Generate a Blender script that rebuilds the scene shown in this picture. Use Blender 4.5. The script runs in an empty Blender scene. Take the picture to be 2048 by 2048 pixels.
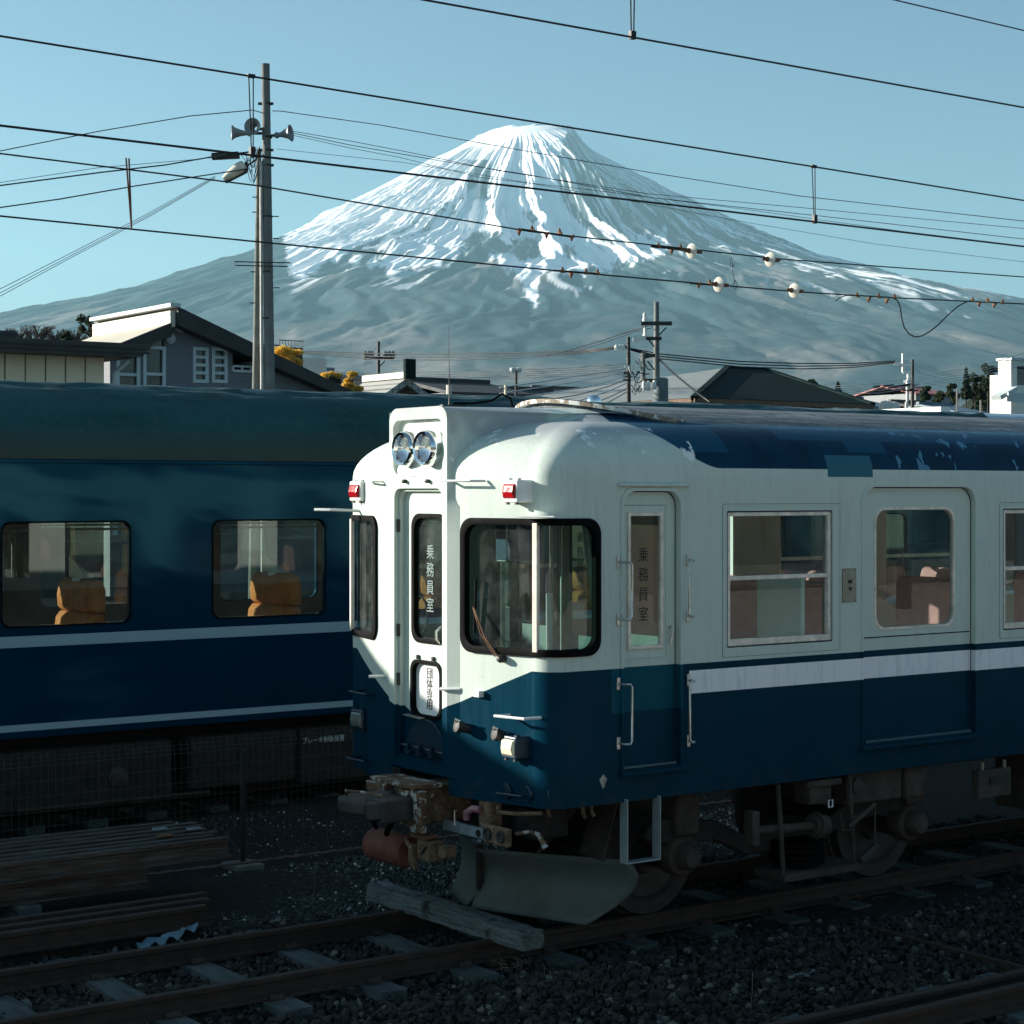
import bpy, bmesh, math, random
import numpy as np
from mathutils import Vector
from mathutils.geometry import delaunay_2d_cdt

R = math.radians
rnd = random.Random(7)
rng = np.random.default_rng(7)
C = bpy.context.scene.collection
SC = bpy.context.scene

# ------------------------------------------------------------------ camera, sky, sun, exposure
# World frame: X runs along the tracks, Y across them, Z = 0 is the rail top.
FPX, HZ, CAMZ = 3800.0, 981.0, 3.1            # focal length and horizon row of the 2048 px photograph
YAW = math.atan2(5343.0, FPX)
cam = bpy.data.cameras.new('camera'); cam_o = bpy.data.objects.new('camera', cam); C.objects.link(cam_o)
cam_o.location = (0, 0, CAMZ); cam_o.rotation_euler = (math.pi / 2, 0, YAW - math.pi / 2)
cam.sensor_width = 36; cam.lens = FPX / 2048 * 36; cam.shift_y = -(1024 - HZ) / 2048
cam.clip_start = 0.1; cam.clip_end = 90000
SC.camera = cam_o

SUN_ROT, SUN_EL = -42.0, 15.8                 # degrees clockwise of +Y, elevation
W = bpy.data.worlds.new('World'); SC.world = W; W.use_nodes = True
wn = W.node_tree; bg = wn.nodes['Background']
sky = wn.nodes.new('ShaderNodeTexSky'); sky.sky_type = 'NISHITA'; sky.sun_disc = False
sky.sun_elevation = R(SUN_EL); sky.sun_rotation = R(SUN_ROT)
sky.air_density = 1.0; sky.dust_density = 2.4; sky.ozone_density = 1.2; sky.altitude = 850
tint = wn.nodes.new('ShaderNodeMix'); tint.data_type = 'RGBA'; tint.blend_type = 'MULTIPLY'
tint.inputs[0].default_value = 1.0; tint.inputs[7].default_value = (0.62, 0.79, 0.85, 1)
wn.links.new(sky.outputs[0], tint.inputs[6]); wn.links.new(tint.outputs[2], bg.inputs[0])
bg.inputs[1].default_value = 0.050
sun = bpy.data.lights.new('sun', 'SUN'); sun.energy = 4.0; sun.angle = R(0.53); sun.color = (1.0, 0.95, 0.86)
sun_o = bpy.data.objects.new('sun', sun); C.objects.link(sun_o)
TO_SUN = Vector((math.sin(R(SUN_ROT)) * math.cos(R(SUN_EL)), math.cos(R(SUN_ROT)) * math.cos(R(SUN_EL)), math.sin(R(SUN_EL))))
sun_o.rotation_euler = TO_SUN.to_track_quat('Z', 'Y').to_euler(); sun_o.location = (-10, 40, 60)
SC.view_settings.view_transform = 'Standard'; SC.view_settings.look = 'None'
SC.view_settings.exposure = 1.65; SC.view_settings.gamma = 1.0; SC.view_settings.use_curve_mapping = False
SC.render.engine = 'CYCLES'
SC.cycles.use_denoising = True; SC.cycles.max_bounces = 8; SC.cycles.transparent_max_bounces = 24
SC.cycles.volume_bounces = 0; SC.cycles.sample_clamp_indirect = 4

_s, _c = math.sin(YAW), math.cos(YAW)
def at(x, y, Y=None, X=None, z=None, D=None):
    """the place in the world seen at photograph pixel x, y, on a given plane or at a given depth"""
    r = (x - 1024) / FPX; dX = _c + r * _s; dY = _s - r * _c; dz = -(y - HZ) / FPX
    if Y is not None: D = Y / dY
    elif X is not None: D = X / dX
    elif z is not None: D = (z - CAMZ) / dz
    return Vector((D * dX, D * dY, CAMZ + D * dz))

# ------------------------------------------------------------------ object helpers
def tag(o, label=None, cat=None, group=None, kind=None):
    if label: o['label'] = label
    if cat: o['category'] = cat
    if group: o['group'] = group
    if kind: o['kind'] = kind
    return o
def empty(name, loc, label, cat, group=None):
    o = bpy.data.objects.new(name, None); C.objects.link(o); o.location = loc; o.empty_display_size = 0.2
    return tag(o, label, cat, group)
def origin_of(p):
    v = Vector((0, 0, 0))
    while p is not None: v += p.location; p = p.parent
    return v
def link(name, me, parent=None):
    """vertices are given in world coordinates; the object keeps them there under any parent"""
    o = bpy.data.objects.new(name, me); C.objects.link(o)
    if parent is not None:
        o.parent = parent; o.location = -origin_of(parent)
    return o

class MB:
    def __init__(s): s.v = []; s.f = []; s.m = []
    def add(s, vs, fs, mi=0):
        k = len(s.v); s.v += [tuple(p) for p in vs]; s.f += [tuple(i + k for i in f) for f in fs]; s.m += [mi] * len(fs); return s
    def box(s, x0, x1, y0, y1, z0, z1, mi=0):
        return s.add([(x0,y0,z0),(x1,y0,z0),(x1,y1,z0),(x0,y1,z0),(x0,y0,z1),(x1,y0,z1),(x1,y1,z1),(x0,y1,z1)],
                     [(0,3,2,1),(4,5,6,7),(0,1,5,4),(1,2,6,5),(2,3,7,6),(3,0,4,7)], mi)
    def bar(s, p, q, w, h, up=(0,0,1), mi=0):
        p = Vector(p); q = Vector(q); d = (q - p).normalized(); u = Vector(up)
        a = d.cross(u)
        if a.length < 1e-4: a = d.cross(Vector((1,0,0)))
        a.normalize(); b = a.cross(d).normalized()
        vs = [e + a * sx * w / 2 + b * sz * h / 2 for e in (p, q) for sx, sz in ((-1,-1),(1,-1),(1,1),(-1,1))]
        return s.add(vs, [(0,1,2,3),(7,6,5,4),(0,4,5,1),(1,5,6,2),(2,6,7,3),(3,7,4,0)], mi)
    def tube(s, pts, r, n=8, caps=True, mi=0):
        pts = [Vector(p) for p in pts]; rs = r if isinstance(r, (list, tuple)) else [r] * len(pts)
        vs = []; ref = None
        for i, p in enumerate(pts):
            d = (pts[min(i + 1, len(pts) - 1)] - pts[max(i - 1, 0)]).normalized()
            if ref is None:
                ref = Vector((0,0,1)) if abs(d.z) < .9 else Vector((1,0,0))
            a = d.cross(ref)
            if a.length < 1e-5: a = d.orthogonal()
            a.normalize(); b = a.cross(d).normalized(); ref = b
            vs += [p + (a * math.cos(2*math.pi*k/n) + b * math.sin(2*math.pi*k/n)) * rs[i] for k in range(n)]
        fs = [(i*n+k, i*n+(k+1)%n, (i+1)*n+(k+1)%n, (i+1)*n+k) for i in range(len(pts)-1) for k in range(n)]
        if caps: fs += [tuple(range(n-1,-1,-1)), tuple(range((len(pts)-1)*n, len(pts)*n))]
        return s.add(vs, fs, mi)
    def lathe(s, o, axis, prof, n=24, mi=0, caps=True):
        o = Vector(o); d = Vector(axis).normalized(); a = d.orthogonal().normalized(); b = d.cross(a)
        vs = []
        for t, r in prof: vs += [o + d * t + (a * math.cos(2*math.pi*k/n) + b * math.sin(2*math.pi*k/n)) * r for k in range(n)]
        fs = [(i*n+k, i*n+(k+1)%n, (i+1)*n+(k+1)%n, (i+1)*n+k) for i in range(len(prof)-1) for k in range(n)]
        if caps: fs += [tuple(range(n-1,-1,-1)), tuple(range((len(prof)-1)*n, len(prof)*n))]
        return s.add(vs, fs, mi)
    def prism(s, loop, off, mi=0):
        loop = [Vector(p) for p in loop]; off = Vector(off); n = len(loop)
        return s.add(loop + [p + off for p in loop],
                     [tuple(range(n)), tuple(range(2*n-1, n-1, -1))] + [(i, i+n, (i+1)%n+n, (i+1)%n) for i in range(n)], mi)
    def grid(s, rows, close=False, mi=0):
        m = len(rows[0]); k = len(rows); vs = [p for r_ in rows for p in r_]
        mm = m if close else m - 1
        return s.add(vs, [(i*m+j, i*m+(j+1)%m, (i+1)*m+(j+1)%m, (i+1)*m+j) for i in range(k-1) for j in range(mm)], mi)
    def build(s, name, mat, parent=None, smooth=False, bevel=0, seg=2):
        me = bpy.data.meshes.new(name); me.from_pydata(s.v, [], s.f)
        for mt in (mat if isinstance(mat, (list, tuple)) else [mat]): me.materials.append(mt)
        me.polygons.foreach_set('material_index', s.m)
        bm = bmesh.new(); bm.from_mesh(me); bmesh.ops.recalc_face_normals(bm, faces=bm.faces); bm.to_mesh(me); bm.free()
        if smooth:
            me.polygons.foreach_set('use_smooth', [True] * len(me.polygons))
            if smooth != 'all': me.set_sharp_from_angle(angle=R(38))
        me.update(); o = link(name, me, parent)
        if bevel:
            b = o.modifiers.new('bevel', 'BEVEL'); b.width = bevel; b.segments = seg; b.limit_method = 'ANGLE'; b.angle_limit = R(40)
        return o
def copy_tree(o, parent=None):
    c = o.copy(); C.objects.link(c); c.parent = parent
    for ch in list(o.children): copy_tree(ch, c)
    return c
def np_mesh(name, verts, faces, mat, parent=None, smooth=False):
    me = bpy.data.meshes.new(name); nv, nf, k = len(verts), len(faces), faces.shape[1]
    me.vertices.add(nv); me.vertices.foreach_set('co', np.ascontiguousarray(verts, dtype=np.float32).ravel())
    me.loops.add(nf * k); me.loops.foreach_set('vertex_index', np.ascontiguousarray(faces, dtype=np.int32).ravel())
    me.polygons.add(nf); me.polygons.foreach_set('loop_start', np.arange(0, nf * k, k, dtype=np.int32))
    me.polygons.foreach_set('loop_total', np.full(nf, k, dtype=np.int32))
    me.polygons.foreach_set('use_smooth', np.full(nf, smooth, dtype=bool))
    me.materials.append(mat); me.update(calc_edges=True)
    return link(name, me, parent)

def rrect(u0, u1, v0, v1, r, n=6, corners=(1,1,1,1)):
    """rounded rectangle loop, corners in the order (u0v0, u1v0, u1v1, u0v1)"""
    out = []
    for (cu, cv, a0), k in zip(((u0, v0, 180), (u1, v0, 270), (u1, v1, 0), (u0, v1, 90)), corners):
        if not k or r <= 0: out.append((cu, cv)); continue
        rr = r * k; ccu = cu + rr if cu == u0 else cu - rr; ccv = cv + rr if cv == v0 else cv - rr
        for i in range(n + 1):
            a = R(a0 + 90 * i / n); out.append((ccu + rr * math.cos(a), ccv + rr * math.sin(a)))
    return out
def inside(p, loop):
    x, y = p; c = False; j = len(loop) - 1
    for i in range(len(loop)):
        xi, yi = loop[i]; xj, yj = loop[j]
        if (yi > y) != (yj > y) and x < (xj - xi) * (y - yi) / (yj - yi) + xi: c = not c
        j = i
    return c
def sheet(mb, outer, holes, fn, us=(), vs=(), mi=0):
    """flat region with holes, triangulated and carried onto a surface by fn(u, v)"""
    pts = []; edges = []
    for lp in [outer] + list(holes):
        k = len(pts); pts += lp; edges += [(k + i, k + (i + 1) % len(lp)) for i in range(len(lp))]
    def clear(p):
        if not inside(p, outer): return False
        for h in holes:
            if inside(p, h): return False
        return all((p[0]-q[0])**2 + (p[1]-q[1])**2 > 1.2e-4 for q in pts0)
    pts0 = list(pts)
    for u in us:
        for v in vs:
            if clear((u, v)): pts.append((u, v))
    vo, eo, fo, *_ = delaunay_2d_cdt([Vector(p) for p in pts], edges, [], 0, 1e-6)
    keep = []
    for f in fo:
        cx = sum(vo[i][0] for i in f) / len(f); cy = sum(vo[i][1] for i in f) / len(f)
        if inside((cx, cy), outer) and not any(inside((cx, cy), h) for h in holes): keep.append(tuple(f))
    mb.add([fn(p[0], p[1]) for p in vo], keep, mi); return mb
def rim(mb, loop, f0, f1, mi=0, sub=1):
    lp = []
    n = len(loop)
    for i in range(n):
        a, b = loop[i], loop[(i + 1) % n]
        k = max(1, int(math.hypot(b[0]-a[0], b[1]-a[1]) / .25)) if sub > 1 else 1
        for j in range(k): lp.append((a[0] + (b[0]-a[0]) * j / k, a[1] + (b[1]-a[1]) * j / k))
    n = len(lp)
    mb.add([f0(*p) for p in lp] + [f1(*p) for p in lp], [(i, (i+1) % n, (i+1) % n + n, i + n) for i in range(n)], mi); return mb
def grow(loop, d):
    cx = (min(p[0] for p in loop) + max(p[0] for p in loop)) / 2; cy = (min(p[1] for p in loop) + max(p[1] for p in loop)) / 2
    hw = (max(p[0] for p in loop) - min(p[0] for p in loop)) / 2; hh = (max(p[1] for p in loop) - min(p[1] for p in loop)) / 2
    return [(cx + (p[0]-cx) * (hw + d) / hw, cy + (p[1]-cy) * (hh + d) / hh) for p in loop]

# ------------------------------------------------------------------ material helpers
class S:
    def __init__(s, name):
        s.mat = bpy.data.materials.new(name); s.mat.use_nodes = True; s.nt = s.mat.node_tree
        s.b = s.nt.nodes['Principled BSDF']; s.out = s.nt.nodes['Material Output']
        tc = s.nt.nodes.new('ShaderNodeTexCoord'); s.pos = tc.outputs['Object']
        sp = s.nt.nodes.new('ShaderNodeSeparateXYZ'); s.nt.links.new(s.pos, sp.inputs[0]); s.x, s.y, s.z = sp.outputs
    def put(s, sock, v):
        if isinstance(v, bpy.types.NodeSocket): s.nt.links.new(v, sock)
        elif isinstance(v, (tuple, list)): sock.default_value = tuple(v) + ((1,) if len(v) == 3 and len(sock.default_value) == 4 else ())
        else: sock.default_value = v
    def m(s, op, *a):
        n = s.nt.nodes.new('ShaderNodeMath'); n.operation = op
        for i, v in enumerate(a): s.put(n.inputs[i], v)
        return n.outputs[0]
    def add(s, a, b): return s.m('ADD', a, b)
    def mul(s, a, b): return s.m('MULTIPLY', a, b)
    def gt(s, a, b): return s.m('GREATER_THAN', a, b)
    def lt(s, a, b): return s.m('LESS_THAN', a, b)
    def within(s, a, lo, hi): return s.mul(s.gt(a, lo), s.lt(a, hi))
    def ramp(s, v, a, b, lo=0.0, hi=1.0):
        n = s.nt.nodes.new('ShaderNodeMapRange'); s.put(n.inputs[0], v)
        for i, q in enumerate((a, b, lo, hi)): s.put(n.inputs[i + 1], q)
        return n.outputs[0]
    def vec(s, x, y, z):
        n = s.nt.nodes.new('ShaderNodeCombineXYZ')
        for i, q in enumerate((x, y, z)): s.put(n.inputs[i], q)
        return n.outputs[0]
    def scaled(s, fx, fy, fz): return s.vec(s.add(s.mul(s.x, fx), s.mul(s.z, .31 * fz)), s.add(s.mul(s.y, fy), .37), s.add(s.mul(s.z, fz), .23))
    def noise(s, scale, detail=4, rough=.55, vec=None, dist=0):
        n = s.nt.nodes.new('ShaderNodeTexNoise'); n.inputs['Scale'].default_value = scale; n.inputs['Detail'].default_value = detail
        n.inputs['Roughness'].default_value = rough; n.inputs['Distortion'].default_value = dist
        s.put(n.inputs['Vector'], vec if vec is not None else s.pos); return n.outputs[0]
    def voro(s, scale, vec=None, feature='F1'):
        n = s.nt.nodes.new('ShaderNodeTexVoronoi'); n.inputs['Scale'].default_value = scale; n.feature = feature
        s.put(n.inputs['Vector'], vec if vec is not None else s.pos); return n.outputs
    def mix(s, f, a, b, blend='MIX'):
        n = s.nt.nodes.new('ShaderNodeMix'); n.data_type = 'RGBA'; n.blend_type = blend
        s.put(n.inputs[0], f); s.put(n.inputs[6], a); s.put(n.inputs[7], b); return n.outputs[2]
    def attr(s, name):
        n = s.nt.nodes.new('ShaderNodeAttribute'); n.attribute_name = name; return n.outputs['Fac']
    def bump(s, h, strength=.3, dist=.01):
        n = s.nt.nodes.new('ShaderNodeBump'); n.inputs['Strength'].default_value = strength; n.inputs['Distance'].default_value = dist
        s.put(n.inputs['Height'], h); s.put(s.b.inputs['Normal'], n.outputs[0])
    def end(s, col=None, rough=None, metal=None, spec=None, coat=None):
        if col is not None: s.put(s.b.inputs['Base Color'], col)
        if rough is not None: s.put(s.b.inputs['Roughness'], rough)
        if metal is not None: s.put(s.b.inputs['Metallic'], metal)
        if spec is not None: s.put(s.b.inputs['Specular IOR Level'], spec)
        if coat is not None: s.put(s.b.inputs['Coat Weight'], coat)
        return s.mat
def plain(name, col, rough=.6, metal=0.0, var=.25, scale=6, bump=0, spec=.5, vec=None):
    s = S(name); n = s.noise(scale, 5, .6, vec)
    f = s.ramp(n, .3, .7, 1 - var, 1 + var * .6)
    c = s.mix(1.0, col, s.vec(f, f, f), 'MULTIPLY')
    if bump: s.bump(s.noise(scale * 6, 4), bump, .01)
    return s.end(c, s.ramp(n, .3, .7, min(1, rough + .08), max(0, rough - .08)), metal, spec)

# car body paint: white above, navy below, white side stripe, navy roof shoulder
def car_paint(name='car_paint', dome=True):
    s = S(name); x, y, z = s.x, s.y, s.z
    streak = s.noise(1, 9, .7, s.scaled(14, 14, 1.3), .8); cloud = s.noise(2.3, 4, .55); fine = s.noise(40, 3, .6)
    white = s.mix(s.mul(s.ramp(streak, .50, .78, 0, .45), s.ramp(s.noise(.9, 2), .4, .6, .35, 1)), (.58, .64, .57), (.32, .36, .33))
    fs = s.noise(1, 6, .7, s.scaled(39, 39, 2.1), .6); white = s.mix(s.mul(s.ramp(fs, .48, .70, 0, .26), s.ramp(s.noise(1.1, 3, .6, s.scaled(1, 1, .8)), .42, .62)), white, (.26, .31, .30))
    white = s.mix(s.ramp(cloud, .45, .75, 0, .3), white, (.50, .56, .52))
    white = s.mix(s.ramp(s.noise(60, 1, .5), .78, .8), white, (.12, .10, .07))
    navy = s.mix(cloud, (.0003, .021, .036), (.0004, .034, .066))
    navy2 = s.mix(s.noise(1.6, 3), (.002, .056, .092), (.005, .082, .115))
    side = s.lt(y, 10.06)
    zl = s.m('MINIMUM', 1.902, s.add(1.455, s.mul(.40, s.m('ABSOLUTE', s.add(y, -11.30)))))
    low = s.lt(z, zl)
    patchd = s.mul(s.mul(s.within(x, 7.93, 8.56), s.within(z, 1.60, 1.93)), side)
    navy = s.mix(patchd, navy, navy2)
    col = s.mix(low, white, navy)
    stripe = s.mul(s.mul(s.within(z, 1.694, 1.853), s.gt(x, 8.617)), s.lt(y, 10.2))
    swhite = s.mix(s.ramp(streak, .52, .6, 0, .4), (.84, .83, .84), (.50, .53, .58))
    col = s.mix(stripe, col, swhite)
    if dome:
        t = s.ramp(z, 3.255, 3.56, 0, 1)
        xb = s.add(8.914, s.mul(-.55, s.m('POWER', t, .6)))
        up = s.mul(s.gt(z, 3.256), s.gt(x, xb))
        rn = s.mix(s.ramp(s.noise(3, 4, .6, s.scaled(1, 1, .3)), .42, .62), (.002, .022, .050), (.003, .034, .070))
        pz = s.gt(z, 3.47); strip = s.mul(pz, s.gt(x, 9.6))
        p1 = s.mul(s.within(x, 8.2, 9.02), s.within(z, 3.37, 3.6)); p2 = s.mul(s.within(x, 10.22, 10.62), s.gt(z, 3.385))
        p3 = s.mul(s.within(x, 9.95, 10.42), s.within(z, 3.2, 3.36))
        rn = s.mix(s.m('MAXIMUM', strip, s.m('MAXIMUM', p1, p2)), rn, (.008, .065, .12))
        rn = s.mix(s.mul(s.gt(s.noise(1, 4, .5, s.scaled(9, 9, 2.2)), .63), s.gt(x, 10.7)), rn, (.09, .22, .32))
        col = s.mix(up, col, rn)
        col = s.mix(s.mul(p3, side), col, (.035, .13, .17))
        # old primer and peeled paint on the dome over the cab
        dm = s.mul(s.ramp(z, 3.40, 3.52), s.lt(x, 8.9))
        pr = s.mix(s.gt(s.voro(1.1)[0], .42), (.52, .50, .46), (.42, .43, .42))
        col = s.mix(s.mul(s.mul(dm, s.ramp(s.noise(1.7, 2), .42, .46)), s.m('SUBTRACT', 1.0, up)), col, pr)
        flake = s.mul(s.mul(s.ramp(s.noise(4.2, 5, .6), .60, .615), s.within(z, 3.28, 3.55)), s.lt(x, 8.7))
        col = s.mix(flake, col, (.78, .79, .76))
    # rust and grime at the foot of the body
    gr = s.mul(s.ramp(z, 1.25, 1.0), s.ramp(s.noise(7, 5, .7), .5, .7))
    col = s.mix(s.mul(gr, .6), col, (.05, .045, .04))
    s.bump(s.add(s.mul(cloud, .6), s.mul(fine, .05)), .12, .02)
    s.b.inputs['Specular Tint'].default_value = (.35, .80, 1.0, 1); return s.end(col, s.ramp(streak, .4, .7, .28, .42), 0.0, .11)

def coach_paint():
    s = S('coach_paint'); z = s.z
    cloud = s.noise(1.2, 4); navy = s.mix(cloud, (.0008, .020, .046), (.0012, .030, .062))
    st = s.m('MAXIMUM', s.within(z, 1.618, 1.724), s.within(z, .826, .890))
    col = s.mix(st, navy, (.30, .42, .48))
    s.bump(s.noise(1, 2, .4, s.scaled(.9, .9, 2.0)), .5, .03)
    s.b.inputs['Specular Tint'].default_value = (.20, .75, 1.0, 1); return s.end(col, .14, 0.0, .42)
def coach_roof_mat():
    s = S('coach_roof_canvas'); n = s.noise(14, 6, .7); b = s.noise(1, 4, .5, s.scaled(.8, 2, 2))
    col = s.mix(s.ramp(b, .35, .65), (.006, .048, .052), (.014, .080, .086))
    col = s.mix(s.ramp(n, .5, .8), col, (.045, .09, .09)); col = s.mix(s.mul(s.ramp(s.z, 4.06, 4.16, 0, .8), s.ramp(s.noise(1, 5, .65, s.scaled(1.3, 7, 7)), .50, .62)), col, (.26, .29, .30))  # pale crest patches put sunlit wrinkle highlights and dust into the colour
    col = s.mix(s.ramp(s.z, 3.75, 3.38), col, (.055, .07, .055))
    s.bump(s.add(n, s.noise(90, 3)), .5, .012)
    return s.end(col, .8, 0.0, .3)
def canvas_mat():
    s = S('roof_canvas'); n = s.noise(11, 6, .65); st = s.noise(1, 4, .6, s.scaled(1.2, 14, 14))
    col = s.mix(s.ramp(st, .4, .65), (.07, .09, .10), (.22, .24, .25)); col = s.mix(s.ramp(n, .5, .7), col, (.04, .06, .07))
    s.bump(n, .4, .01); return s.end(col, .75)
def glass_mat(name, tintc=(.62, .78, .74), base=.07, rough=0.0):
    s = S(name); nt = s.nt
    geo = nt.nodes.new('ShaderNodeNewGeometry'); d = nt.nodes.new('ShaderNodeVectorMath'); d.operation = 'DOT_PRODUCT'
    nt.links.new(geo.outputs['Incoming'], d.inputs[0]); nt.links.new(geo.outputs['Normal'], d.inputs[1])
    c = s.m('ABSOLUTE', d.outputs['Value']); f = s.add(base, s.mul(1 - base, s.m('POWER', s.m('SUBTRACT', 1.0, c), 5.0)))
    tr = nt.nodes.new('ShaderNodeBsdfTransparent'); tr.inputs[0].default_value = tintc + (1,)
    gl = nt.nodes.new('ShaderNodeBsdfGlossy'); gl.inputs['Roughness'].default_value = rough; gl.inputs[0].default_value = (.95, .98, .97, 1)
    mx = nt.nodes.new('ShaderNodeMixShader'); nt.links.new(f, mx.inputs[0]); nt.links.new(tr.outputs[0], mx.inputs[1]); nt.links.new(gl.outputs[0], mx.inputs[2])
    df = nt.nodes.new('ShaderNodeBsdfDiffuse'); df.inputs[0].default_value = (.6, .63, .6, 1)
    mx2 = nt.nodes.new('ShaderNodeMixShader'); dust = s.ramp(s.noise(5, 5, .7), .45, .8, .015, .09)
    nt.links.new(dust, mx2.inputs[0]); nt.links.new(mx.outputs[0], mx2.inputs[1]); nt.links.new(df.outputs[0], mx2.inputs[2])
    nt.links.new(mx2.outputs[0], s.out.inputs[0]); return s.mat
def rust_mat(name, a=(.014, .010, .007), b=(.034, .022, .015), paint=None, cover=.5, scale=9, rough=.8):
    s = S(name); n = s.noise(scale, 6, .65); col = s.mix(s.ramp(n, .35, .65), a, b)
    if paint: col = s.mix(s.ramp(s.noise(scale * .7, 5, .6), cover - .015, cover + .015), col, paint)
    s.bump(n, .5, .01); return s.end(col, rough)
def wood_mat(name, a=(.025, .034, .035), b=(.095, .12, .12), axis='y'):
    s = S(name); v = s.scaled(30, 2.0, 30) if axis == 'y' else s.scaled(2.0, 30, 30)
    n = s.noise(1, 5, .65, v, .4); c2 = s.noise(3, 4)
    col = s.mix(s.ramp(n, .3, .7), a, b); col = s.mix(s.ramp(c2, .5, .75, 0, .6), col, (.025, .026, .022))
    s.bump(n, .9, .012); return s.end(col, .85, 0, .3)

M = {}
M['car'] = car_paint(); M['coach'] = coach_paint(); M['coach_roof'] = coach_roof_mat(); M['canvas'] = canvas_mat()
M['glass'] = glass_mat('window_glass'); M['glass_green'] = glass_mat('green_glass', (.30, .55, .50), .08)
M['glass_dark'] = glass_mat('dark_glass', (.45, .62, .58), .10)
M['rubber'] = plain('rubber', (.003, .003, .0035), .7, 0, .2, 6, 0, .06)
M['steel'] = plain('window_steel', (.80, .70, .60), .42, .15, .3, 12)
M['alu'] = plain('bare_aluminium', (.62, .60, .56), .35, .8, .25, 20)
M['chrome'] = plain('chrome', (.85, .86, .87), .06, 1.0, .04, 5)
M['white'] = plain('white_enamel', (.74, .75, .72), .4, 0, .12, 8)
M['white_rust'] = rust_mat('white_paint_over_rust', (.05, .025, .014), (.15, .085, .045), (.34, .35, .33), .56, 22)
M['rust_brown'] = rust_mat('flaking_brown', (.06, .035, .018), (.20, .13, .075), (.34, .33, .30), .66, 18)
M['red'] = plain('red_lens', (.35, .006, .010), .15, 0, .15, 30)
M['amber'] = plain('clear_lens', (.85, .72, .52), .15, 0, .2, 40)
M['navy'] = plain('navy_enamel', (.0008, .022, .045), .4, 0, .3, 5)
M['under'] = plain('underframe_grime', (.016, .014, .012), .85, 0, .5, 8, .4)
M['under2'] = plain('underframe_dust', (.048, .040, .030), .9, 0, .5, 7, .4)
M['iron'] = plain('dark_iron', (.05, .048, .045), .6, .4, .4, 9, .3)
M['rail'] = rust_mat('rail_rust', (.016, .011, .008), (.042, .025, .016))
M['rail_top'] = plain('rail_head', (.09, .07, .055), .5, .5, .4, 12)
M['rustpaint'] = rust_mat('red_oxide', (.10, .03, .02), (.16, .055, .035))
M['plough'] = rust_mat('plough_paint', (.055, .065, .055), (.085, .10, .09), (.070, .095, .09), .5, 3, .6)
M['wood'] = wood_mat('sleeper_wood'); M['timber'] = wood_mat('timber_wood', (.06, .075, .075), (.17, .19, .185))
M['concrete'] = plain('pole_concrete', (.17, .175, .165), .85, 0, .2, 3, .3)
M['concrete_dark'] = plain('old_concrete', (.16, .17, .15), .9, 0, .3, 5, .3)
M['wire'] = plain('wire_metal', (.010, .010, .011), .5, .3, .2, 3)
M['bronze'] = rust_mat('clamp_bronze', (.10, .045, .02), (.20, .10, .05))
M['porcelain'] = plain('porcelain', (.78, .76, .70), .25, 0, .06, 8)
M['black'] = plain('black_plastic', (.010, .010, .011), .5)
M['orange'] = plain('orange_moquette', (.60, .19, .035), .85, 0, .25, 9, .3)
M['pink'] = plain('pink_moquette', (.62, .26, .25), .85, 0, .2, 9, .3)
M['linen'] = plain('white_linen', (.82, .82, .80), .8, 0, .05)
M['coach_in'] = plain('coach_lining', (.16, .15, .12), .6, 0, .2, 2)
M['coach_floor'] = plain('coach_floor', (.05, .045, .04), .7)
M['car_in'] = plain('car_lining', (.62, .60, .54), .5, 0, .15, 3)
M['cab_in'] = plain('cab_lining', (.10, .19, .17), .6, 0, .25, 3)
M['blind'] = plain('blue_blind', (.006, .05, .13), .6)
M['curtain'] = plain('grey_curtain', (.40, .40, .35), .9, 0, .3, 14)
M['ink'] = plain('black_ink', (.012, .012, .014), .6, 0, .1)
M['ink_white'] = plain('white_ink', (.62, .70, .68), .6, 0, .2, 30)
M['plate'] = plain('door_switch_plate', (.30, .28, .22), .4, .5, .2, 15)

# ------------------------------------------------------------------ ground
def vnoise(x, y, T):
    xi = np.floor(x).astype(int); yi = np.floor(y).astype(int); fx = x - xi; fy = y - yi
    fx = fx * fx * (3 - 2 * fx); fy = fy * fy * (3 - 2 * fy); n = T.shape[0]
    a = T[xi % n, yi % n]; b = T[(xi + 1) % n, yi % n]; c = T[xi % n, (yi + 1) % n]; d = T[(xi + 1) % n, (yi + 1) % n]
    return (a * (1 - fx) + b * fx) * (1 - fy) + (c * (1 - fx) + d * fx) * fy
TAB = rng.random((256, 256))
def fbm(x, y, o=5, g=.5, seed=0):
    s = 0; a = 1; t = 0
    for k in range(o):
        s = s + a * vnoise(x * 2**k + 17.3 * k + seed * 31.7, y * 2**k + 9.1 * k + seed * 11.3, TAB); t += a; a *= g
    return s / t

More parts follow.
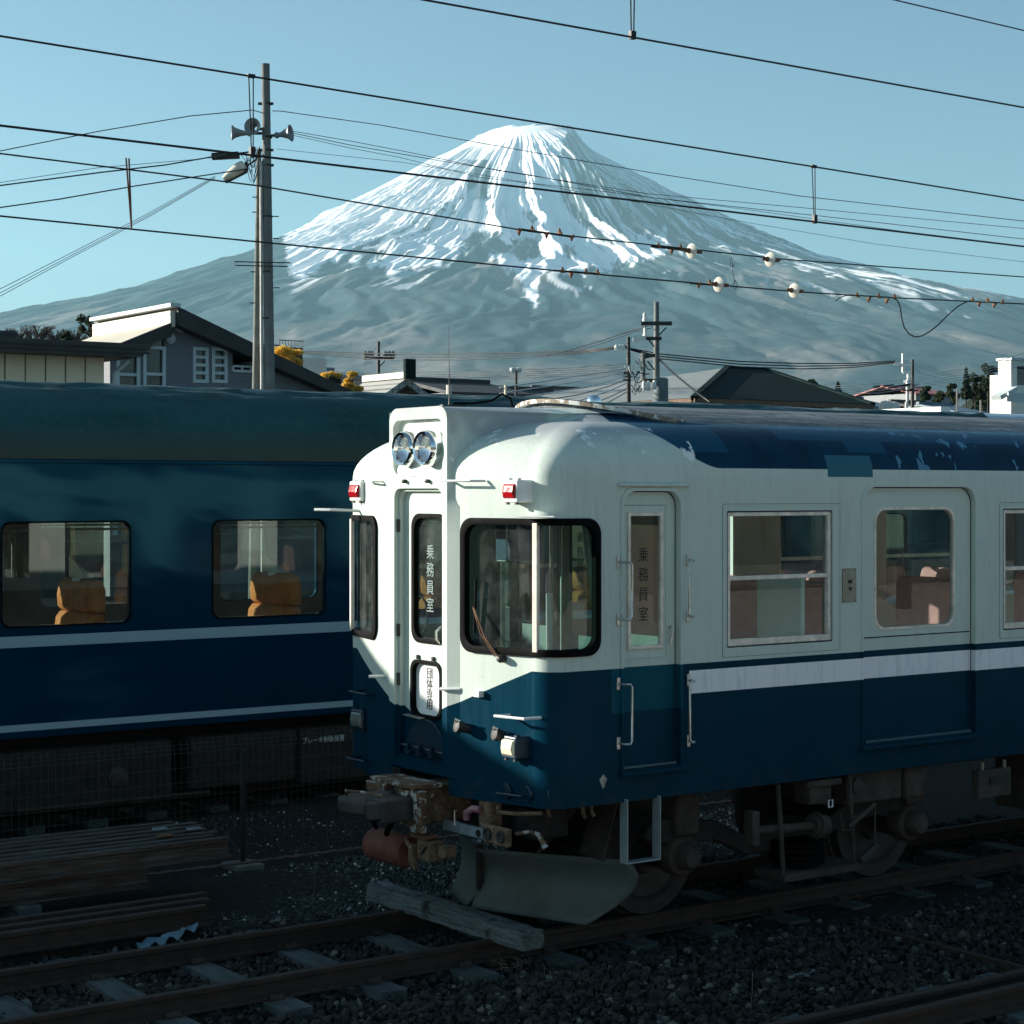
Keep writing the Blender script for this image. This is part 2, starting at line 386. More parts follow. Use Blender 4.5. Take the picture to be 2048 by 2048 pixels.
def ground_mat():
    s = S('ground_gravel'); n = s.noise(22, 6, .7); c = s.noise(.35, 4)
    v = s.voro(26)[0]
    col = s.mix(s.ramp(n, .35, .7), (.012, .013, .012), (.038, .038, .034)); col = s.mix(s.ramp(c, .4, .7, 0, .5), col, (.026, .024, .018))
    s.bump(s.add(n, v), .8, .03); return s.end(col, .95, 0, .2)
M['ground'] = ground_mat()
FAR = 21000.0
def ground():
    # finer cells near the camera, one sheet out to the horizon, in step with the mountain foot
    xs = sorted(set([-FAR, -8000, -3000, -1000, -300, -100, -40] + list(np.linspace(-20, 40, 61)) + [60, 100, 300, 1000, 3000, 8000, FAR]))
    ys = sorted(set([-FAR, -8000, -3000, -1000, -300, -100, -40] + list(np.linspace(-20, 40, 61)) + [60, 100, 300, 1000, 3000, 8000, FAR]))
    mb = MB(); mb.grid([[(x, y, -.20 - (.05 * math.sin(x * .7) * math.cos(y * .9) if abs(x) < 40 and abs(y) < 40 else 0)) for x in xs] for y in ys])
    tag(mb.build('ground', M['ground'], None, 'all'), kind='structure')
ground()

# ------------------------------------------------------------------ the mountain
def mountain():
    DM = 15800.0; axis = at(1044, 0, D=DM); right = np.array([_s, -_c]); toward = np.array([-_c, -_s])
    nt_, nr = 1150, 420
    th = np.linspace(R(-118), R(118), nt_); q = np.linspace(0, 1, nr)
    r = 30 + 1500 * q + 4300 * q**2.2 + 9800 * q**6
    Tt, Rr = np.meshgrid(th, r)
    prl = [(0, 2850), (180, 2885), (305, 2955), (405, 2900), (595, 2789), (815, 2689), (1256, 2433), (1697, 2194), (1961, 2030), (2402, 1811), (2887, 1655), (3460, 1435), (4341, 1232), (5600, 911), (7600, 510), (9800, 227), (12500, 54), (15600, -9)]
    prr = [(0, 2850), (180, 2885), (320, 2985), (420, 2925), (639, 2775), (947, 2602), (1388, 2361), (1829, 2125), (2270, 1932), (2534, 1815), (2887, 1695), (3327, 1555), (3812, 1440), (4173, 1370), (5600, 963), (7600, 532), (9800, 238), (12500, 55), (15600, -9)]
    hl = np.interp(Rr, *zip(*prl)); hr = np.interp(Rr, *zip(*prr)); k = .5 + .5 * np.sin(Tt)
    h = hl * (1 - k) + hr * k
    lx = Rr * np.sin(Tt); ly = Rr * np.cos(Tt)
    # gullies running down the fall line, cut deeper on the middle of the cone
    warp = fbm(lx / 900, ly / 900, 4) * .55
    tw = Tt + (warp - .28) * .22
    g1 = 1 - np.abs(2 * fbm(tw * 7 + 40, Rr / 2600 + 3, 3) - 1); g2 = 1 - np.abs(2 * fbm(tw * 19 + 9, Rr / 1500, 4, .55, 2) - 1)
    g3 = fbm(tw * 70 + 5, Rr / 700, 3, .5, 3); rough = fbm(lx / 160, ly / 160, 5, .55, 4); forest = fbm(lx / 60, ly / 60, 4, .6, 5)
    amp = np.clip((Rr - 600) / 1500, 0, 1) * np.clip(1.25 - Rr / 9000, .15, 1)
    edge = np.cos(Tt).clip(0, 1) ** .6 * .85 + .15
    h = h + amp * edge * (150 * (g1 - .8) + 120 * (g2 - .75) + 46 * (g3 - .5)) + amp * np.clip((h - 1500) / 500, .15, 1) * (70 * (rough - .5) + 16 * (forest - .5))
    low = np.clip((2150 - h) / 500, 0, 1)
    h = h + low * edge * (38 * (fbm(lx / 520, ly / 520, 5, .58, 6) - .5) + 10 * (forest - .5))
    tr = np.interp(Rr, [330, 600, 1000, 1500, 2050, 2600], [R(75), R(36), R(16), R(16), R(27), R(34)])
    h = h + np.interp(Rr, [280, 520, 1400, 2700], [0, 120, 190, 0]) * np.exp(-(np.abs(Tt - tr) * Rr / np.where(Tt < tr, 620, 170)) ** 1.4)
    h = h - 70 * np.clip((Rr - 500) / 400, 0, 1) * np.clip((1900 - Rr) / 600, 0, 1) * np.exp(-((Tt + R(24)) * Rr / 150) ** 2)
    h = h + (Rr < 400) * 40 * (fbm(lx / 130, ly / 130, 3, .5, 7) - .5)
    wx = axis.x + lx * right[0] + ly * toward[0]; wy = axis.y + lx * right[1] + ly * toward[1]
    V = np.stack([wx, wy, h + CAMZ - 3.3], -1).reshape(-1, 3)
    # snow cover: solid on the crown and the sunny shoulder, streaks along the fall line elsewhere
    per = DM / (DM - ly); u = 985 + lx * per / 4.407; v = 925 - h * per / 4.407
    vb = np.interp(u, [380, 528, 545, 600, 650, 700, 760, 800, 850, 900, 940, 965, 985, 1003, 1012, 1030, 1080, 1150, 1200, 1260, 1300, 1400, 1500, 1600, 1700, 1800],
                      [400, 420, 530, 500, 488, 502, 512, 505, 480, 470, 488, 515, 560, 572, 520, 520, 512, 505, 494, 472, 472, 486, 504, 522, 542, 556])
    vb = vb + 26 * (fbm(u / 16, v / 60, 4, .6, 8) - .5) * 2
    sil = np.interp(u, [540, 600, 700, 800, 850, 900], [445, 412, 362, 305, 285, 258]) ; dl = v - sil        # depth below the left edge
    cov = np.full_like(h, .80)
    cov = np.where(u < 900, np.interp(dl, [0, 22, 55, 90, 140], [1.0, 1.0, .93, .76, .74]), cov)
    cov = np.maximum(cov, np.clip(1.35 - (v - 262) / 110, 0, 1.1) * (u < 1040))                                    # crown
    cov = np.maximum(cov, 1.15 - np.abs(u - (968 + (v - 300) * .02)) / np.interp(v, [260, 330, 400, 440], [110, 62, 46, 20]).clip(1))  # white tongue
    cov = np.where((u > 880) & (u < 925) & (v > 300) & (v < 375), cov * .55, cov)
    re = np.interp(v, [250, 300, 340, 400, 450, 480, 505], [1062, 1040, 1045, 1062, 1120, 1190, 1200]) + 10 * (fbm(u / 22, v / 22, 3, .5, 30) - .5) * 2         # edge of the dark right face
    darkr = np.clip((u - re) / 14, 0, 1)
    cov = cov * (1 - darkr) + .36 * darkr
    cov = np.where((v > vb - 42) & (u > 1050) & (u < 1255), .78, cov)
    # bare rock bowls low on the middle of the face
    for (bu, bv, ru, rv) in ((915, 458, 50, 26), (985, 470, 30, 24), (700, 480, 34, 14), (1070, 470, 18, 22)):
        e = ((u - bu) / ru) ** 2 + ((v - bv) / rv) ** 2; cov = np.where(e < 1, np.minimum(cov, .18 + .4 * e), cov)
    st = .62 * fbm(tw * 46, Rr / 1700, 4, .6, 9) + .38 * fbm(lx / 75, ly / 120, 4, .55, 10)
    fine = fbm(tw * 120, Rr / 1200, 3, .55, 11)
    st = np.where(darkr > .5, .3 * st + .7 * fbm(Tt * 150, Rr / 1500, 3, .55, 11), st)
    st = np.clip((st - .5) * 2.1 + .5, 0, 1)
    snow = np.clip((cov - (1 - st) * .92 - .04) * 7 + .5, 0, 1)
    snow = snow * np.clip((vb - v) / 5 + .5, 0, 1)
    # a few thin couloirs that run on below the snow line
    snow = np.maximum(snow, ((fbm(tw * 60, Rr / 4000, 2, .5, 12) > .70) & (v < vb + 34)) * .5)
    pale = np.clip((fbm(lx / 700, ly / 1300, 5, .55, 13) - .50) * 6, 0, 1) * low
    ii = np.arange(nt_ * nr).reshape(nr, nt_)
    F = np.stack([ii[:-1, :-1], ii[:-1, 1:], ii[1:, 1:], ii[1:, :-1]], -1).reshape(-1, 4)
    s = S('mountain_snow_and_forest')
    sn = s.attr('snow'); pa = s.attr('pale')
    n = s.noise(.012, 6, .65); rock = s.mix(s.ramp(n, .35, .65), (.022, .040, .050), (.055, .075, .085))
    wood = s.mix(s.ramp(s.noise(.006, 8, .72), .38, .62), (.010, .030, .038), (.040, .072, .080))
    wood = s.mix(s.mul(pa, s.ramp(s.noise(.015, 6, .7), .35, .6, .3, 1)), wood, (.20, .17, .15))
    hi = s.ramp(s.z, 1500, 2000); basec = s.mix(hi, wood, rock)
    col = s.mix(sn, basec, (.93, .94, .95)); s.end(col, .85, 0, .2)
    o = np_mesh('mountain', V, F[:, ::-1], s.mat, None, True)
    for nm, arr in (('snow', snow), ('pale', pale)):
        a = o.data.attributes.new(nm, 'FLOAT', 'POINT'); a.data.foreach_set('value', arr.astype(np.float32).ravel())
    tag(o, 'snow capped volcano cone rising behind the trains and rooftops', None, None, 'structure')
mountain()

# ------------------------------------------------------------------ the white and blue railcar
YC, HW = 11.32, 1.32                 # middle of the car and half its width: near side at Y = 10.0
XEND = 24.0
def _outline():
    P = []                            # (X, w) from the middle of the front to the side; w measured from the middle
    for w in np.linspace(0, 1.13, 24): P.append((7.19 + .09 * w + .105 * (max(0, w - .3) / .8) ** 1.6, w))
    RC = .19; wc = HW - RC
    x0, w0 = P[-1]
    th0 = math.asin(min(1, (w0 - wc) / RC)) if w0 > wc else 0.0
    cx = x0 + RC * math.cos(th0)
    for i in range(1, 13):
        t = th0 + (math.pi / 2 - th0) * i / 12; P.append((cx - RC * math.cos(t), wc + RC * math.sin(t)))
    P.append((XEND, HW)); return P
OP = _outline()
OU = [0.0]
for a, b in zip(OP, OP[1:]): OU.append(OU[-1] + math.hypot(b[0] - a[0], b[1] - a[1]))
ox = [p[0] for p in OP]; ow = [p[1] for p in OP]
def _nrm():
    N = []
    for i in range(len(OP)):
        a = OP[max(i - 1, 0)]; b = OP[min(i + 1, len(OP) - 1)] if i < len(OP) - 1 else OP[-1]
        if i == len(OP) - 2: b = (OP[i][0] + .01, OP[i][1])
        d = (b[0] - a[0], b[1] - a[1]); L = math.hypot(*d) or 1; N.append((-d[1] / L, d[0] / L))
    N[0] = (-1, 0); return N
ON = _nrm(); onx = [n[0] for n in ON]; onw = [n[1] for n in ON]
UCOR = OU[-2]                        # where the straight side begins
XCOR = OP[-2][0]
def uX(X): return UCOR + X - XCOR
def uW(w): return float(np.interp(w, ow[:24], OU[:24]))
def surf(u, z, d=0.0, side=-1):
    """point on the body side at arc length u and height z, d metres inside; side -1 near, +1 far"""
    a = abs(u); X = float(np.interp(a, OU, ox)); w = float(np.interp(a, OU, ow))
    nx = float(np.interp(a, OU, onx)); nw = float(np.interp(a, OU, onw)); L = math.hypot(nx, nw) or 1
    X -= nx / L * d * 1.0; w -= nw / L * d
    return Vector((X, YC + side * w, z))
Z0, Z1 = 1.0, 3.2                    # foot of the body, start of the roof shoulder

car = empty('railcar', (7.3, YC, 0), 'white and blue railcar with a doored cab front, twin headlights and snow plough', 'railcar')

def dens_u(loop):
    """split the edges of a loop where the body outline bends, so that nothing cuts the corner"""
    out = []
    for i in range(len(loop)):
        a, b = loop[i], loop[(i + 1) % len(loop)]; out.append(a)
        if abs(a[0] - b[0]) < 1e-6: continue
        cuts = [q for q in OU[1:-1:1] if min(a[0], b[0]) + .004 < q < max(a[0], b[0]) - .004]
        cuts = [q for k, q in enumerate(cuts) if q > OU[22] or k % 3 == 0]
        if b[0] < a[0]: cuts.reverse()
        for q in cuts: out.append((q, a[1] + (b[1] - a[1]) * (q - a[0]) / (b[0] - a[0])))
    return out
FW_L, FW_R = uW(.56), uX(7.80)       # wrap-round cab window
FW_M = float(np.interp(math.pi / 2 * 0 + uW(1.13), OU, OU)) + .055
front_win = rrect(FW_L, FW_R, 2.03, 2.885, .10)
crew_hole = rrect(uX(8.03), uX(8.53), 1.215, 3.097, .10, 6, (0, 0, 1, 1))
def win_loop(x): return rrect(uX(x), uX(x + 1.02), 2.0, 2.95, .012, 2)
def door_loop(x): return rrect(uX(x), uX(x + 1.236), 1.215, 3.127, .13, 6, (.15, .15, 1, 1))
WX = [8.97, 11.885, 13.25, 16.17, 17.5, 20.4]; DX = [10.315, 14.60, 18.85]
us = list(OU[:24][::3]) + list(OU[23:36]) + [uX(x) for x in np.arange(7.7, XEND, .35)]
vs = list(np.linspace(1.06, 3.14, 12))
def body_shell():
    mb = MB()
    near = [front_win, crew_hole] + [win_loop(x) for x in WX] + [door_loop(x) for x in DX]
    cen = .40                          # the doorway of the cab end takes the middle
    near = [dens_u(h) for h in near]
    sheet(mb, dens_u([(uW(cen), Z0), (uX(XEND - .05), Z0), (uX(XEND - .05), Z1), (uW(cen), Z1)]), near, lambda u, z: surf(u, z), us, vs)
    far = [rrect(uW(.62), uX(7.80), 2.03, 2.885, .10), rrect(uX(8.03), uX(8.53), 2.05, 2.95, .02)] + [win_loop(x) for x in WX] + [rrect(uX(x + .17), uX(x + 1.04), 2.06, 2.96, .10) for x in DX]
    far = [dens_u(h) for h in far]
    sheet(mb, dens_u([(uW(.30), Z0), (uX(XEND - .05), Z0), (uX(XEND - .05), Z1), (uW(.30), Z1)]), far, lambda u, z: surf(u, z, 0, 1), us, vs)
    sheet(mb, [(-cen - .02, 3.05), (cen + .02, 3.05), (cen + .02, Z1), (-cen - .02, Z1)], [], lambda u, z: Vector((7.29, YC - u, z)))
    sheet(mb, [(-cen - .02, Z0 + .1), (cen + .02, Z0 + .1), (cen + .02, 1.22), (-cen - .02, 1.22)], [], lambda u, z: Vector((7.29, YC - u, z)))
    for h in near: rim(mb, h, lambda u, z: surf(u, z), lambda u, z: surf(u, z, .05), 0, 2)
    for h in far: rim(mb, h, lambda u, z: surf(u, z, 0, 1), lambda u, z: surf(u, z, .05, 1), 0, 2)
    rim(mb, dens_u([(uW(cen), Z0), (uX(XEND - .05), Z0)]), lambda u, z: surf(u, z), lambda u, z: surf(u, z, .04), 0, 2)
    # back end of the car
    mb.add([(XEND - .05, YC - HW, Z0), (XEND - .05, YC + HW, Z0), (XEND - .05, YC + HW, Z1), (XEND - .05, YC - HW, Z1)], [(0, 1, 2, 3)])
    # shoulder and dome: the outline drawn in ring by ring
    rings = []
    uu = [-(uX(x)) for x in np.arange(XEND - .05, 8.0, -.4)] + [-u for u in reversed(OU[:36])] + OU[1:36] + [uX(x) for x in np.arange(7.9, XEND, .4)]
    for i in range(15):
        t = i / 14; a = t * math.pi / 2
        z = Z1 + .385 * math.sin(a) ** .95; ins = .47 * (1 - math.cos(a)) ; fr = .80 * (1 - math.cos(a)) ** .9
        row = []
        for u in uu:
            sd = -1 if u >= 0 else 1; p = surf(abs(u), z, 0, sd); w = abs(p.y - YC)
            k = np.clip((8.9 - p.x) / 1.5, 0, 1)
            bul = max(0, 1 - (w / HW) ** 2)
            nx = p.x + fr * k * (1 - .25 * bul)
            nw = w * (1 - ins / HW * (1 + .25 * k * (w / HW) ** 4))
            row.append(Vector((nx, YC + sd * nw, z)))
        rings.append(row)
    last = rings[-1]
    for i in range(1, 9):
        t = i / 8; row = []
        for p in last:
            w = p.y - YC; nx = p.x + (8.75 - p.x) * t if p.x < 8.75 else p.x
            nw = w * (1 - t); e = 1 - (nw / (HW - .47)) ** 2
            zz = Z1 + .385 + .145 * max(0, e) * min(1, max(0, (nx - 7.6) / .9)) ** .7
            row.append(Vector((nx, YC + nw, zz)))
        rings.append(row)
    mb.grid(rings)
    o = mb.build('body', M['car'], car, True)
    bm = bmesh.new(); bm.from_mesh(o.data); bmesh.ops.remove_doubles(bm, verts=bm.verts, dist=.0006); bmesh.ops.recalc_face_normals(bm, faces=bm.faces); bm.to_mesh(o.data); bm.free()
    o.data.polygons.foreach_set('use_smooth', [True] * len(o.data.polygons)); o.data.set_sharp_from_angle(angle=R(30))
body_shell()

def roof_canvas():
    mb = MB(); rows = []
    prof = [(w, 3.56 + .165 * (1 - (w / .90) ** 2)) for w in np.linspace(-.90, .90, 19)]
    for x in [0, .02, .2, .6] + list(np.arange(1.2, 16, 1.2)):
        row = []
        for w, z in prof:
            xs = 8.32 + .62 * (abs(w) / .90) ** 2.2
            row.append(Vector((xs + x * (1 if x < 1 else (XEND - xs) / 16 + 0 * x) if x < 1 else xs + x, YC + w, z + .018 + (0 if x else -.03))))
        rows.append(row)
    for r_ in rows: r_.insert(0, r_[0] - Vector((0, .012, .05))); r_.append(r_[-1] + Vector((0, .012, -.05)))
    mb.grid(rows); return mb.build('roof_canvas', M['canvas'], car, True)
roof_canvas()
mb = MB()                              # raised edging round the front of the canvas, then the gutters along it
arc = [Vector((8.30 + .62 * (abs(w) / .92) ** 2.2, YC + w, 3.565 + .165 * (1 - (w / .90) ** 2) + .03)) for w in np.linspace(-.92, .92, 41)]
for k in range(40):
    mb.bar(arc[k] , arc[k+1] * 1.0, .045, .030)
mb.build('roof_edging', rust_mat('edging_paint', (.12, .085, .055), (.32, .27, .20), (.62, .62, .58), .50, 16), car)
for sd in (-1, 1):
    mb = MB(); mb.tube([(8.86, YC + sd * .915, 3.565), (9.2, YC + sd * .93, 3.55), (XEND - .2, YC + sd * .93, 3.55)], .034, 8)
    mb.build('gutter', plain('gutter_blue', (.02, .07, .11), .35, 0, .4, 5), car, True)
# dark joint across the roof shoulder behind the cab dome
# ---- cab end doorway frame
GX = 7.20; GY0, GY1 = 10.895, 11.645
def gx(y, z, d=0.0): return Vector((GX + d, y, z))
mb = MB()
g_out = rrect(GY0, GY1, 1.132, 3.685, .10, 7, (.3, .3, 1, 1)); g_door = rrect(GY0 + .06, GY1 - .065, 1.19, 3.115, .07, 6, (.5, .5, 1, 1)); g_box = rrect(GY0 + .055, GY1 - .05, 3.215, 3.60, .07, 6)
sheet(mb, g_out, [g_door, g_box], gx)
rim(mb, g_door, gx, lambda y, z: gx(y, z, .035)); g_d2 = grow(g_door, -.02)
sheet(mb, g_door, [g_d2], lambda y, z: gx(y, z, .035)); rim(mb, g_d2, lambda y, z: gx(y, z, .035), lambda y, z: gx(y, z, .075))
rim(mb, g_box, gx, lambda y, z: gx(y, z, .05)); sheet(mb, g_box, [], lambda y, z: gx(y, z, .05))
rim(mb, g_out, gx, lambda y, z: Vector((GX + .016, y + (.010 if y > 11.27 else -.010) * 0, z)))
# sides of the frame, flaring out as they run back into the dome
for sd, ye in ((-1, GY0), (1, GY1)):
    rows = []
    for z in [1.132, 1.3, 1.6, 2, 2.4, 2.8, 3.0, 3.15, 3.25, 3.35, 3.45, 3.55, 3.62, 3.66]:
        row = []; fl = max(0, (z - 3.05) / .6) ** 1.6; dep = .075 if z < 3.1 else .075 + 1.35 * min(1, ((z - 3.1) / .5)) ** 1.1
        for k in range(9):
            q = k / 8; row.append(Vector((GX + dep * q, ye + sd * (.135 * q * (1 - .5 * fl) + .22 * fl * q ** 2.2), z - .02 * q)))
        rows.append(row)
    mb.grid(rows)
rows = []                               # top of the box running back to the roof
for k in range(10):
    q = k / 9; X = GX + 1.35 * q; hw_ = .375 + .135 * q * .5 + .22 * q ** 2.2; row = []
    for w in np.linspace(-1, 1, 9):
        yy = 11.27 + w * hw_; zz = (3.685 - .06 * abs(w) ** 6 * (1 - q)) + .02 * q - .05 * abs(w) ** 3 * q
        row.append(Vector((X, yy, zz)))
    rows.append(row)
mb.grid(rows)
mb.build('cab_door_surround', M['car'], car, True)
# hinges
for z in (1.75, 2.10, 2.85):
    MB().tube([(GX + .03, GY1 - .078, z - .045), (GX + .03, GY1 - .078, z + .045)], .012, 8).build('hinge', M['iron'], car)
# ---- front door
fd = MB(); DXF = GX + .075
d_out = grow(g_d2, .012); d_win = rrect(11.03, 11.43, 2.045, 2.915, .09, 7); d_sign = rrect(11.085, 11.455, 1.505, 1.885, .075, 6)
fd_fn = lambda y, z: Vector((DXF, y, z))
sheet(fd, d_out, [d_win, d_sign], fd_fn)
rim(fd, d_win, fd_fn, lambda y, z: Vector((DXF + .04, y, z))); rim(fd, d_sign, fd_fn, lambda y, z: Vector((DXF + .03, y, z)))
front_door = fd.build('front_door', M['car'], car, True)
def gasket(loop, fn, w=.022, t=.014, parent=None, mat='rubber', name='window_seal', sub=2):
    mb = MB(); inner = grow(loop, -w * .35); outer = grow(loop, w * .65)
    f = lambda d: (lambda u, v: fn(u, v, d))
    rim(mb, outer, f(0.0), f(-t * .8), 0, sub); rim(mb, outer, f(-t * .8), f(-t * .8), 0, sub)
    n = len(loop)
    def dens(lp):
        out = []
        for i in range(len(lp)):
            a, b = lp[i], lp[(i + 1) % len(lp)]; k = 1 + int(math.hypot(b[0]-a[0], b[1]-a[1]) / .06) if sub > 1 else 1
            out += [(a[0] + (b[0]-a[0]) * j / k, a[1] + (b[1]-a[1]) * j / k) for j in range(k)]
        return out
    L = dens(loop); cx = (min(p[0] for p in loop) + max(p[0] for p in loop)) / 2; cy = (min(p[1] for p in loop) + max(p[1] for p in loop)) / 2
    hw = (max(p[0] for p in loop) - min(p[0] for p in loop)) / 2; hh = (max(p[1] for p in loop) - min(p[1] for p in loop)) / 2
    sc = lambda p, d: (cx + (p[0]-cx) * (hw + d) / hw, cy + (p[1]-cy) * (hh + d) / hh)
    rows = [[fn(*sc(p, w * .65), .002) for p in L], [fn(*sc(p, w * .65), -t) for p in L], [fn(*sc(p, 0), -t * 1.25) for p in L], [fn(*sc(p, -w * .35), -t) for p in L], [fn(*sc(p, -w * .35), .03) for p in L]]
    mb = MB(); mb.grid(rows, True); return mb.build(name, M[mat], parent, True)
dfn = lambda y, z, d: Vector((DXF + d, y, z))
gasket(d_win, dfn, .035, .012, front_door); gasket(d_sign, dfn, .026, .010, front_door, 'rubber', 'sign_seal')
mb = MB(); sheet(mb, d_win, [], lambda y, z: Vector((DXF + .018, y, z))); gl = mb.build('window_glass', M['glass_dark'], front_door)
def text(body, size, loc, rot, mat, parent, name='lettering', depth=.001, xs=1.0, spacing=1.0):
    cu = bpy.data.curves.new(name, 'FONT'); cu.body = body; cu.size = size; cu.extrude = depth; cu.align_x = 'CENTER'; cu.align_y = 'CENTER'; cu.space_line = spacing
    tmp = bpy.data.objects.new('tmp', cu); C.objects.link(tmp); bpy.context.view_layer.update()
    me = bpy.data.meshes.new_from_object(tmp, depsgraph=bpy.context.evaluated_depsgraph_get()); bpy.data.objects.remove(tmp)
    me.materials.clear(); me.materials.append(mat)
    from mathutils import Euler, Matrix
    me.transform(Matrix.Translation(Vector(loc)) @ Euler(rot).to_matrix().to_4x4() @ Matrix.Diagonal((xs, 1, 1, 1)))
    return link(name, me, parent)
FRONT = (math.pi / 2, 0, -math.pi / 2); SIDE = (math.pi / 2, 0, 0)
for ch, z in zip('乗務員室', (2.66, 2.535, 2.41, 2.285)): text(ch, .11, (DXF + .012, 11.24, z), FRONT, plain('etched_letter', (.22, .29, .28), .7), front_door, 'lettering', .0008, .9)
mb = MB(); sheet(mb, d_sign, [], lambda y, z: Vector((DXF + .028, y, z))); sg = mb.build('destination_sign', M['linen'], front_door)
for ch, z in zip('団体専用', (1.805, 1.730, 1.657, 1.585)):
    text(ch, .084, (DXF + .024, 11.27, z), FRONT, M['ink'], sg, 'lettering', .0008)
mb = MB(); mb.tube([(DXF - .005, 11.085, 2.03), (DXF - .04, 11.08, 2.06), (DXF - .045, 11.075, 2.12), (DXF - .01, 11.065, 2.15)], .009, 8); mb.build('door_handle', M['alu'], front_door, True)
for y in (11.37, 11.17):
    MB().box(DXF - .02, DXF, y - .012, y + .012, 1.905, 1.935).build('catch', M['iron'], front_door, bevel=.004)
# fold-down bridge plate at the foot of the door, with its hinge bar
mb = MB(); pl = [(11.53, 1.24), (11.50, 1.32), (11.44, 1.42), (11.38, 1.465)] + [(11.30, 1.488), (11.20, 1.485), (11.12, 1.455), (11.06, 1.40), (11.02, 1.32), (11.0, 1.24)]
mb.prism([(DXF - .02, y, z) for y, z in pl], (.012, 0, 0)); bp = mb.build('bridge_plate', M['navy'], front_door, bevel=.003)
mb = MB(); mb.tube([(DXF - .03, 11.56, 1.285), (DXF - .03, 10.99, 1.275)], .009, 6)
for y in (11.44, 11.29, 11.14):
    mb.bar((DXF - .05, y, 1.22), (DXF - .05, y - .02, 1.31), .022, .02); mb.bar((DXF - .05, y + .03, 1.245), (DXF - .05, y - .04, 1.245), .02, .02)
mb.build('hinge_bar', M['navy'], front_door)
MB().bar((DXF - .03, 11.50, 1.502), (DXF - .04, 11.27, 1.494), .05, .006).build('step_lip', M['alu'], front_door)
# ---- twin headlights
def headlight(y, z):
    mb = MB(); c = (GX + .05, y, z); ax = (-1, 0, 0)
    mb.lathe(c, ax, [(0, .125), (.06, .128), (.10, .124), (.115, .115), (.105, .10), (.07, .098)], 32, caps=False)
    h = mb.build('headlight', M['chrome'], car, True)
    m2 = MB(); m2.lathe(c, ax, [(.02, .004), (.022, .03), (.03, .055), (.05, .080), (.075, .098)], 32, caps=False); m2.build('reflector', M['chrome'], h, True)
    m3 = MB(); m3.lathe(c, ax, [(.08, .099), (.088, .08), (.096, .05), (.100, .001)], 28, caps=False); m3.build('lens', glass_mat('lens_glass', (.95, .97, 1), .09), h, True)
    m4 = MB(); m4.lathe(c, ax, [(.03, .012), (.06, .012), (.07, .004)], 10); m4.build('bulb', M['amber'], h, True)
headlight(11.395, 3.395); headlight(11.115, 3.395)
# ---- red tail lamps and square marker lamps
def lamp_box(y, z, X, w, h, depth, name, casem, lensm, lh):
    mb = MB(); mb.box(X, X + depth, y - w/2, y + w/2, z - h/2, z + h/2); b = mb.build(name, casem, car, bevel=.012)
    m2 = MB(); x0 = X - .014; yy = w * .41; hh = h * lh
    m2.add([(X, y - yy, z - hh), (X, y + yy, z - hh), (X, y + yy, z + hh), (X, y - yy, z + hh), (x0, y - yy * .86, z - hh * .8), (x0, y + yy * .86, z - hh * .8), (x0, y + yy * .86, z + hh * .8), (x0, y - yy * .86, z + hh * .8), (x0 - .010, y - yy * .8, z - hh * .1), (x0 - .010, y + yy * .8, z - hh * .1)],
           [(0, 1, 5, 4), (1, 2, 6, 5), (2, 3, 7, 6), (3, 0, 4, 7), (4, 5, 9, 8), (8, 9, 6, 7), (1, 5, 9), (0, 8, 4), (5, 6, 9), (4, 8, 7)])
    m2.build('lens', lensm, b, bevel=.003)
    for k in (-1, 1): MB().box(X + .01, X + .03, y + k * w * .3 - .01, y + k * w * .3 + .01, z - h/2 - .014, z - h/2).build('screw', M['iron'], b)
    for k in (-1, 1): MB().box(X + .02, X + .05, y + k * w * .3 - .012, y + k * w * .3 + .012, z + h/2, z + h/2 + .012).build('catch', M['white'] if casem is M['white'] else M['navy'], b)
lamp_box(10.255, 3.095, 7.275, .165, .15, .14, 'tail_lamp', M['white'], M['red'], .33)
lamp_box(12.30, 3.095, 7.30, .165, .15, .12, 'tail_lamp', M['white'], M['red'], .33)
lamp_box(10.285, 1.395, 7.285, .17, .15, .13, 'marker_lamp', M['navy'], M['amber'], .36)
lamp_box(12.26, 1.385, 7.29, .17, .15, .13, 'marker_lamp', M['navy'], plain('dull_lens', (.12, .15, .14), .2, 0, .3, 40), .36)
# ---- small rails and fittings on the cab end
def grab(pts, r=.009, mat='alu', name='grab_rail'): return MB().tube(pts, r, 7).build(name, M[mat], car, True)
def Xf(y): return float(np.interp(abs(y - YC), ow[:36], ox[:36]))
grab([(Xf(10.88), 10.90, 3.170), (Xf(10.88) - .085, 10.885, 3.165), (Xf(10.6) - .085, 10.62, 3.165), (Xf(10.6), 10.56, 3.165)], .009, 'white')
grab([(Xf(11.8), 11.80, 3.165), (Xf(11.8) - .075, 11.82, 3.165), (Xf(12.1) - .07, 12.02, 3.165), (Xf(12.1), 12.05, 3.165)], .008, 'white')
grab([(Xf(10.36), 10.36, 1.60), (Xf(10.36) - .12, 10.37, 1.60), (Xf(10.1) - .13, 10.12, 1.60), (Xf(10.1), 10.11, 1.60)], .010, 'white')
grab([(Xf(10.40), 10.42, 1.075), (Xf(10.4) - .06, 10.42, 1.075), (Xf(10.2) - .06, 10.22, 1.075), (Xf(10.2), 10.22, 1.075)], .009, 'navy')
for yy in (10.39, 10.22): MB().lathe((Xf(yy) + .01, yy, 1.085), (-1, .12, 0), [(0, .055), (.014, .055), (.018, .05)], 20).build('rail_flange', M['navy'], car, True)
grab([(Xf(12.25), 12.25, 1.60), (Xf(12.2) - .10, 12.26, 1.60), (Xf(12.2) - .11, 12.0, 1.60), (Xf(12.0), 12.0, 1.60)], .010, 'navy')
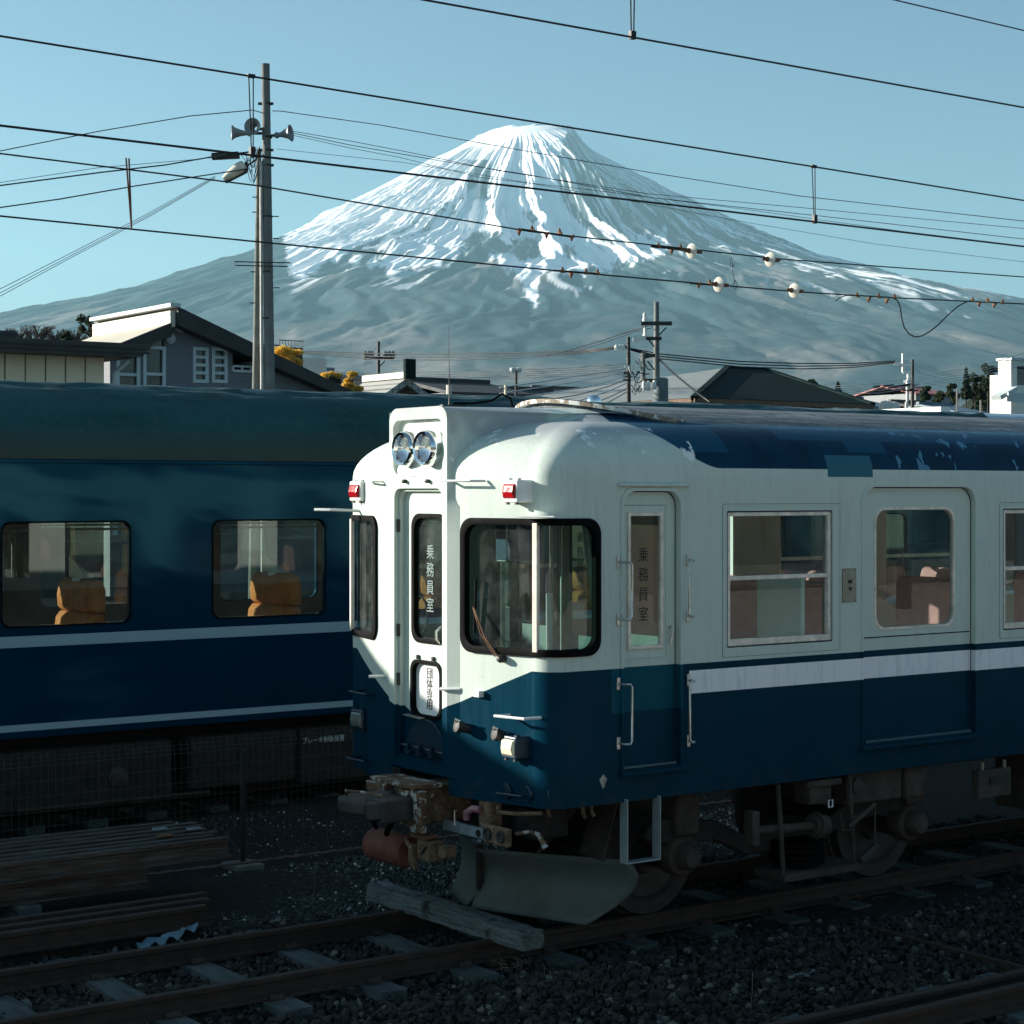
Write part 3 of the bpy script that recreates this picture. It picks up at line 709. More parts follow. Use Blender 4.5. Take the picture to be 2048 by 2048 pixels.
grab([(Xf(12.30), 12.30, 1.10), (Xf(12.2) - .10, 12.30, 1.10), (Xf(12.2) - .10, 12.05, 1.10), (Xf(12.0), 12.05, 1.10)], .010, 'navy')
MB().bar((Xf(10.12), 10.08, 2.925), (Xf(10.12) - .10, 10.03, 2.93), .28, .010, (0, 0, 1)).build('window_visor', M['white'], car)
grab([(Xf(12.4) + .02, 12.35, 2.945), (Xf(12.3) - .20, 12.42, 2.955), (Xf(12.3) - .26, 12.55, 2.955)], .012, 'white')
grab([(GX + .0, 10.96, 1.735), (GX - .03, 10.93, 1.735), (GX + .0, 10.86, 1.738), (Xf(10.8), 10.80, 1.740)], .011, 'white', 'bracket')
grab([(Xf(11.76), 11.77, 1.752), (Xf(11.76) - .12, 11.79, 1.756)], .012, 'white', 'bracket')
MB().box(Xf(10.62) - .035, Xf(10.62) + .01, 10.585, 10.655, 1.70, 1.745).build('bracket', M['white'], car, bevel=.006)
for yy, zz in ((11.42, 3.165), (11.12, 3.165)): MB().lathe((GX, yy, zz), (-1, 0, 0), [(0, .014), (.03, .014), (.034, .006)], 10).build('bolt', M['iron'], car, True)
for yy, zz in ((10.735, 1.475), (10.40, 1.45)):
    mb = MB(); c = Vector((Xf(yy) + .01, yy, zz)); ax = (-1, .1, .25)
    mb.lathe(c, ax, [(0, .034), (.06, .034), (.062, .042), (.10, .042), (.104, .03), (.105, .001)], 14); sk = mb.build('jumper_socket', M['iron'], car, True)
    MB().tube([c + Vector((-.10, .02, .05)), c + Vector((-.11, .0, .075)), c + Vector((-.09, -.03, .06))], .006, 6).build('clip', M['alu'], sk)
# wiper
mb = MB(); X_ = Xf(10.44)
mb.tube([(X_ - .03, 10.42, 1.975), (X_ - .065, 10.54, 2.12), (X_ - .06, 10.67, 2.30)], .006, 6); mb.tube([(X_ - .035, 10.455, 1.985), (X_ - .075, 10.575, 2.14), (X_ - .06, 10.685, 2.31)], .0045, 6)
wp = mb.build('wiper_arm', M['bronze'], car, True)
MB().bar((X_ - .05, 10.68, 2.13), (X_ - .055, 10.655, 2.50), .010, .016, (1, 0, 0)).build('wiper_blade', M['rubber'], wp)
MB().lathe((X_ + .01, 10.41, 1.972), (-1, 0, 0), [(0, .026), (.04, .026), (.055, .017), (.06, .001)], 14).build('wiper_spindle', M['iron'], wp, True)
# ---- wrap-round cab windows
sfn = lambda side: (lambda u, v, d: surf(u, v, d, side))
for sd, l in ((-1, front_win), (1, rrect(uW(.62), uX(7.80), 2.03, 2.885, .10))):
    l = dens_u(l)
    fr = gasket(l, sfn(sd), .046, .020, car, 'rubber', 'cab_window_frame')
    mb = MB(); sheet(mb, l, [], lambda u, z: surf(u, z, .03, sd), OU[20:37], list(np.linspace(2.1, 2.8, 5))); mb.build('window_glass', M['glass_dark'], fr, True)
    um = FW_M; mb = MB(); a = surf(um, 2.03, -.012, sd); b = surf(um, 2.885, -.012, sd); mb.bar(a, b, .042, .03, (1, .3 * -sd, 0)); mb.build('mullion', M['steel'], fr, bevel=.005)
# ---- crew door in the side
def fside(x, z, d=0.0): return Vector((x, 10.0 + d, z))
cd_loop = rrect(8.03, 8.53, 1.215, 3.097, .10, 6, (0, 0, 1, 1)); cwin = rrect(8.105, 8.405, 2.025, 2.945, .01, 2)
mb = MB(); sheet(mb, cd_loop, [cwin], lambda x, z: fside(x, z, .045)); rim(mb, cwin, lambda x, z: fside(x, z, .045), lambda x, z: fside(x, z, .07))
cd = mb.build('crew_door', M['car'], car, True)
def seam(l, d, w, parent):
    m9 = MB(); sheet(m9, l, [grow(l, -w)], lambda u, z: fside(u, z, d)); return m9.build('seam', M['seam'], parent)
M['seam'] = plain('dark_seam', (.022, .026, .024), .9, 0, .5, 9)  # dark line drawn along the gaps of doors and window panels
seam(grow(cd_loop, -.001), .0435, .007, cd); seam(rrect(8.064, 8.446, 1.954, 3.001, .01, 2), .0435, .003, cd)
def frame(x0, x1, z0, z1, w, d0, d1, parent, name='window_frame', mat='steel', rails=(), bot=None):
    mb = MB(); bot = bot or w
    mb.box(x0, x0 + w, 10 + d0, 10 + d1, z0 + bot, z1 - w); mb.box(x1 - w, x1, 10 + d0, 10 + d1, z0 + bot, z1 - w)
    mb.box(x0, x1, 10 + d0, 10 + d1 + .001, z1 - w, z1); mb.box(x0, x1, 10 + d0, 10 + d1 + .001, z0, z0 + bot)
    for z in rails: mb.box(x0 + w, x1 - w, 10 + d0 + .004, 10 + d1, z - .015, z + .015)
    return mb.build(name, M[mat], parent, bevel=.003)
cw = frame(8.10, 8.41, 2.02, 2.95, .024, .030, .062, cd)
MB().add([fside(8.12, 2.04, .05), fside(8.39, 2.04, .05), fside(8.39, 2.93, .05), fside(8.12, 2.93, .05)], [(0, 1, 2, 3)]).build('window_glass', M['glass'], cw)
for ch, z in zip('乗務員室', (2.655, 2.52, 2.385, 2.25)): text(ch, .105, (8.245, 10.045, z), SIDE, M['ink'], cw, 'lettering', .0006, .85)
mb = MB(); mb.box(8.065, 8.445, 10.038, 10.046, 1.955, 1.962); mb.box(8.065, 8.072, 10.038, 10.046, 1.962, 3.0); mb.box(8.438, 8.445, 10.038, 10.046, 1.962, 3.0)
mb.build('door_trim', M['car'], cd)
mb = MB(); mb.tube([(8.475, 10.045, 2.16), (8.475, 10.01, 2.16), (8.47, 10.0, 2.12), (8.462, 10.02, 2.04)], .010, 7); mb.build('door_handle', M['alu'], cd, True)
mb = MB(); L = cd_loop; rim(mb, grow(L, .022), lambda x, z: fside(x, z, -.012), lambda x, z: fside(x, z, .003))
sheet(mb, grow(L, .022), [L], lambda x, z: fside(x, z, -.012)); rim(mb, L, lambda x, z: fside(x, z, -.012), lambda x, z: fside(x, z, .01)); mb.build('door_surround', M['car'], car, True)
MB().box(7.985, 8.605, 9.965, 10.002, 3.128, 3.150).build('drip_rail', M['car'], car, bevel=.005)
mb = MB(); mb.box(8.0, 8.56, 9.955, 10.002, 1.17, 1.205); mb.build('door_sill', M['car'], car, bevel=.008)
MB().box(8.045, 8.515, 10.012, 10.04, 1.218, 1.235).build('threshold', plain('threshold_teal', (.03, .09, .11), .4), car)
def handrail(x, z0, z1, inward):
    mb = MB(); xi = x + inward * .055; y = 9.915
    mb.tube([(x, 9.995, z0), (x, y + .02, z0), (x + inward * .015, y, z0), (xi - inward * .015, y, z0), (xi, y, z0 + .02), (xi, y, z1 - .02), (xi - inward * .015, y, z1), (x + inward * .015, y, z1), (x, y + .02, z1), (x, 9.995, z1)], .0085, 8)
    h = mb.build('handrail', M['alu'], car, True)
    for z in (z0, z1): MB().box(x - .014, x + .014, 9.988, 9.999, z - .042, z + .042).build('rail_foot', M['alu'], h, bevel=.004)
handrail(7.985, 2.235, 2.62, 1); handrail(8.60, 2.235, 2.62, -1); handrail(7.985, 1.40, 1.80, 1); handrail(8.605, 1.37, 1.79, -1)
# burnt patch of bare metal near the corner
mb = MB(); mb.add([(7.86 + .028 * math.cos(a) * (1 + .3 * math.sin(3 * a)), 9.9985, 1.155 + .04 * math.sin(a) * (1 + .25 * math.cos(4 * a))) for a in np.linspace(0, 2 * math.pi, 17)[:-1]], [tuple(range(16))])
mb.build('bare_patch', rust_mat('bare_patch', (.10, .05, .02), (.55, .52, .42), None), car)
# ---- passenger windows
def side_window(x, seen):
    mb = MB(); l = rrect(x - .047, x + 1.115, 1.93, 3.003, .02, 3)
    sheet(mb, l, [rrect(x - .035, x + 1.103, 1.942, 2.991, .02, 3)], lambda u, z: fside(u, z, -.004)); rim(mb, l, lambda u, z: fside(u, z, -.004), lambda u, z: fside(u, z, .002))
    wp_ = mb.build('window_panel', M['car'], car); seam(grow(l, .003), -.0005, .004, wp_); seam(rrect(x - .006, x + 1.026, 1.994, 2.956, .012, 2), -.0008, .007, wp_)
    w = frame(x + .004, x + 1.016, 2.004, 2.946, .028, .006, .045, car, 'window_frame', 'steel', (2.48,), .045)
    MB().add([fside(x + .03, 2.495, .030), fside(x + .99, 2.495, .030), fside(x + .99, 2.92, .030), fside(x + .03, 2.92, .030)], [(0, 1, 2, 3)]).build('window_pane', M['glass'], w)
    MB().add([fside(x + .03, 2.045, .038), fside(x + .99, 2.045, .038), fside(x + .99, 2.465, .038), fside(x + .03, 2.465, .038)], [(0, 1, 2, 3)]).build('window_pane', M['glass'], w)
for i, x in enumerate(WX): side_window(x, i)
def side_door(x):
    l = rrect(x, x + 1.236, 1.215, 3.127, .13, 6, (.15, .15, 1, 1)); wl = rrect(x + .172, x + 1.036, 2.06, 2.96, .10, 7)
    mb = MB(); sheet(mb, l, [wl], lambda u, z: fside(u, z, .042)); rim(mb, wl, lambda u, z: fside(u, z, .042), lambda u, z: fside(u, z, .065))
    d = mb.build('side_door', M['car'], car, True)
    seam(grow(l, -.001), .0405, .008, d); gasket(wl, lambda u, z, dd: fside(u, z, .042 + dd), .018, .006, d, 'steel')
    m2 = MB(); sheet(m2, wl, [], lambda u, z: fside(u, z, .055)); m2.build('window_glass', M['glass'], d)
    m3 = MB(); o = grow(l, .020); sheet(m3, o, [l], lambda u, z: fside(u, z, -.008)); rim(m3, o, lambda u, z: fside(u, z, -.008), lambda u, z: fside(u, z, .004)); rim(m3, l, lambda u, z: fside(u, z, -.008), lambda u, z: fside(u, z, .01)); m3.build('door_surround', M['car'], car, True)
    MB().box(x + .03, x + 1.21, 10.036, 10.041, 1.995, 2.002).build('door_trim', M['rubber'], d)
    MB().box(x - .04, x + 1.24, 9.955, 10.002, 1.165, 1.20).build('door_sill', M['car'], car, bevel=.008)
    MB().box(x + .04, x + 1.20, 10.01, 10.038, 1.2, 1.235).build('threshold', plain('threshold_teal', (.02, .09, .12), .4), car)
for x in DX: side_door(x)
mb = MB(); mb.box(10.095, 10.235, 9.988, 9.999, 2.275, 2.525); pb = mb.build('door_switch', M['plate'], car, bevel=.003)
MB().box(10.148, 10.188, 9.984, 9.99, 2.415, 2.44).build('switch_window', M['black'], pb); MB().lathe((10.168, 9.99, 2.375), (0, -1, 0), [(0, .014), (.006, .014)], 12).build('keyhole', M['black'], pb)
for dx in (.012, .128):
    for dz in (.012, .238): MB().lathe((10.095 + dx, 9.989, 2.275 + dz), (0, -1, 0), [(0, .006), (.003, .005)], 8).build('screw', M['iron'], pb)
# ---- aerial on the cab roof
b = at(888, 836, Y=11.27)
mb = MB(); mb.tube([(7.47, 11.27, 3.70), (7.47, 11.27, 3.78), (7.46, 11.27, 4.28)], [.010, .004, .0013], 6); mb.box(7.40, 7.60, 11.25, 11.29, 3.695, 3.71); ae = mb.build('aerial', M['iron'], car)
MB().tube([(7.50, 11.27, 3.72), (7.62, 11.2, 3.72), (7.75, 11.15, 3.74), (7.82, 11.12, 3.79), (7.88, 11.1, 3.76), (7.90, 11.1, 3.70)], .009, 6).build('aerial_cable', M['rubber'], ae, True)

# ---- inside the railcar
mb = MB(); mb.box(7.45, XEND - .1, YC - HW + .06, YC + HW - .06, 1.08, 1.12); mb.build('cabin_floor', M['coach_floor'], car)
mb = MB(); mb.box(7.9, XEND - .1, YC - HW + .10, YC + HW - .10, 3.22, 3.24); mb.build('ceiling', M['car_in'], car)
for sd in (-1, 1):
    mb = MB(); holes = [rrect(uX(x) + .02, uX(x + 1.02) - .02, 2.03, 2.92, .02, 2) for x in WX] + [rrect(uX(x + .18), uX(x + 1.03), 2.07, 2.95, .10) for x in DX]
    sheet(mb, [(uX(8.80), 1.12), (uX(XEND - .1), 1.12), (uX(XEND - .1), 3.22), (uX(8.80), 3.22)], holes, lambda u, z: surf(u, z, .075, sd)); mb.build('side_lining', M['car_in'], car)
    if sd > 0:
        for x in WX: MB().add([surf(uX(x), 2.0, .04, 1), surf(uX(x + 1.02), 2.0, .04, 1), surf(uX(x + 1.02), 2.95, .04, 1), surf(uX(x), 2.95, .04, 1)], [(0, 1, 2, 3)]).build('window_pane', M['glass'], car)
        for x in WX:
            mb = MB(); mb.box(x, x + 1.02, 12.575, 12.60, 2.465, 2.495); mb.build('window_rail', M['alu'], car)
# partition behind the driver
mb = MB(); P = [(10.08, 1.12), (12.56, 1.12), (12.56, 3.22), (10.08, 3.22)]
sheet(mb, P, [rrect(10.25, 10.95, 2.05, 2.85, .06), rrect(11.12, 11.55, 2.0, 2.9, .05), rrect(11.75, 12.4, 2.05, 2.85, .06)], lambda y, z: Vector((8.78, y, z))); mb.build('cab_partition', M['cab_in'], car)
for ch, z in zip('乗務員室', (2.74, 2.63, 2.52, 2.41)): text(ch, .085, (8.77, 11.44, z), FRONT, M['ink'], car, 'lettering', .0006)
for y in (10.98, 11.09, 11.58, 11.70):
    MB().tube([(8.72, y, 1.5), (8.70, y, 1.55), (8.70, y, 2.8), (8.72, y, 2.85)], .011, 6).build('pole', M['alu'], car)
MB().box(7.62, 8.0, 10.12, 10.95, 1.9, 1.96).build('driver_desk', M['cab_in'], car, bevel=.01)
MB().box(7.60, 7.63, 10.60, 10.78, 2.05, 2.30).build('gauge_box', M['black'], car, bevel=.01)
MB().tube([(7.9, 10.66, 1.96), (7.9, 10.66, 2.38)], .022, 8).build('white_post', M['white'], car)
mb = MB(); mb.box(7.60, 7.61, 10.36, 10.88, 2.62, 2.90); bl = mb.build('sun_blind', M['blind'], car)
MB().tube([(7.585, 10.84, 2.61), (7.585, 10.40, 2.61)], .008, 6).build('blind_rod', M['alu'], bl)
MB().tube([(7.58, 10.72, 2.9), (7.58, 10.72, 2.66), (7.57, 10.70, 2.62), (7.57, 10.60, 2.62)], .006, 6).build('blind_arm', M['alu'], bl)
rows = []
for z in np.linspace(1.95, 2.92, 10):
    rows.append([Vector((7.80 + .30 * t + .25 * ((2.92 - z)) * (1 - t) * .6, 10.16 + .018 * math.sin(t * 38), z)) for t in np.linspace(0, 1, 60)])
MB().grid(rows).build('curtain', M['curtain'], car, 'all')
rows = []
for z in np.linspace(1.95, 2.92, 6):
    rows.append([Vector((7.66 + .012 * math.sin(t * 30), 10.80 + .10 * t, z)) for t in np.linspace(0, 1, 24)])
MB().grid(rows).build('curtain', M['curtain'], car, 'all')
mb = MB(); mb.tube([Vector((7.75, 12.15 + .16 * math.cos(a), 2.16 + .16 * math.sin(a))) for a in np.linspace(0, 2 * math.pi, 25)], .008, 6, False); mb.build('hand_wheel', M['black'], car, True)
MB().tube([(7.9, 11.95, 1.9), (7.9, 11.95, 2.55)], .012, 6).build('white_post', M['white'], car)
# lit door post and seats seen through the side windows
def bench_seat(x, y0, y1, zt, mat, face=1):
    mb = MB(); 
    prof = [(0, 1.55), (.0, zt - .08), (.02, zt - .02), (.06, zt), (.12, zt - .02), (.15, zt - .10), (.20, 1.75), (.22, 1.6), (.62, 1.56), (.64, 1.50), (.62, 1.42), (0, 1.42)]
    mb.prism([(x + face * a, y0, b) for a, b in prof], (0, y1 - y0, 0)); return mb.build('seat', mat, car, bevel=.02)
for x in (10.45, 11.72, 13.2, 14.4): bench_seat(x, 10.25, 11.0, 2.40, M['pink'], 1)
for x in (10.9, 12.1, 13.6): bench_seat(x, 11.72, 12.45, 2.38, M['pink'], 1)
MB().box(9.80, 9.84, 10.12, 10.6, 1.2, 2.46).build('draught_screen', M['linen'], car, bevel=.01)
mb = MB(); mb.tube([(9.15, 10.5, 1.15), (9.15, 10.5, 3.2)], .014, 8); mb.build('grab_pole', M['alu'], car)
for x0, x1 in ((9.02, 9.16), (9.78, 9.94)):
    rows = [[Vector((x0 + (x1 - x0) * t, 12.50 + .015 * math.sin(t * 22), z)) for t in np.linspace(0, 1, 20)] for z in np.linspace(2.05, 2.92, 4)]
    MB().grid(rows).build('curtain', plain('amber_curtain', (.40, .22, .08), .9, 0, .3, 10), car, 'all')

# ------------------------------------------------------------------ under the railcar
def under_car():
    MB().box(7.7, XEND - .5, 10.35, 12.3, .92, 1.04).build('underframe', M['under'], car)
    MB().box(7.5, 7.8, 10.3, 12.3, .75, .95).build('headstock', M['under'], car, bevel=.02)
    # coupler: draft box, knuckle head, hoses
    mb = MB(); mb.box(7.02, 7.5, 11.02, 11.30, .80, 1.06); cp = mb.build('coupler', M['rust_brown'], car, bevel=.02)
    mb = MB(); mb.box(6.98, 7.04, 10.90, 11.02, .76, 1.05); mb.box(6.97, 7.03, 11.04, 11.16, .80, 1.04); mb.bar((6.95, 11.12, .97), (6.98, 11.0, .80), .03, .04); mb.bar((6.96, 10.93, .98), (6.99, 10.88, .80), .025, .03); mb.build('coupler_bracket', M['white_rust'], cp, bevel=.008)
    mb = MB(); mb.box(6.96, 7.20, 10.95, 11.52, 1.055, 1.085); mb.box(6.94, 7.02, 11.30, 11.54, .985, 1.055); mb.build('coupler_plate', M['white_rust'], cp, bevel=.006)
    mb = MB(); mb.box(6.74, 7.0, 10.98, 11.22, .84, 1.0); mb.prism([(6.74, 11.22, .86), (6.62, 11.36, .88), (6.66, 11.46, .90), (6.82, 11.42, .93), (7.0, 11.22, .94)], (0, 0, .08)); mb.prism([(6.76, 11.0, .86), (6.66, 11.06, .86), (6.70, 11.14, .86), (6.80, 11.12, .86)], (0, 0, .12)); mb.build('knuckle', M['iron'], cp, bevel=.015)
    mb = MB(); mb.tube([(6.70, 11.40, .99), (6.66, 11.34, 1.03), (6.72, 11.22, 1.03), (6.80, 11.1, 1.01)], .010, 6); mb.build('release_lever', M['white_rust'], cp)
    mb = MB(); mb.tube([(6.98, 11.25, .80), (6.96, 11.28, .74), (6.99, 11.34, .70)], .022, 8); mb.tube([(6.97, 11.40, .95), (6.92, 11.45, .82), (6.98, 11.46, .72)], .016, 7); mb.build('brake_hose', M['rubber'], car, True)
    # red air reservoir and the valve block at its end
    c = (7.08, 11.66, .575); mb = MB(); mb.lathe(c, (.05, -1, .01), [(-.01, .02), (0, .095), (.02, .115), (.42, .115), (.45, .10), (.455, .02)], 26); res = mb.build('air_reservoir', M['rustpaint'], car, True)
    mb = MB(); mb.box(7.06, 7.18, 10.90, 11.06, .56, .70); mb.box(7.03, 7.07, 11.07, 11.13, .52, .66); mb.bar((7.03, 11.17, .69), (7.05, 11.08, .60), .02, .035); mb.bar((7.04, 11.12, .54), (7.06, 11.06, .49), .045, .02); mb.box(7.10, 7.20, 10.78, 10.86, .60, .68); mb.build('valve_block', M['rust_brown'], res, bevel=.008)
    MB().box(7.04, 7.16, 10.94, 11.12, .705, .735).build('flange', M['bronze'], res, bevel=.008)
    MB().bar((7.055, 11.0, .60), (7.055, 10.93, .66), .012, .012).build('slot', M['black'], res)
    # bracket beam across the front with round sockets
    mb = MB(); mb.bar((7.26, 11.02, .785), (7.25, 10.52, .79), .03, .07, (0, 0, 1)); bb = mb.build('bracket_beam', plain('beam_grey', (.20, .24, .25), .6, 0, .3, 12), car, bevel=.005)
    mb = MB(); mb.box(7.23, 7.27, 10.22, 10.51, .745, .865); mb.build('socket_plate', M['rust_brown'], bb, bevel=.01)
    for y in (10.44, 10.29): MB().lathe((7.235, y, .805), (-1, 0, 0), [(0, .042), (.02, .042), (.02, .028), (.008, .02)], 16).build('socket', M['iron'], bb, True)
    MB().lathe((7.232, 10.56, .79), (-1, 0, 0), [(0, .026), (.004, .026)], 14).build('hole', M['black'], bb)
    MB().tube([(7.24, 10.86, .80), (7.24, 10.86, .905), (7.24, 10.83, .905)], .006, 6).build('hook', M['alu'], bb)
    mb = MB(); mb.box(7.3, 7.40, 10.52, 10.66, .80, 1.0); hb = mb.build('hose_bracket', M['rust_brown'], car, bevel=.01)
    mb = MB(); mb.tube([(7.27, 10.60, .94), (7.25, 10.65, .945), (7.23, 10.70, .91), (7.24, 10.71, .865)], .024, 10); mb.build('hose_coupling', plain('pink_paint', (.30, .13, .15), .5, 0, .2, 20), hb, True)
    mb = MB(); mb.tube([(7.35, 10.50, .93), (7.36, 10.3, .945), (7.42, 10.1, .97)], .014, 7); mb.build('air_pipe', M['rust_brown'], car, True)
    mb = MB(); mb.tube([(7.30, 10.22, .83), (7.36, 10.14, .85), (7.40, 10.10, .83), (7.42, 10.05, .75)], [.013, .013, .018, .022], 8); mb.build('air_hose', M['white_rust'], car, True)
    for k, (x, y) in enumerate(((7.55, 10.2), (7.72, 10.04), (7.80, 10.05))): MB().tube([(x, y, 1.02), (x, y, .95), (x + .02, y, .92)], .014, 7).build('drain_cock', M['rust_brown'], car)
    # snow plough: two curved blades meeting on the middle line
    def blade(ang, L, name, mat):
        ap = Vector((7.80, 11.40, 0)); dv = Vector((.36, ang * .933, 0)); nf = Vector((-.933, ang * .36, 0)); rows = []; n = 18
        zb, zt = .075, .50
        for i in range(n + 1):
            t = i / n; row = []
            for k in range(11):
                v = k / 10; z = zb + (zt - zb + .05 * t) * v
                end = L * (.74 + .26 * math.sin(min(1, v * 1.25) * math.pi / 2)) if v < .8 else L * (1 - .06 * ((v - .8) / .2) ** 2)
                off = -.10 * math.sin(v * math.pi) * .9 + .05 * (1 - v) * 1.6
                row.append(ap + dv * (end * t) + nf * off + Vector((0, 0, z)))
            rows.append(row)
        mb = MB(); mb.grid(rows); o = mb.build(name, mat, car, 'all'); sm = o.modifiers.new('thick', 'SOLIDIFY'); sm.thickness = .012; return o
    blade(-1, 1.32, 'plough_blade', M['plough']); blade(1, .72, 'plough_blade', M['plough'])
    MB().box(7.80, 7.84, 11.38, 11.42, .08, .52).build('plough_edge', M['under'], car)
    mb = MB(); mb.bar((8.1, 10.5, .98), (7.98, 10.9, .52), .05, .012); mb.bar((8.25, 10.45, .98), (8.15, 10.5, .54), .26, .012, (1, 0, 0)); mb.build('plough_stay', M['under2'], car)
    # hanging step
    mb = MB(); X0_, X1_ = 8.045, 8.33
    for x in (X0_, X1_): mb.box(x - .004, x + .004, 9.965, 10.05, .592, 1.02)
    mb.box(X0_ - .004, X1_ + .004, 9.965, 10.05, .582, .592); mb.build('hanging_step', plain('step_grey', (.30, .36, .37), .5, .3, .15, 12), car, bevel=.003)
    # bogie
    def wheel(x):
        for y in (10.80, 11.90):
            s_ = -1 if y < 11.3 else 1
            mb = MB(); mb.lathe((x, y, .43), (0, s_, 0), [(-.06, .10), (-.06, .455), (-.035, .455), (-.03, .43), (.05, .425), (.055, .33), (.02, .30), (.01, .14), (.05, .12), (.05, .01)], 40); mb.build('wheel', M['iron'], car, True)
        MB().tube([(x, 10.45, .43), (x, 12.2, .43)], .07, 12).build('axle', M['under'], car, True)
        for s_, y in ((-1, 10.38), (1, 12.30)):
            mb = MB(); mb.lathe((x, y + .10 * -s_, .49), (0, s_, 0), [(0, .15), (.10, .155), (.13, .14), (.14, .10), (.20, .095), (.235, .07), (.245, .01)], 24); ab = mb.build('axle_box', M['under2'], car, True)
            if s_ < 0:
                MB().box(x - .11, x + .11, 10.30, 10.46, .64, .94).build('axle_spring', M['under2'], car, bevel=.03)
    for x in (8.87, 11.22): wheel(x)
    mb = MB(); prof = [(8.5, .66), (8.62, .78), (9.2, .70), (9.5, .56), (10.2, .56), (10.5, .70), (11.1, .78), (11.22, .66), (11.1, .60), (10.5, .56), (10.2, .42), (9.5, .42), (9.2, .56), (8.6, .60)]
    mb.prism([(x, 10.36, z) for x, z in prof], (0, .10, 0)); mb.build('bogie_frame', M['under'], car, bevel=.015)
    mb = MB(); 
    for k in range(4): mb.lathe((9.92, 10.30, .33 + k * .045), (0, 0, 1), [(0, .19), (.012, .21), (.040, .21), (.05, .19)], 24)
    mb.build('air_spring', M['rubber'], car, True)
    mb = MB(); mb.box(9.6, 10.42, 10.08, 10.42, .25, .31); mb.build('spring_beam', M['under2'], car, bevel=.015)
    mb = MB(); mb.tube([(9.31, 10.08, .665), (9.86, 10.08, .64)], .032, 10); mb.tube([(9.86, 10.08, .64), (10.0, 10.08, .635)], .075, 18); mb.tube([(9.90, 10.08, .64), (9.92, 10.08, .64)], .10, 18); mb.build('damper', M['under2'], car, True)
    MB().box(9.24, 9.31, 10.03, 10.13, .56, .81).build('damper_bracket', M['under2'], car, bevel=.01)
    for x in (9.50, 10.22): MB().tube([(x, 10.05, .98), (x, 10.02, .65), (x + .05, 10.05, .33)], .018, 7).build('swing_link', M['under2'], car, True)
    mb = MB(); mb.box(9.82, 10.04, 10.05, 10.22, .80, .96); mb.box(9.77, 10.12, 10.02, 10.28, .93, .98); mb.build('side_bearer', M['under2'], car, bevel=.01)
    MB().tube([(9.96, 10.0, .78), (10.0, 10.0, .78), (10.0, 10.0, .83), (9.96, 10.0, .83), (9.96, 10.0, .78)], .006, 6).build('shackle', M['white'], car)
    mb = MB(); mb.tube([(10.08, 10.0, .72), (10.10, 9.99, .60), (10.20, 9.99, .59), (10.24, 10.0, .70)], .008, 6); mb.tube([(10.15, 9.98, .62), (10.42, 9.98, .76)], .018, 7); mb.tube([(10.42, 9.98, .76), (10.42, 9.98, .45)], .008, 6); mb.build('brake_gear', M['under2'], car)
    mb = MB(); mb.bar((10.28, 10.0, .35), (10.46, 10.0, .45), .05, .05); mb.build('brake_shoe', M['iron'], car, bevel=.01)
    # equipment boxes
    mb = MB(); mb.box(10.27, 10.86, 10.12, 10.6, .745, .98); eb = mb.build('equipment_box', M['under2'], car, bevel=.015)
    MB().lathe((10.38, 10.12, .88), (0, -1, 0), [(0, .06), (.012, .06), (.014, .05)], 20).build('cover_plate', M['iron'], eb, True)
    for x0, x1, z0 in ((10.88, 11.12, .74), (12.6, 13.4, .45), (13.6, 14.6, .5), (15, 16.4, .45)): MB().box(x0, x1, 10.10, 10.7, z0, .98).build('equipment_box', M['under2'], car, bevel=.02)
    mb = MB(); mb.box(11.62, 12.0, 10.02, 10.10, .68, .90); nb = mb.build('notice_box', M['under2'], car, bevel=.006); MB().box(11.74, 11.88, 10.01, 10.02, .78, .84).build('notice_panel', M['black'], nb)
    for x in (11.68, 11.94): MB().box(x - .012, x + .012, 10.03, 10.05, .90, .96).build('hanger', M['plate'], nb)
under_car()

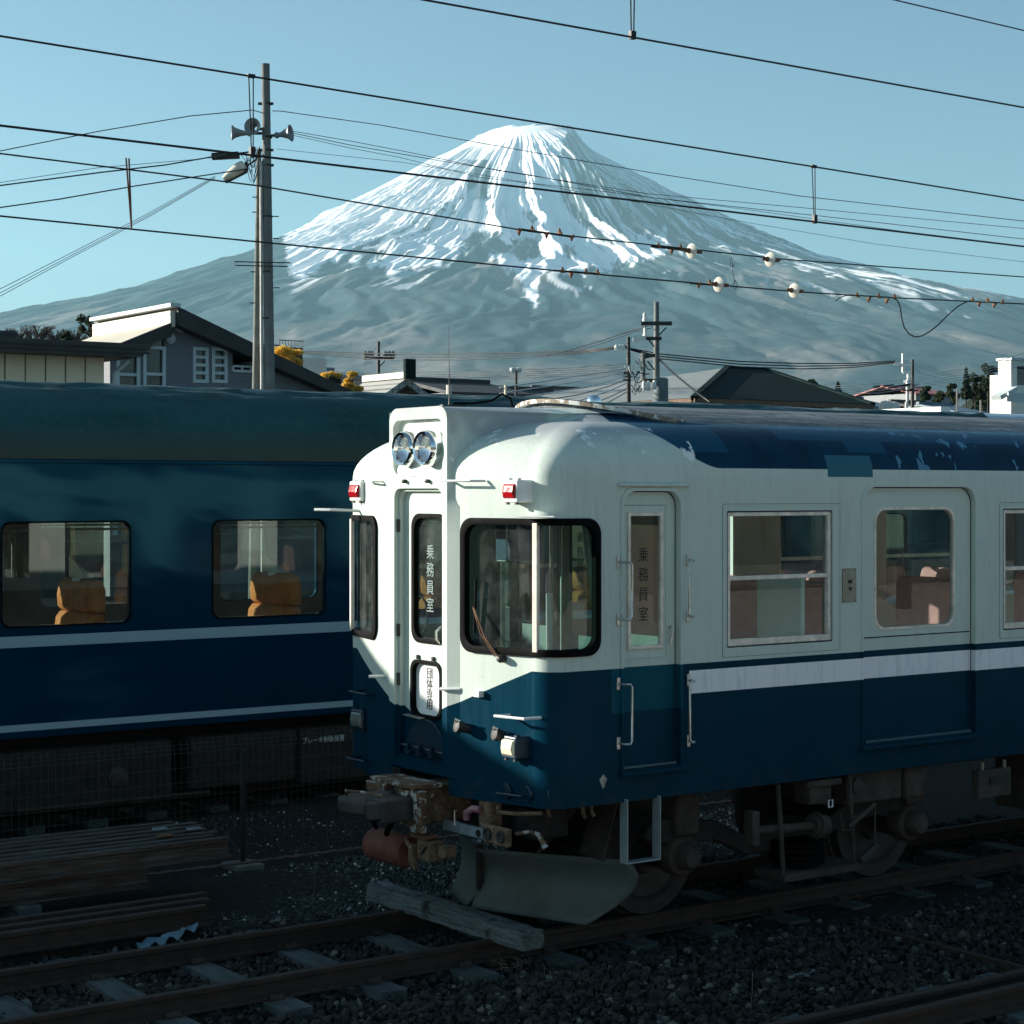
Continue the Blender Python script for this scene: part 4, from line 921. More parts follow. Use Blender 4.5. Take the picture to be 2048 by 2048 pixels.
# ------------------------------------------------------------------ the dark blue coach on the far track
CX0, CX1, CY0, CY1 = -9.0, 21.0, 17.3, 20.1
coach = empty('passenger_coach', (6.0, 18.7, 0), 'long navy passenger coach with pale waist stripes and orange seats inside', 'coach')
CW = [(6.435 + 2.185 * k, 7.715 + 2.185 * k) for k in range(-7, 7)]
def build_coach():
    mb = MB(); us_ = list(np.arange(CX0 + .3, CX1, 1.2)); vs_ = [1.0, 1.3, 2.9, 3.2]
    holes = [rrect(a, b, 1.82, 2.79, .09, 6) for a, b in CW]
    for y, s_ in ((CY0, 1), (CY1, -1)):
        hh = holes if y == CY0 else [[(p[0] - .72, p[1]) for p in h] for h in holes]
        sheet(mb, [(CX0, .76), (CX1, .76), (CX1, 3.36), (CX0, 3.36)], hh, lambda x, z: Vector((x, y, z)))
        for h in hh: rim(mb, h, lambda x, z: Vector((x, y, z)), lambda x, z: Vector((x, y + .045 * s_, z)))
    for x in (CX0, CX1): mb.add([(x, CY0, .76), (x, CY1, .76), (x, CY1, 3.36), (x, CY0, 3.36)], [(0, 1, 2, 3)])
    mb.build('body', M['coach'], coach)
    nx, ny = 620, 72
    xs = np.linspace(CX0 - .02, CX1 + .02, nx); t = np.linspace(0, math.pi, ny)
    Y = 18.7 - 1.425 * np.sign(np.cos(t)) * np.abs(np.cos(t)) ** .80; Z = 3.40 + .80 * np.sin(t) ** .82
    XX, YY = np.meshgrid(xs, Y, indexing='ij'); _, ZZ = np.meshgrid(xs, Z, indexing='ij'); _, TT = np.meshgrid(xs, t, indexing='ij')
    top = np.sin(TT) ** 3
    wr = .040 * (fbm(XX * .55 + 3, TT * 2.2, 4, .55, 20) - .5) * 2 + .040 * (fbm(XX * 1.5, TT * 9, 4, .55, 21) - .5) * 2
    t0 = 1.17 + .10 * (fbm(XX * .5, XX * 0 + 3, 3, .5, 23) - .5) * 2; wr = wr + .030 * fbm(XX * .9, XX * 0 + 7, 3, .5, 24) * 1.6 * np.exp(-((TT - t0) / .055) ** 2) / np.maximum(top, .2)
    drape = .014 * (fbm(XX * 1.3 + ZZ * .8, ZZ * .5, 3, .5, 22) - .5) * 2
    ZZ = ZZ + wr * top; YY = YY - np.cos(TT) * drape * 1.5
    V = np.stack([XX, YY, ZZ], -1).reshape(-1, 3); ii = np.arange(nx * ny).reshape(nx, ny)
    F = np.stack([ii[:-1, :-1], ii[1:, :-1], ii[1:, 1:], ii[:-1, 1:]], -1).reshape(-1, 4)
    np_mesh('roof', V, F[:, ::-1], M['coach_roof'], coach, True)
    mb = MB()
    for y in (CY0 - .012, CY1 + .012): mb.box(CX0, CX1, y - .014, y + .014, 3.362, 3.395)
    mb.build('gutter', M['coach'], coach, bevel=.004)
    for x in (CX0, CX1 - .04): MB().prism([(x, 18.7 - 1.4 * math.cos(a), 3.38 + .78 * math.sin(a)) for a in np.linspace(0, math.pi, 20)], (.04, 0, 0)).build('end_panel', M['coach'], coach)
    for y, s_, nm in ((CY0, 1, 'n'), (CY1, -1, 'f')):
        for a, b in CW:
            if s_ < 0: a -= .72; b -= .72
            l = rrect(a, b, 1.82, 2.79, .09, 6)
            mb = MB(); sheet(mb, l, [], lambda x, z: Vector((x, y + .02 * s_, z))); g = mb.build('window_pane', M['glass'] if s_ < 0 else M['glass_green2'], coach)
            if s_ > 0 and a > 3:
                m2 = MB(); o = grow(l, .018); sheet(m2, o, [l], lambda x, z: Vector((x, y - .004, z))); rim(m2, o, lambda x, z: Vector((x, y - .004, z)), lambda x, z: Vector((x, y + .002, z))); m2.build('window_seal', M['rubber'], g)
    # lining, floor, luggage rack
    MB().box(CX0 + .1, CX1 - .1, CY0 + .08, CY1 - .08, .98, 1.02).build('cabin_floor', M['coach_floor'], coach)
    MB().box(CX0 + .1, CX1 - .1, CY0 + .1, CY1 - .1, 3.28, 3.30).build('ceiling', M['coach_in'], coach)
    for y in (CY0 + .07, CY1 - .07):
        mb = MB(); sheet(mb, [(CX0 + .1, 1.02), (CX1 - .1, 1.02), (CX1 - .1, 3.28), (CX0 + .1, 3.28)], [[(p[0] - (.72 if y > 18 else 0), p[1]) for p in grow(h, .01)] for h in holes], lambda x, z: Vector((x, y, z))); mb.build('side_lining', M['coach_in'], coach)
        yy = y + (.22 if y < 18 else -.22)
        mb = MB(); mb.tube([(CX0 + .3, yy, 2.72), (CX1 - .3, yy, 2.72)], .014, 6); mb.build('luggage_rack', M['alu'], coach)
    for x in (2.4, 17.9): MB().box(x, x + .05, CY0 + .1, CY1 - .1, 1.02, 3.28).build('partition', M['coach_in'], coach)
M['glass_green2'] = glass_mat('coach_glass', (.68, .76, .70), .085)
build_coach()
def coach_seat(x, y0, y1, parent):
    """reclining double seat facing -X: lower back, upper back, cushion, linen head cover"""
    mb = MB(); rows = []
    for y, sh in ((y0, .75), (y0 + .03, .95), (y0 + .08, 1), (y1 - .08, 1), (y1 - .03, .95), (y1, .75)):
        loop = [(0, 1.45), (-.05, 1.55), (-.075, 1.70), (-.055, 1.83), (-.01, 1.885), (.10, 1.885), (.14, 1.7), (.14, 1.45)]
        rows.append([Vector((x + .07 + (a - .07) * sh, y, 1.66 + (b - 1.66) * (.5 + .5 * sh))) for a, b in loop])
    mb.grid(rows, True); mb.add(rows[0], [tuple(range(8))]); mb.add(rows[-1], [tuple(range(7, -1, -1))])
    s_ = mb.build('seat_back', M['orange'], parent, 'all')
    mb = MB(); rows = []
    for y, sh in ((y0 + .02, .7), (y0 + .05, .93), (y0 + .12, 1), (y1 - .12, 1), (y1 - .05, .93), (y1 - .02, .7)):
        loop = [(.0, 1.89), (-.045, 1.93), (-.055, 2.05), (-.03, 2.17), (.02, 2.22), (.09, 2.22), (.13, 2.12), (.13, 1.89)]
        rows.append([Vector((x + .06 + (a - .06) * sh, y, 2.05 + (b - 2.05) * (.6 + .4 * sh))) for a, b in loop])
    mb.grid(rows, True); mb.add(rows[0], [tuple(range(8))]); mb.add(rows[-1], [tuple(range(7, -1, -1))]); mb.build('head_rest', M['orange'], parent, 'all')
    MB().box(x - .42, x + .06, y0, y1, 1.36, 1.48).build('seat_cushion', M['orange'], parent, bevel=.03)
    MB().prism([(x + .10, y0 + .30, 2.23), (x + .02, y0 + .30, 2.23), (x + .02, y0 + .72, 2.23), (x + .02, y0 + .72, 2.44)], (.012, 0, 0)).build('head_cover', M['linen'], parent)
    MB().box(x - .05, x + .05, y0 + .42, y0 + .47, 2.20, 2.232).build('cover_strap', M['linen'], parent)
for k in range(-1, 4):
    coach_seat(7.45 + 2.185 * k, 17.50, 18.42, coach)
# coach underframe
MB().box(CX0 + .3, CX1 - .3, 17.7, 19.7, .55, .76).build('underframe', M['under'], coach)
for x0, x1, z0 in ((2, 4.2, .1), (5.6, 8.2, .05), (8.4, 9.6, .1), (9.65, 11.2, .05), (12.2, 14, .1)):
    e = MB().box(x0, x1, 17.36, 17.9, z0, .62).build('equipment_box', M['under'], coach, bevel=.02)
MB().lathe((7.62, 17.36, .30), (0, -1, 0), [(0, .10), (.02, .10), (.04, .07), (.045, .01)], 20).build('round_cover', M['under2'], coach, True)
text('ブレーキ制御装置', .075, (9.92, 17.352, .49), SIDE, M['ink_white'], coach, 'lettering', .0006, .85)
text('205', .06, (9.92, 17.352, .60), SIDE, M['under2'], coach, 'lettering', .0006, 1)
MB().box(6.6, 8.6, 17.34, 17.355, .06, .085).build('box_edge', M['under2'], coach)
for x in (3.0, 4.9, 16.2, 18.1):
    for y in (18.16, 19.24):
        mb = MB(); mb.lathe((x, y, .43), (0, -1 if y < 18.7 else 1, 0), [(-.06, .10), (-.06, .45), (-.03, .45), (-.03, .42), (.05, .40), (.05, .01)], 32); mb.build('wheel', M['iron'], coach, True)
MB().box(2.6, 5.3, 17.6, 17.72, .40, .62).build('bogie_frame', M['under'], coach, bevel=.02)
MB().box(15.8, 18.5, 17.6, 17.72, .40, .62).build('bogie_frame', M['under'], coach, bevel=.02)

# ------------------------------------------------------------------ tracks
def rail_profile(h=.14, hw=.0325, fw=.06):
    return [(-fw, 0), (-fw, .012), (-.012, .028), (-.008, h - .042), (-hw, h - .032), (-hw, h - .004), (-hw + .006, h), (hw - .006, h), (hw, h - .004), (hw, h - .032), (.008, h - .042), (.012, .028), (fw, .012), (fw, 0)]
def rail(name, pts, ztop, mat, parent=None, roll=0, prof=None, scale=1.0):
    pr = prof or rail_profile(); H_ = max(p[1] for p in pr) * scale; mb = MB(); rows = []
    P = [Vector((p[0], p[1], 0)) for p in pts]
    for i, p in enumerate(P):
        d = (P[min(i + 1, len(P) - 1)] - P[max(i - 1, 0)]).normalized(); nrm = Vector((-d.y, d.x, 0))
        rows.append([p + nrm * a * scale + Vector((0, 0, ztop - H_ + b * scale)) for a, b in pr])
    mb.grid(rows, True); n = len(pr); mb.add(rows[0], [tuple(range(n))]); mb.add(rows[-1], [tuple(range(n - 1, -1, -1))])
    return mb.build(name, mat, parent, False, bevel=0)
SL_Z = -.140                          # top of the sleepers
def sleeper_mesh(k, L=2.05, w=.20, h=.15):
    r_ = random.Random(k); mb = MB(); rows = []
    n = 9
    for i in range(n):
        t = i / (n - 1) - .5; row = []
        for (a, b) in ((-.5, 0), (.5, 0), (.5, 1), (.18, 1), (-.18, 1), (-.5, 1)):
            row.append(Vector((a * w + r_.uniform(-.005, .005), t * L + (r_.uniform(-.008, .008) if i in (0, n-1) else 0), -h + b * h + (r_.uniform(-.006, .003) if b else 0))))
        rows.append(row)
    mb.grid(rows, True); m = len(rows[0]); mb.add(rows[0], [tuple(range(m))]); mb.add(rows[-1], [tuple(range(m - 1, -1, -1))])
    me = bpy.data.meshes.new('sleeper'); me.from_pydata(mb.v, [], mb.f); me.materials.append(M['wood'])
    bm = bmesh.new(); bm.from_mesh(me); bmesh.ops.recalc_face_normals(bm, faces=bm.faces); bm.to_mesh(me); bm.free(); return me
SLM = [sleeper_mesh(k) for k in range(5)]
def sleepers(parent, xs, yc, z=SL_Z, L=None, skew=0.0, jit=.02):
    for i, x in enumerate(xs):
        o = bpy.data.objects.new('sleeper', SLM[i % 5]); C.objects.link(o); o.parent = parent
        o.location = Vector((x, yc + rnd.uniform(-.05, .05), z + rnd.uniform(-.006, .006))) - parent.location
        o.rotation_euler = (0, 0, skew + rnd.uniform(-jit, jit))
T1 = empty('railway_track', (8, 11.35, 0), 'rusty track running under the white railcar, on weathered wooden sleepers', 'track')
G = .566
xs_r = [-12, -4, 0, 4, 8, 12, 16, 30, 60]
for y in (11.35 - G, 11.35 + G): rail('rail', [(x, y) for x in xs_r], 0, M['rail'], T1)
SX = [6.50 - .72 * 6 + .72 * k for k in range(28)]
sleepers(T1, SX, 11.50)
# clips holding the rails
CM = MB(); CM.prism([(-.05, -.10, 0), (-.05, -.055, 0), (-.05, -.055, .03), (-.05, -.075, .04), (-.05, -.10, .015)], (.10, 0, 0))
clip0 = None
for x in SX[:18]:
    for y in (11.35 - G, 11.35 + G):
        if clip0 is None:
            clip0 = CM.build('rail_spike', M['rail'], T1); clip0.location = Vector((x, y, SL_Z)) - T1.location
        else:
            o = clip0.copy(); C.objects.link(o); o.location = Vector((x, y, SL_Z)) - T1.location
T2 = empty('railway_track', (8, 18.7, -.02), 'track carrying the dark blue coach, mostly hidden below it', 'track')
for y in (18.7 - G, 18.7 + G): rail('rail', [(x, y) for x in xs_r], 0, M['rail'], T2)
sleepers(T2, [-3 + .66 * k for k in range(36)], 18.7)
T3 = empty('railway_track', (8, 7.4, 0), 'nearer track crossing the lower right corner with a check rail beside it', 'track')
for y in (7.88, 6.75): rail('rail', [(x, y) for x in xs_r], 0, M['rail'], T3)
rail('check_rail', [(4.5, 8.20), (6.5, 8.16), (9, 8.12), (11, 8.10), (14, 8.08)], -.005, M['rail'], T3)
sleepers(T3, [2.2 + .60 * k for k in range(26)], 7.5, SL_Z - .005)
a = at(1725, 1848, z=-.10); b = at(2100, 1946, z=-.10)
d_ = (b - a); c_ = a - d_ * .35
tag(rail('loose_rail', [(a.x, a.y), (b.x, b.y), (b.x + d_.x * .5, b.y + d_.y * .5)], -.10, M['rail'], None, scale=.6), 'thin rusty rail lying askew in the ballast right of the plough', 'rail')

# baulk of timber laid across the rails in front of the coupler
a = at(752, 1760, z=.13); b = at(1066, 1858, z=.13); d = (b - a).normalized(); s_ = Vector((-d.y, d.x, 0))
mb = MB(); rows = []; rr = random.Random(3)
for i in range(25):
    t = i / 24; p = a.lerp(b, t) - Vector((0, 0, .075)); row = []
    for (q, h_) in ((-.085, -.065), (.085, -.065), (.088, .0), (.084, .062), (.03, .070), (-.035, .068), (-.086, .060), (-.088, .0)):
        e = .006 if 0 < i < 24 else .012
        row.append(p + s_ * (q + rr.uniform(-e, e)) + Vector((0, 0, h_ + rr.uniform(-e, e * .4) - (.02 if (i in (1, 2) and h_ > .06 and q < 0) else 0))))
    rows.append(row)
mb.grid(rows, True); mb.add(rows[0], [tuple(range(8))]); mb.add(rows[-1], [tuple(range(7, -1, -1))])
sT = S('weathered_baulk'); vv = sT.scaled(1, 1, 1)
n1 = sT.noise(1, 6, .7, sT.vec(sT.mul(sT.add(sT.mul(sT.x, d.x), sT.mul(sT.y, d.y)), 3.0), sT.mul(sT.add(sT.mul(sT.x, -d.y), sT.mul(sT.y, d.x)), 45), sT.mul(sT.z, 45)), .6)
n2 = sT.noise(4, 5, .6)
cT = sT.mix(sT.ramp(n1, .35, .68), (.045, .055, .055), (.20, .23, .225)); cT = sT.mix(sT.ramp(n2, .58, .68), cT, (.02, .02, .016)); sT.bump(n1, 1.0, .02)
tag(mb.build('timber_baulk', sT.end(cT, .85, 0, .3), None), 'weathered grey timber baulk lying across both rails before the plough', 'timber')

# ------------------------------------------------------------------ spare rails in two stacks
def spare(y, zt, x1, lab, grp, roll=0):
    o = rail('spare_rail', [(-4, y), (x1, y)], zt, M['rail'] if 'lower' in grp else M['rail2']); tag(o, lab, 'rail', grp); return o
def rail2():
    s = S('weathered_rail'); n = s.noise(9, 6, .65); v = s.noise(1, 4, .6, s.scaled(3, 60, 60))
    col = s.mix(s.ramp(n, .35, .65), (.022, .014, .009), (.052, .031, .019)); col = s.mix(s.ramp(v, .45, .6), col, (.075, .075, .07)); s.bump(n, .4, .01); return s.end(col, .6, .1)
M['rail2'] = rail2()
U = 'spare rails in the upper layer of the far stack'; LW = 'spare rails in the lower stack beside the track'
ends = [(13.35, 455, 'front rail of the upper layer, bolt holes in its web'), (13.50, 425, 'second rail from the front in the upper layer'), (13.65, 432, 'third rail from the front in the upper layer'),
        (13.82, 410, 'fourth rail from the front in the upper layer'), (13.98, 403, 'fifth rail from the front in the upper layer'), (14.14, 393, 'sixth rail from the front in the upper layer'), (14.30, 345, 'rearmost rail of the upper layer, shortest at its end')]
pr2 = rail_profile(.15, .034, .066)
for i, (y, px, lab) in enumerate(ends):
    x1 = at(px, 1660, Y=y).x; tag(rail('spare_rail', [(-4, y), (x1, y)], .405 - .002 * i, M['rail2'], None, prof=pr2), 'rusty ' + lab, 'rail', U)
for i, y in enumerate((13.42, 13.62, 13.84, 14.06)):
    x1 = at(293 + 14 * (i % 2), 1750, Y=y).x
    tag(rail('spare_rail', [(-4, y), (x1 - .07 * i, y)], .235, M['rail2'], None, prof=pr2), 'rusty ' + ('front', 'second', 'third', 'rearmost')[i] + ' rail of the under layer carrying the far stack', 'rail', 'spare rails in the under layer of the far stack')
for i, x in enumerate((.6, 3.2, 5.05)):
    tag(MB().box(x, x + .18, 13.25, 14.25, -.20, .083).build('packing_block', M['wood'], None, bevel=.01), ('dark timber packing block under the far rail stack, outside the left edge', 'dark timber packing block under the far rail stack, at left', 'dark timber packing block under the cut ends of the far rail stack')[i], 'timber block', 'packing blocks under the rail stack')
for i, y in enumerate((12.62, 12.80, 12.98)):
    x1 = at(410 + 6 * (i == 1), 1816, Y=y).x
    tag(rail('spare_rail', [(-4, y), (x1, y)], .075 + .004 * i, M['rail'], None, prof=pr2), 'dark rusty ' + ('nearest', 'middle', 'farthest')[i] + ' of the three rails in the low stack by the track', 'rail', LW)
for i, y in enumerate((12.66, 12.86)):
    tag(rail('spare_rail', [(-4, y), (at(398, 1840, Y=y).x, y)], -.076, M['rail'], None, prof=pr2), 'dark rail underneath the low stack, ' + ('track side', 'fence side')[i], 'rail', 'rails underneath the low stack')
M['scrap'] = plain('grey_scrap', (.20, .24, .27), .8)
for i, (px, py, Y_) in enumerate(((320, 1640, 13.9), (388, 1662, 13.75), (330, 1669, 13.6))):
    p = at(px, py, Y=Y_); 
    tag(MB().box(p.x - .06, p.x + .06, p.y - .03, p.y + .03, .406, .425).build('litter_scrap', M['scrap'] if i != 2 else M['bronze'], None, bevel=.006), ('pale scrap lying on the middle of the far rail stack', 'white scrap near the ends of the far rail stack', 'brown lump on the front of the far rail stack')[i], 'litter')
# crumpled pale sheet beside the near stack
mb = MB(); rows = []; a = at(275, 1893, z=-.12); b = at(395, 1868, z=-.06)
for i in range(14):
    t = i / 13; p = a.lerp(b, t); w = .045 * (1 - t) ** .7 + .006
    rows.append([p + Vector((0, q * w * 1.6, .03 * math.sin(i * 1.7 + q * 3) + (.06 * t * t))) for q in (-1, -.4, .3, 1)])
mb.grid(rows); tag(mb.build('plastic_sheet', plain('blue_grey_plastic', (.09, .17, .22), .4), None, 'all'), 'crumpled blue grey plastic strip between rail and low rail stack', 'litter')

# ------------------------------------------------------------------ mesh fence between the tracks
fence = empty('mesh_fence', (6, 13.9, -.2), 'low dark wire mesh fence behind the rail stacks, with a concrete footed post', 'fence')
FY = 14.75
def fz(py, px=490): return at(px, py, Y=FY).z
ZB, ZT = -.12, .87
mb = MB()
for i in range(330):
    x = -2 + i * .062
    if x > 16: break
    mb.bar((x, FY, ZB), (x, FY, ZT), .0032, .0032); mb.bar((x, FY, ZT), (x + .01, FY + .05, ZT + .10), .0032, .0032)
for z in np.linspace(ZB, ZT, 9): mb.bar((-2, FY - .004, z), (16, FY - .004, z), .0036, .0036)
for z, dy in ((ZT + .035, .018), (ZT + .07, .036)): mb.bar((-2, FY + dy, z), (16, FY + dy, z), .003, .003)
o = mb.build('mesh_panel', plain('fence_wire', (.045, .055, .050), .6, .3), fence); o['kind'] = 'stuff'
rope = MB(); 
for x in np.arange(-2, 16, .16): rope.tube([(x, FY - .02, ZB - .0), (x + .15, FY - .02, ZB + .006)], [.011, .014], 6)
o = rope.build('bottom_rope', plain('twisted_rope', (.13, .10, .09), .9), fence)
for px in (490,):
    x = at(px, 1780, Y=FY).x
    for xx in (x, x - 4.2, x + 4.4):
        p = MB().tube([(xx, FY + .04, -.15), (xx, FY + .04, ZT - .02)], .024, 10).build('fence_post', M['black'], fence, True)
        MB().box(xx - .14, xx + .14, FY - .10, FY + .18, -.24, -.13).build('post_footing', M['concrete_dark'], p, bevel=.01)

# ------------------------------------------------------------------ ballast, gravel and dry weeds
def stones(name, n, region, size, mat, seed, zfn, flat=.75):
    g = np.random.default_rng(seed)
    t = (1 + 5 ** .5) / 2
    ico = np.array([(-1, t, 0), (1, t, 0), (-1, -t, 0), (1, -t, 0), (0, -1, t), (0, 1, t), (0, -1, -t), (0, 1, -t), (t, 0, -1), (t, 0, 1), (-t, 0, -1), (-t, 0, 1)]) / 1.9
    fc = np.array([(0,11,5),(0,5,1),(0,1,7),(0,7,10),(0,10,11),(1,5,9),(5,11,4),(11,10,2),(10,7,6),(7,1,8),(3,9,4),(3,4,2),(3,2,6),(3,6,8),(3,8,9),(4,9,5),(2,4,11),(6,2,10),(8,6,7),(9,8,1)])
    P = region(g, n); n = len(P)
    sz = size[0] + (size[1] - size[0]) * g.random(n) ** 2.2
    off = 1 + .38 * (g.random((n, 12)) - .5) * 2
    v = ico[None] * off[..., None]; sc = np.stack([1 + .35 * (g.random(n) - .5), 1 + .35 * (g.random(n) - .5), flat * (.8 + .4 * g.random(n))], -1)
    v = v * sc[:, None, :] * sz[:, None, None] * .5
    q = g.normal(size=(n, 4)); q /= np.linalg.norm(q, axis=1, keepdims=True); w, x, y, z = q.T
    Rm = np.stack([1-2*(y*y+z*z), 2*(x*y-w*z), 2*(x*z+w*y), 2*(x*y+w*z), 1-2*(x*x+z*z), 2*(y*z-w*x), 2*(x*z-w*y), 2*(y*z+w*x), 1-2*(x*x+y*y)], -1).reshape(n, 3, 3)
    v = np.einsum('nij,nkj->nki', Rm, v); zz = zfn(P[:, 0], P[:, 1], g) + sz * .18
    v = v + np.stack([P[:, 0], P[:, 1], zz], -1)[:, None, :]
    F = (fc[None] + (np.arange(n) * 12)[:, None, None]).reshape(-1, 3)
    o = np_mesh(name, v.reshape(-1, 3), F, mat)
    a = o.data.attributes.new('tone', 'FLOAT', 'POINT'); a.data.foreach_set('value', np.repeat(g.random(n), 12).astype(np.float32))
    return o
def in_view(P):
    D = P[:, 0] * _c + P[:, 1] * _s; r = P[:, 0] * _s - P[:, 1] * _c
    px = 1024 + FPX * r / D; py = HZ + (CAMZ + .2) / D * FPX
    return (px > -80) & (px < 2130) & (py < 2140)
def stone_mat(name, a, b, c):
    s = S(name); t = s.attr('tone'); n = s.noise(60, 4, .6)
    col = s.mix(t, a, b); col = s.mix(s.ramp(t, .93, .97), col, c); f = s.ramp(n, .3, .7, .7, 1.25); col = s.mix(1.0, col, s.vec(f, f, f), 'MULTIPLY')
    s.bump(n, .4, .004); return s.end(col, .9, 0, .25)
M['stone'] = stone_mat('ballast_stone', (.010, .011, .010), (.050, .048, .042), (.13, .13, .12))
M['stone2'] = stone_mat('grey_gravel', (.022, .026, .026), (.095, .11, .105), (.42, .45, .42))
def reg1(g, n):
    P = np.stack([g.uniform(2.2, 15, n), g.uniform(6.4, 12.75, n)], -1); k = in_view(P)
    for y in (11.35 - G, 11.35 + G, 7.88): k &= np.abs(P[:, 1] - y) > .055
    near = (np.abs(P[:, 1] - 11.50) < 1.03)
    dx = np.min(np.abs(P[:, 0][:, None] - np.array(SX)[None, :]), 1); k &= ~(near & (dx < .10) & (g.random(n) > .05))
    near3 = (P[:, 1] < 8.53); sx3 = np.array([2.2 + .60 * q for q in range(26)]); dx = np.min(np.abs(P[:, 0][:, None] - sx3[None, :]), 1); k &= ~(near3 & (dx < .11) & (g.random(n) > .06))
    return P[k]
def z1(x, y, g):
    base = -.185 + .030 * (fbm(x * .9, y * .9, 3) - .5) * 2
    mound = .035 * np.exp(-((y - 9.6) / .9) ** 2); ins = np.where(np.abs(y - 11.50) < 1.05, -.012, .0) - .035 * np.exp(-((y - 10.4) / .25) ** 2)
    return base + mound + ins + g.random(len(x)) * .02
tag(stones('ballast', 62000, reg1, (.022, .070), M['stone'], 5, z1), kind='stuff')
def reg2(g, n):
    P = np.stack([g.uniform(3.0, 13.5, n), g.uniform(12.2, 14.7, n)], -1); k = in_view(P); k &= ~((P[:, 0] < 6.15) & (P[:, 1] > 12.5) & (P[:, 1] < 13.1)); k &= ~((P[:, 0] < 6.4) & (P[:, 1] > 13.2)); return P[k]
tag(stones('gravel', 34000, reg2, (.014, .042), M['stone2'], 6, lambda x, y, g: -.185 + .03 * (fbm(x, y, 3) - .5) + g.random(len(x)) * .012), kind='stuff')
def reg3(g, n):
    P = np.stack([g.uniform(3.0, 16, n), g.uniform(14.8, 17.4, n)], -1); return P[in_view(P)]
tag(stones('gravel', 9000, reg3, (.012, .03), M['stone2'], 8, lambda x, y, g: -.195 + g.random(len(x)) * .006), kind='stuff')
def weeds():
    mb = MB(); g = random.Random(11)
    spots = [at(px, py, z=-.16) for px, py in ((45, 1985), (60, 2005), (100, 1978), (175, 1965), (190, 1990), (250, 1975), (560, 1965), (340, 1930), (1140, 1985), (1165, 1975), (1190, 1990), (1120, 1960), (1880, 1870), (1905, 1885), (1930, 1880), (1860, 1858), (1960, 1900), (1800, 1990), (1850, 1975), (1500, 2040), (1010, 1935), (1030, 1930), (960, 1890), (628, 1800), (1730, 1800), (1990, 1850))]
    for p in spots:
        for k in range(g.randint(7, 20)):
            a = g.uniform(0, 6.28); l = g.uniform(.05, .17); el = g.uniform(.15, 1.2); q = p + Vector((g.uniform(-.12, .12), g.uniform(-.12, .12), .0))
            m_ = q + Vector((math.cos(a) * math.cos(el), math.sin(a) * math.cos(el), math.sin(el))) * l * .6
            e = m_ + Vector((math.cos(a + .4) * .9, math.sin(a + .4) * .9, math.sin(el) * .2 - .1)) * l * .5
            mb.tube([q, m_, e], [.0016, .0012, .0006], 3, False)
    for px, py in ((625, 1808), (1500, 2030), (955, 1900)):
        p = at(px, py, z=-.16); mb.tube([p, p + Vector((.02, 0, .16)), p + Vector((.03, .01, .26))], .002, 3, False)
    tag(mb.build('dry_weeds', plain('dry_grass', (.20, .15, .10), .9, 0, .3)), kind='stuff')
weeds()
for i, (px, py, w, l, an, lab, mt) in enumerate(((1612, 1946, .035, .34, .12, 'pale flat batten lying in the ballast right of centre', 'wood2'), (1008, 2038, .07, .42, -.1, 'black plastic packet with white print at the bottom edge', 'black'),
        (1326, 1957, .03, .05, .4, 'small white scrap on the ballast below the hanging step', 'linen'), (1322, 1930, .02, .03, 1, 'tiny blue white scrap above the other on the ballast', 'linen'))):
    p = at(px, py, z=-.135)
    mt_ = M['black'] if mt == 'black' else (M['linen'] if mt == 'linen' else plain('grey_batten', (.16, .19, .18), .8))
    o = MB().bar(p - Vector((math.cos(an), math.sin(an), 0)) * l / 2, p + Vector((math.cos(an), math.sin(an), .02)) * l / 2, w, .012).build(('batten', 'packet', 'paper_scrap', 'paper_scrap')[i], mt_, None)
    tag(o, lab, ('batten', 'litter', 'litter', 'litter')[i])
    PACK = o if mt == 'black' else None

# ------------------------------------------------------------------ the town behind
M['siding'] = None
def siding_mat():
    s = S('grey_board_siding'); f = s.m('FRACT', s.mul(s.z, 4.2)); line = s.lt(f, .06)
    f2 = s.m('FRACT', s.mul(s.add(s.x, s.mul(s.m('FLOOR', s.mul(s.z, 4.2)), .7)), .45)); col = s.mix(s.noise(.8, 4), (.13, .14, .155), (.17, .18, .20))
    col = s.mix(s.m('MAXIMUM', line, s.mul(s.lt(f2, .012), .7)), col, (.11, .11, .125)); s.bump(f, .25, .02); return s.end(col, .7)
M['siding'] = siding_mat()
M['fascia'] = plain('dark_fascia', (.022, .020, .018), .6, 0, .2, 2)
M['cream'] = plain('cream_wall', (.66, .60, .50), .8, 0, .08, 1.5)
M['beige'] = plain('beige_panel', (.86, .72, .52), .75, 0, .06, .8)
M['frame_w'] = plain('pale_window_frame', (.50, .55, .55), .5, 0, .06, 4)
M['dkglass'] = plain('dark_pane', (.035, .045, .045), .12, 0, .5, 2, 0, .6)
M['tile'] = None
def tile_mat(name, a, b, sx=3.2):
    s = S(name); f = s.m('FRACT', s.mul(s.x, sx)); g = s.m('FRACT', s.mul(s.z, sx * 1.3)); col = s.mix(s.noise(1.5, 4, .6), a, b)
    col = s.mix(s.m('MAXIMUM', s.lt(f, .18), s.lt(g, .15)), col, tuple(q * .5 for q in a)); s.bump(f, .5, .04); return s.end(col, .8, 0, .08)
M['tile'] = tile_mat('dark_roof_tiles', (.004, .014, .014), (.012, .030, .029))
M['tile_pale'] = tile_mat('pale_roof_tiles', (.30, .30, .29), (.42, .41, .38))
M['roof_lit'] = plain('lit_roof_grey', (.22, .235, .225), .6, 0, .15, 1)  # paler grey that paints sunlight onto the hipped roof's side
M['foliage'] = plain('pine_foliage', (.020, .034, .022), .8, 0, .6, 1.2)
M['foliage2'] = plain('dark_foliage', (.028, .042, .022), .8, 0, .6, .8)
M['foliage_y'] = plain('autumn_foliage', (.75, .50, .09), .8, 0, .5, 1.5)
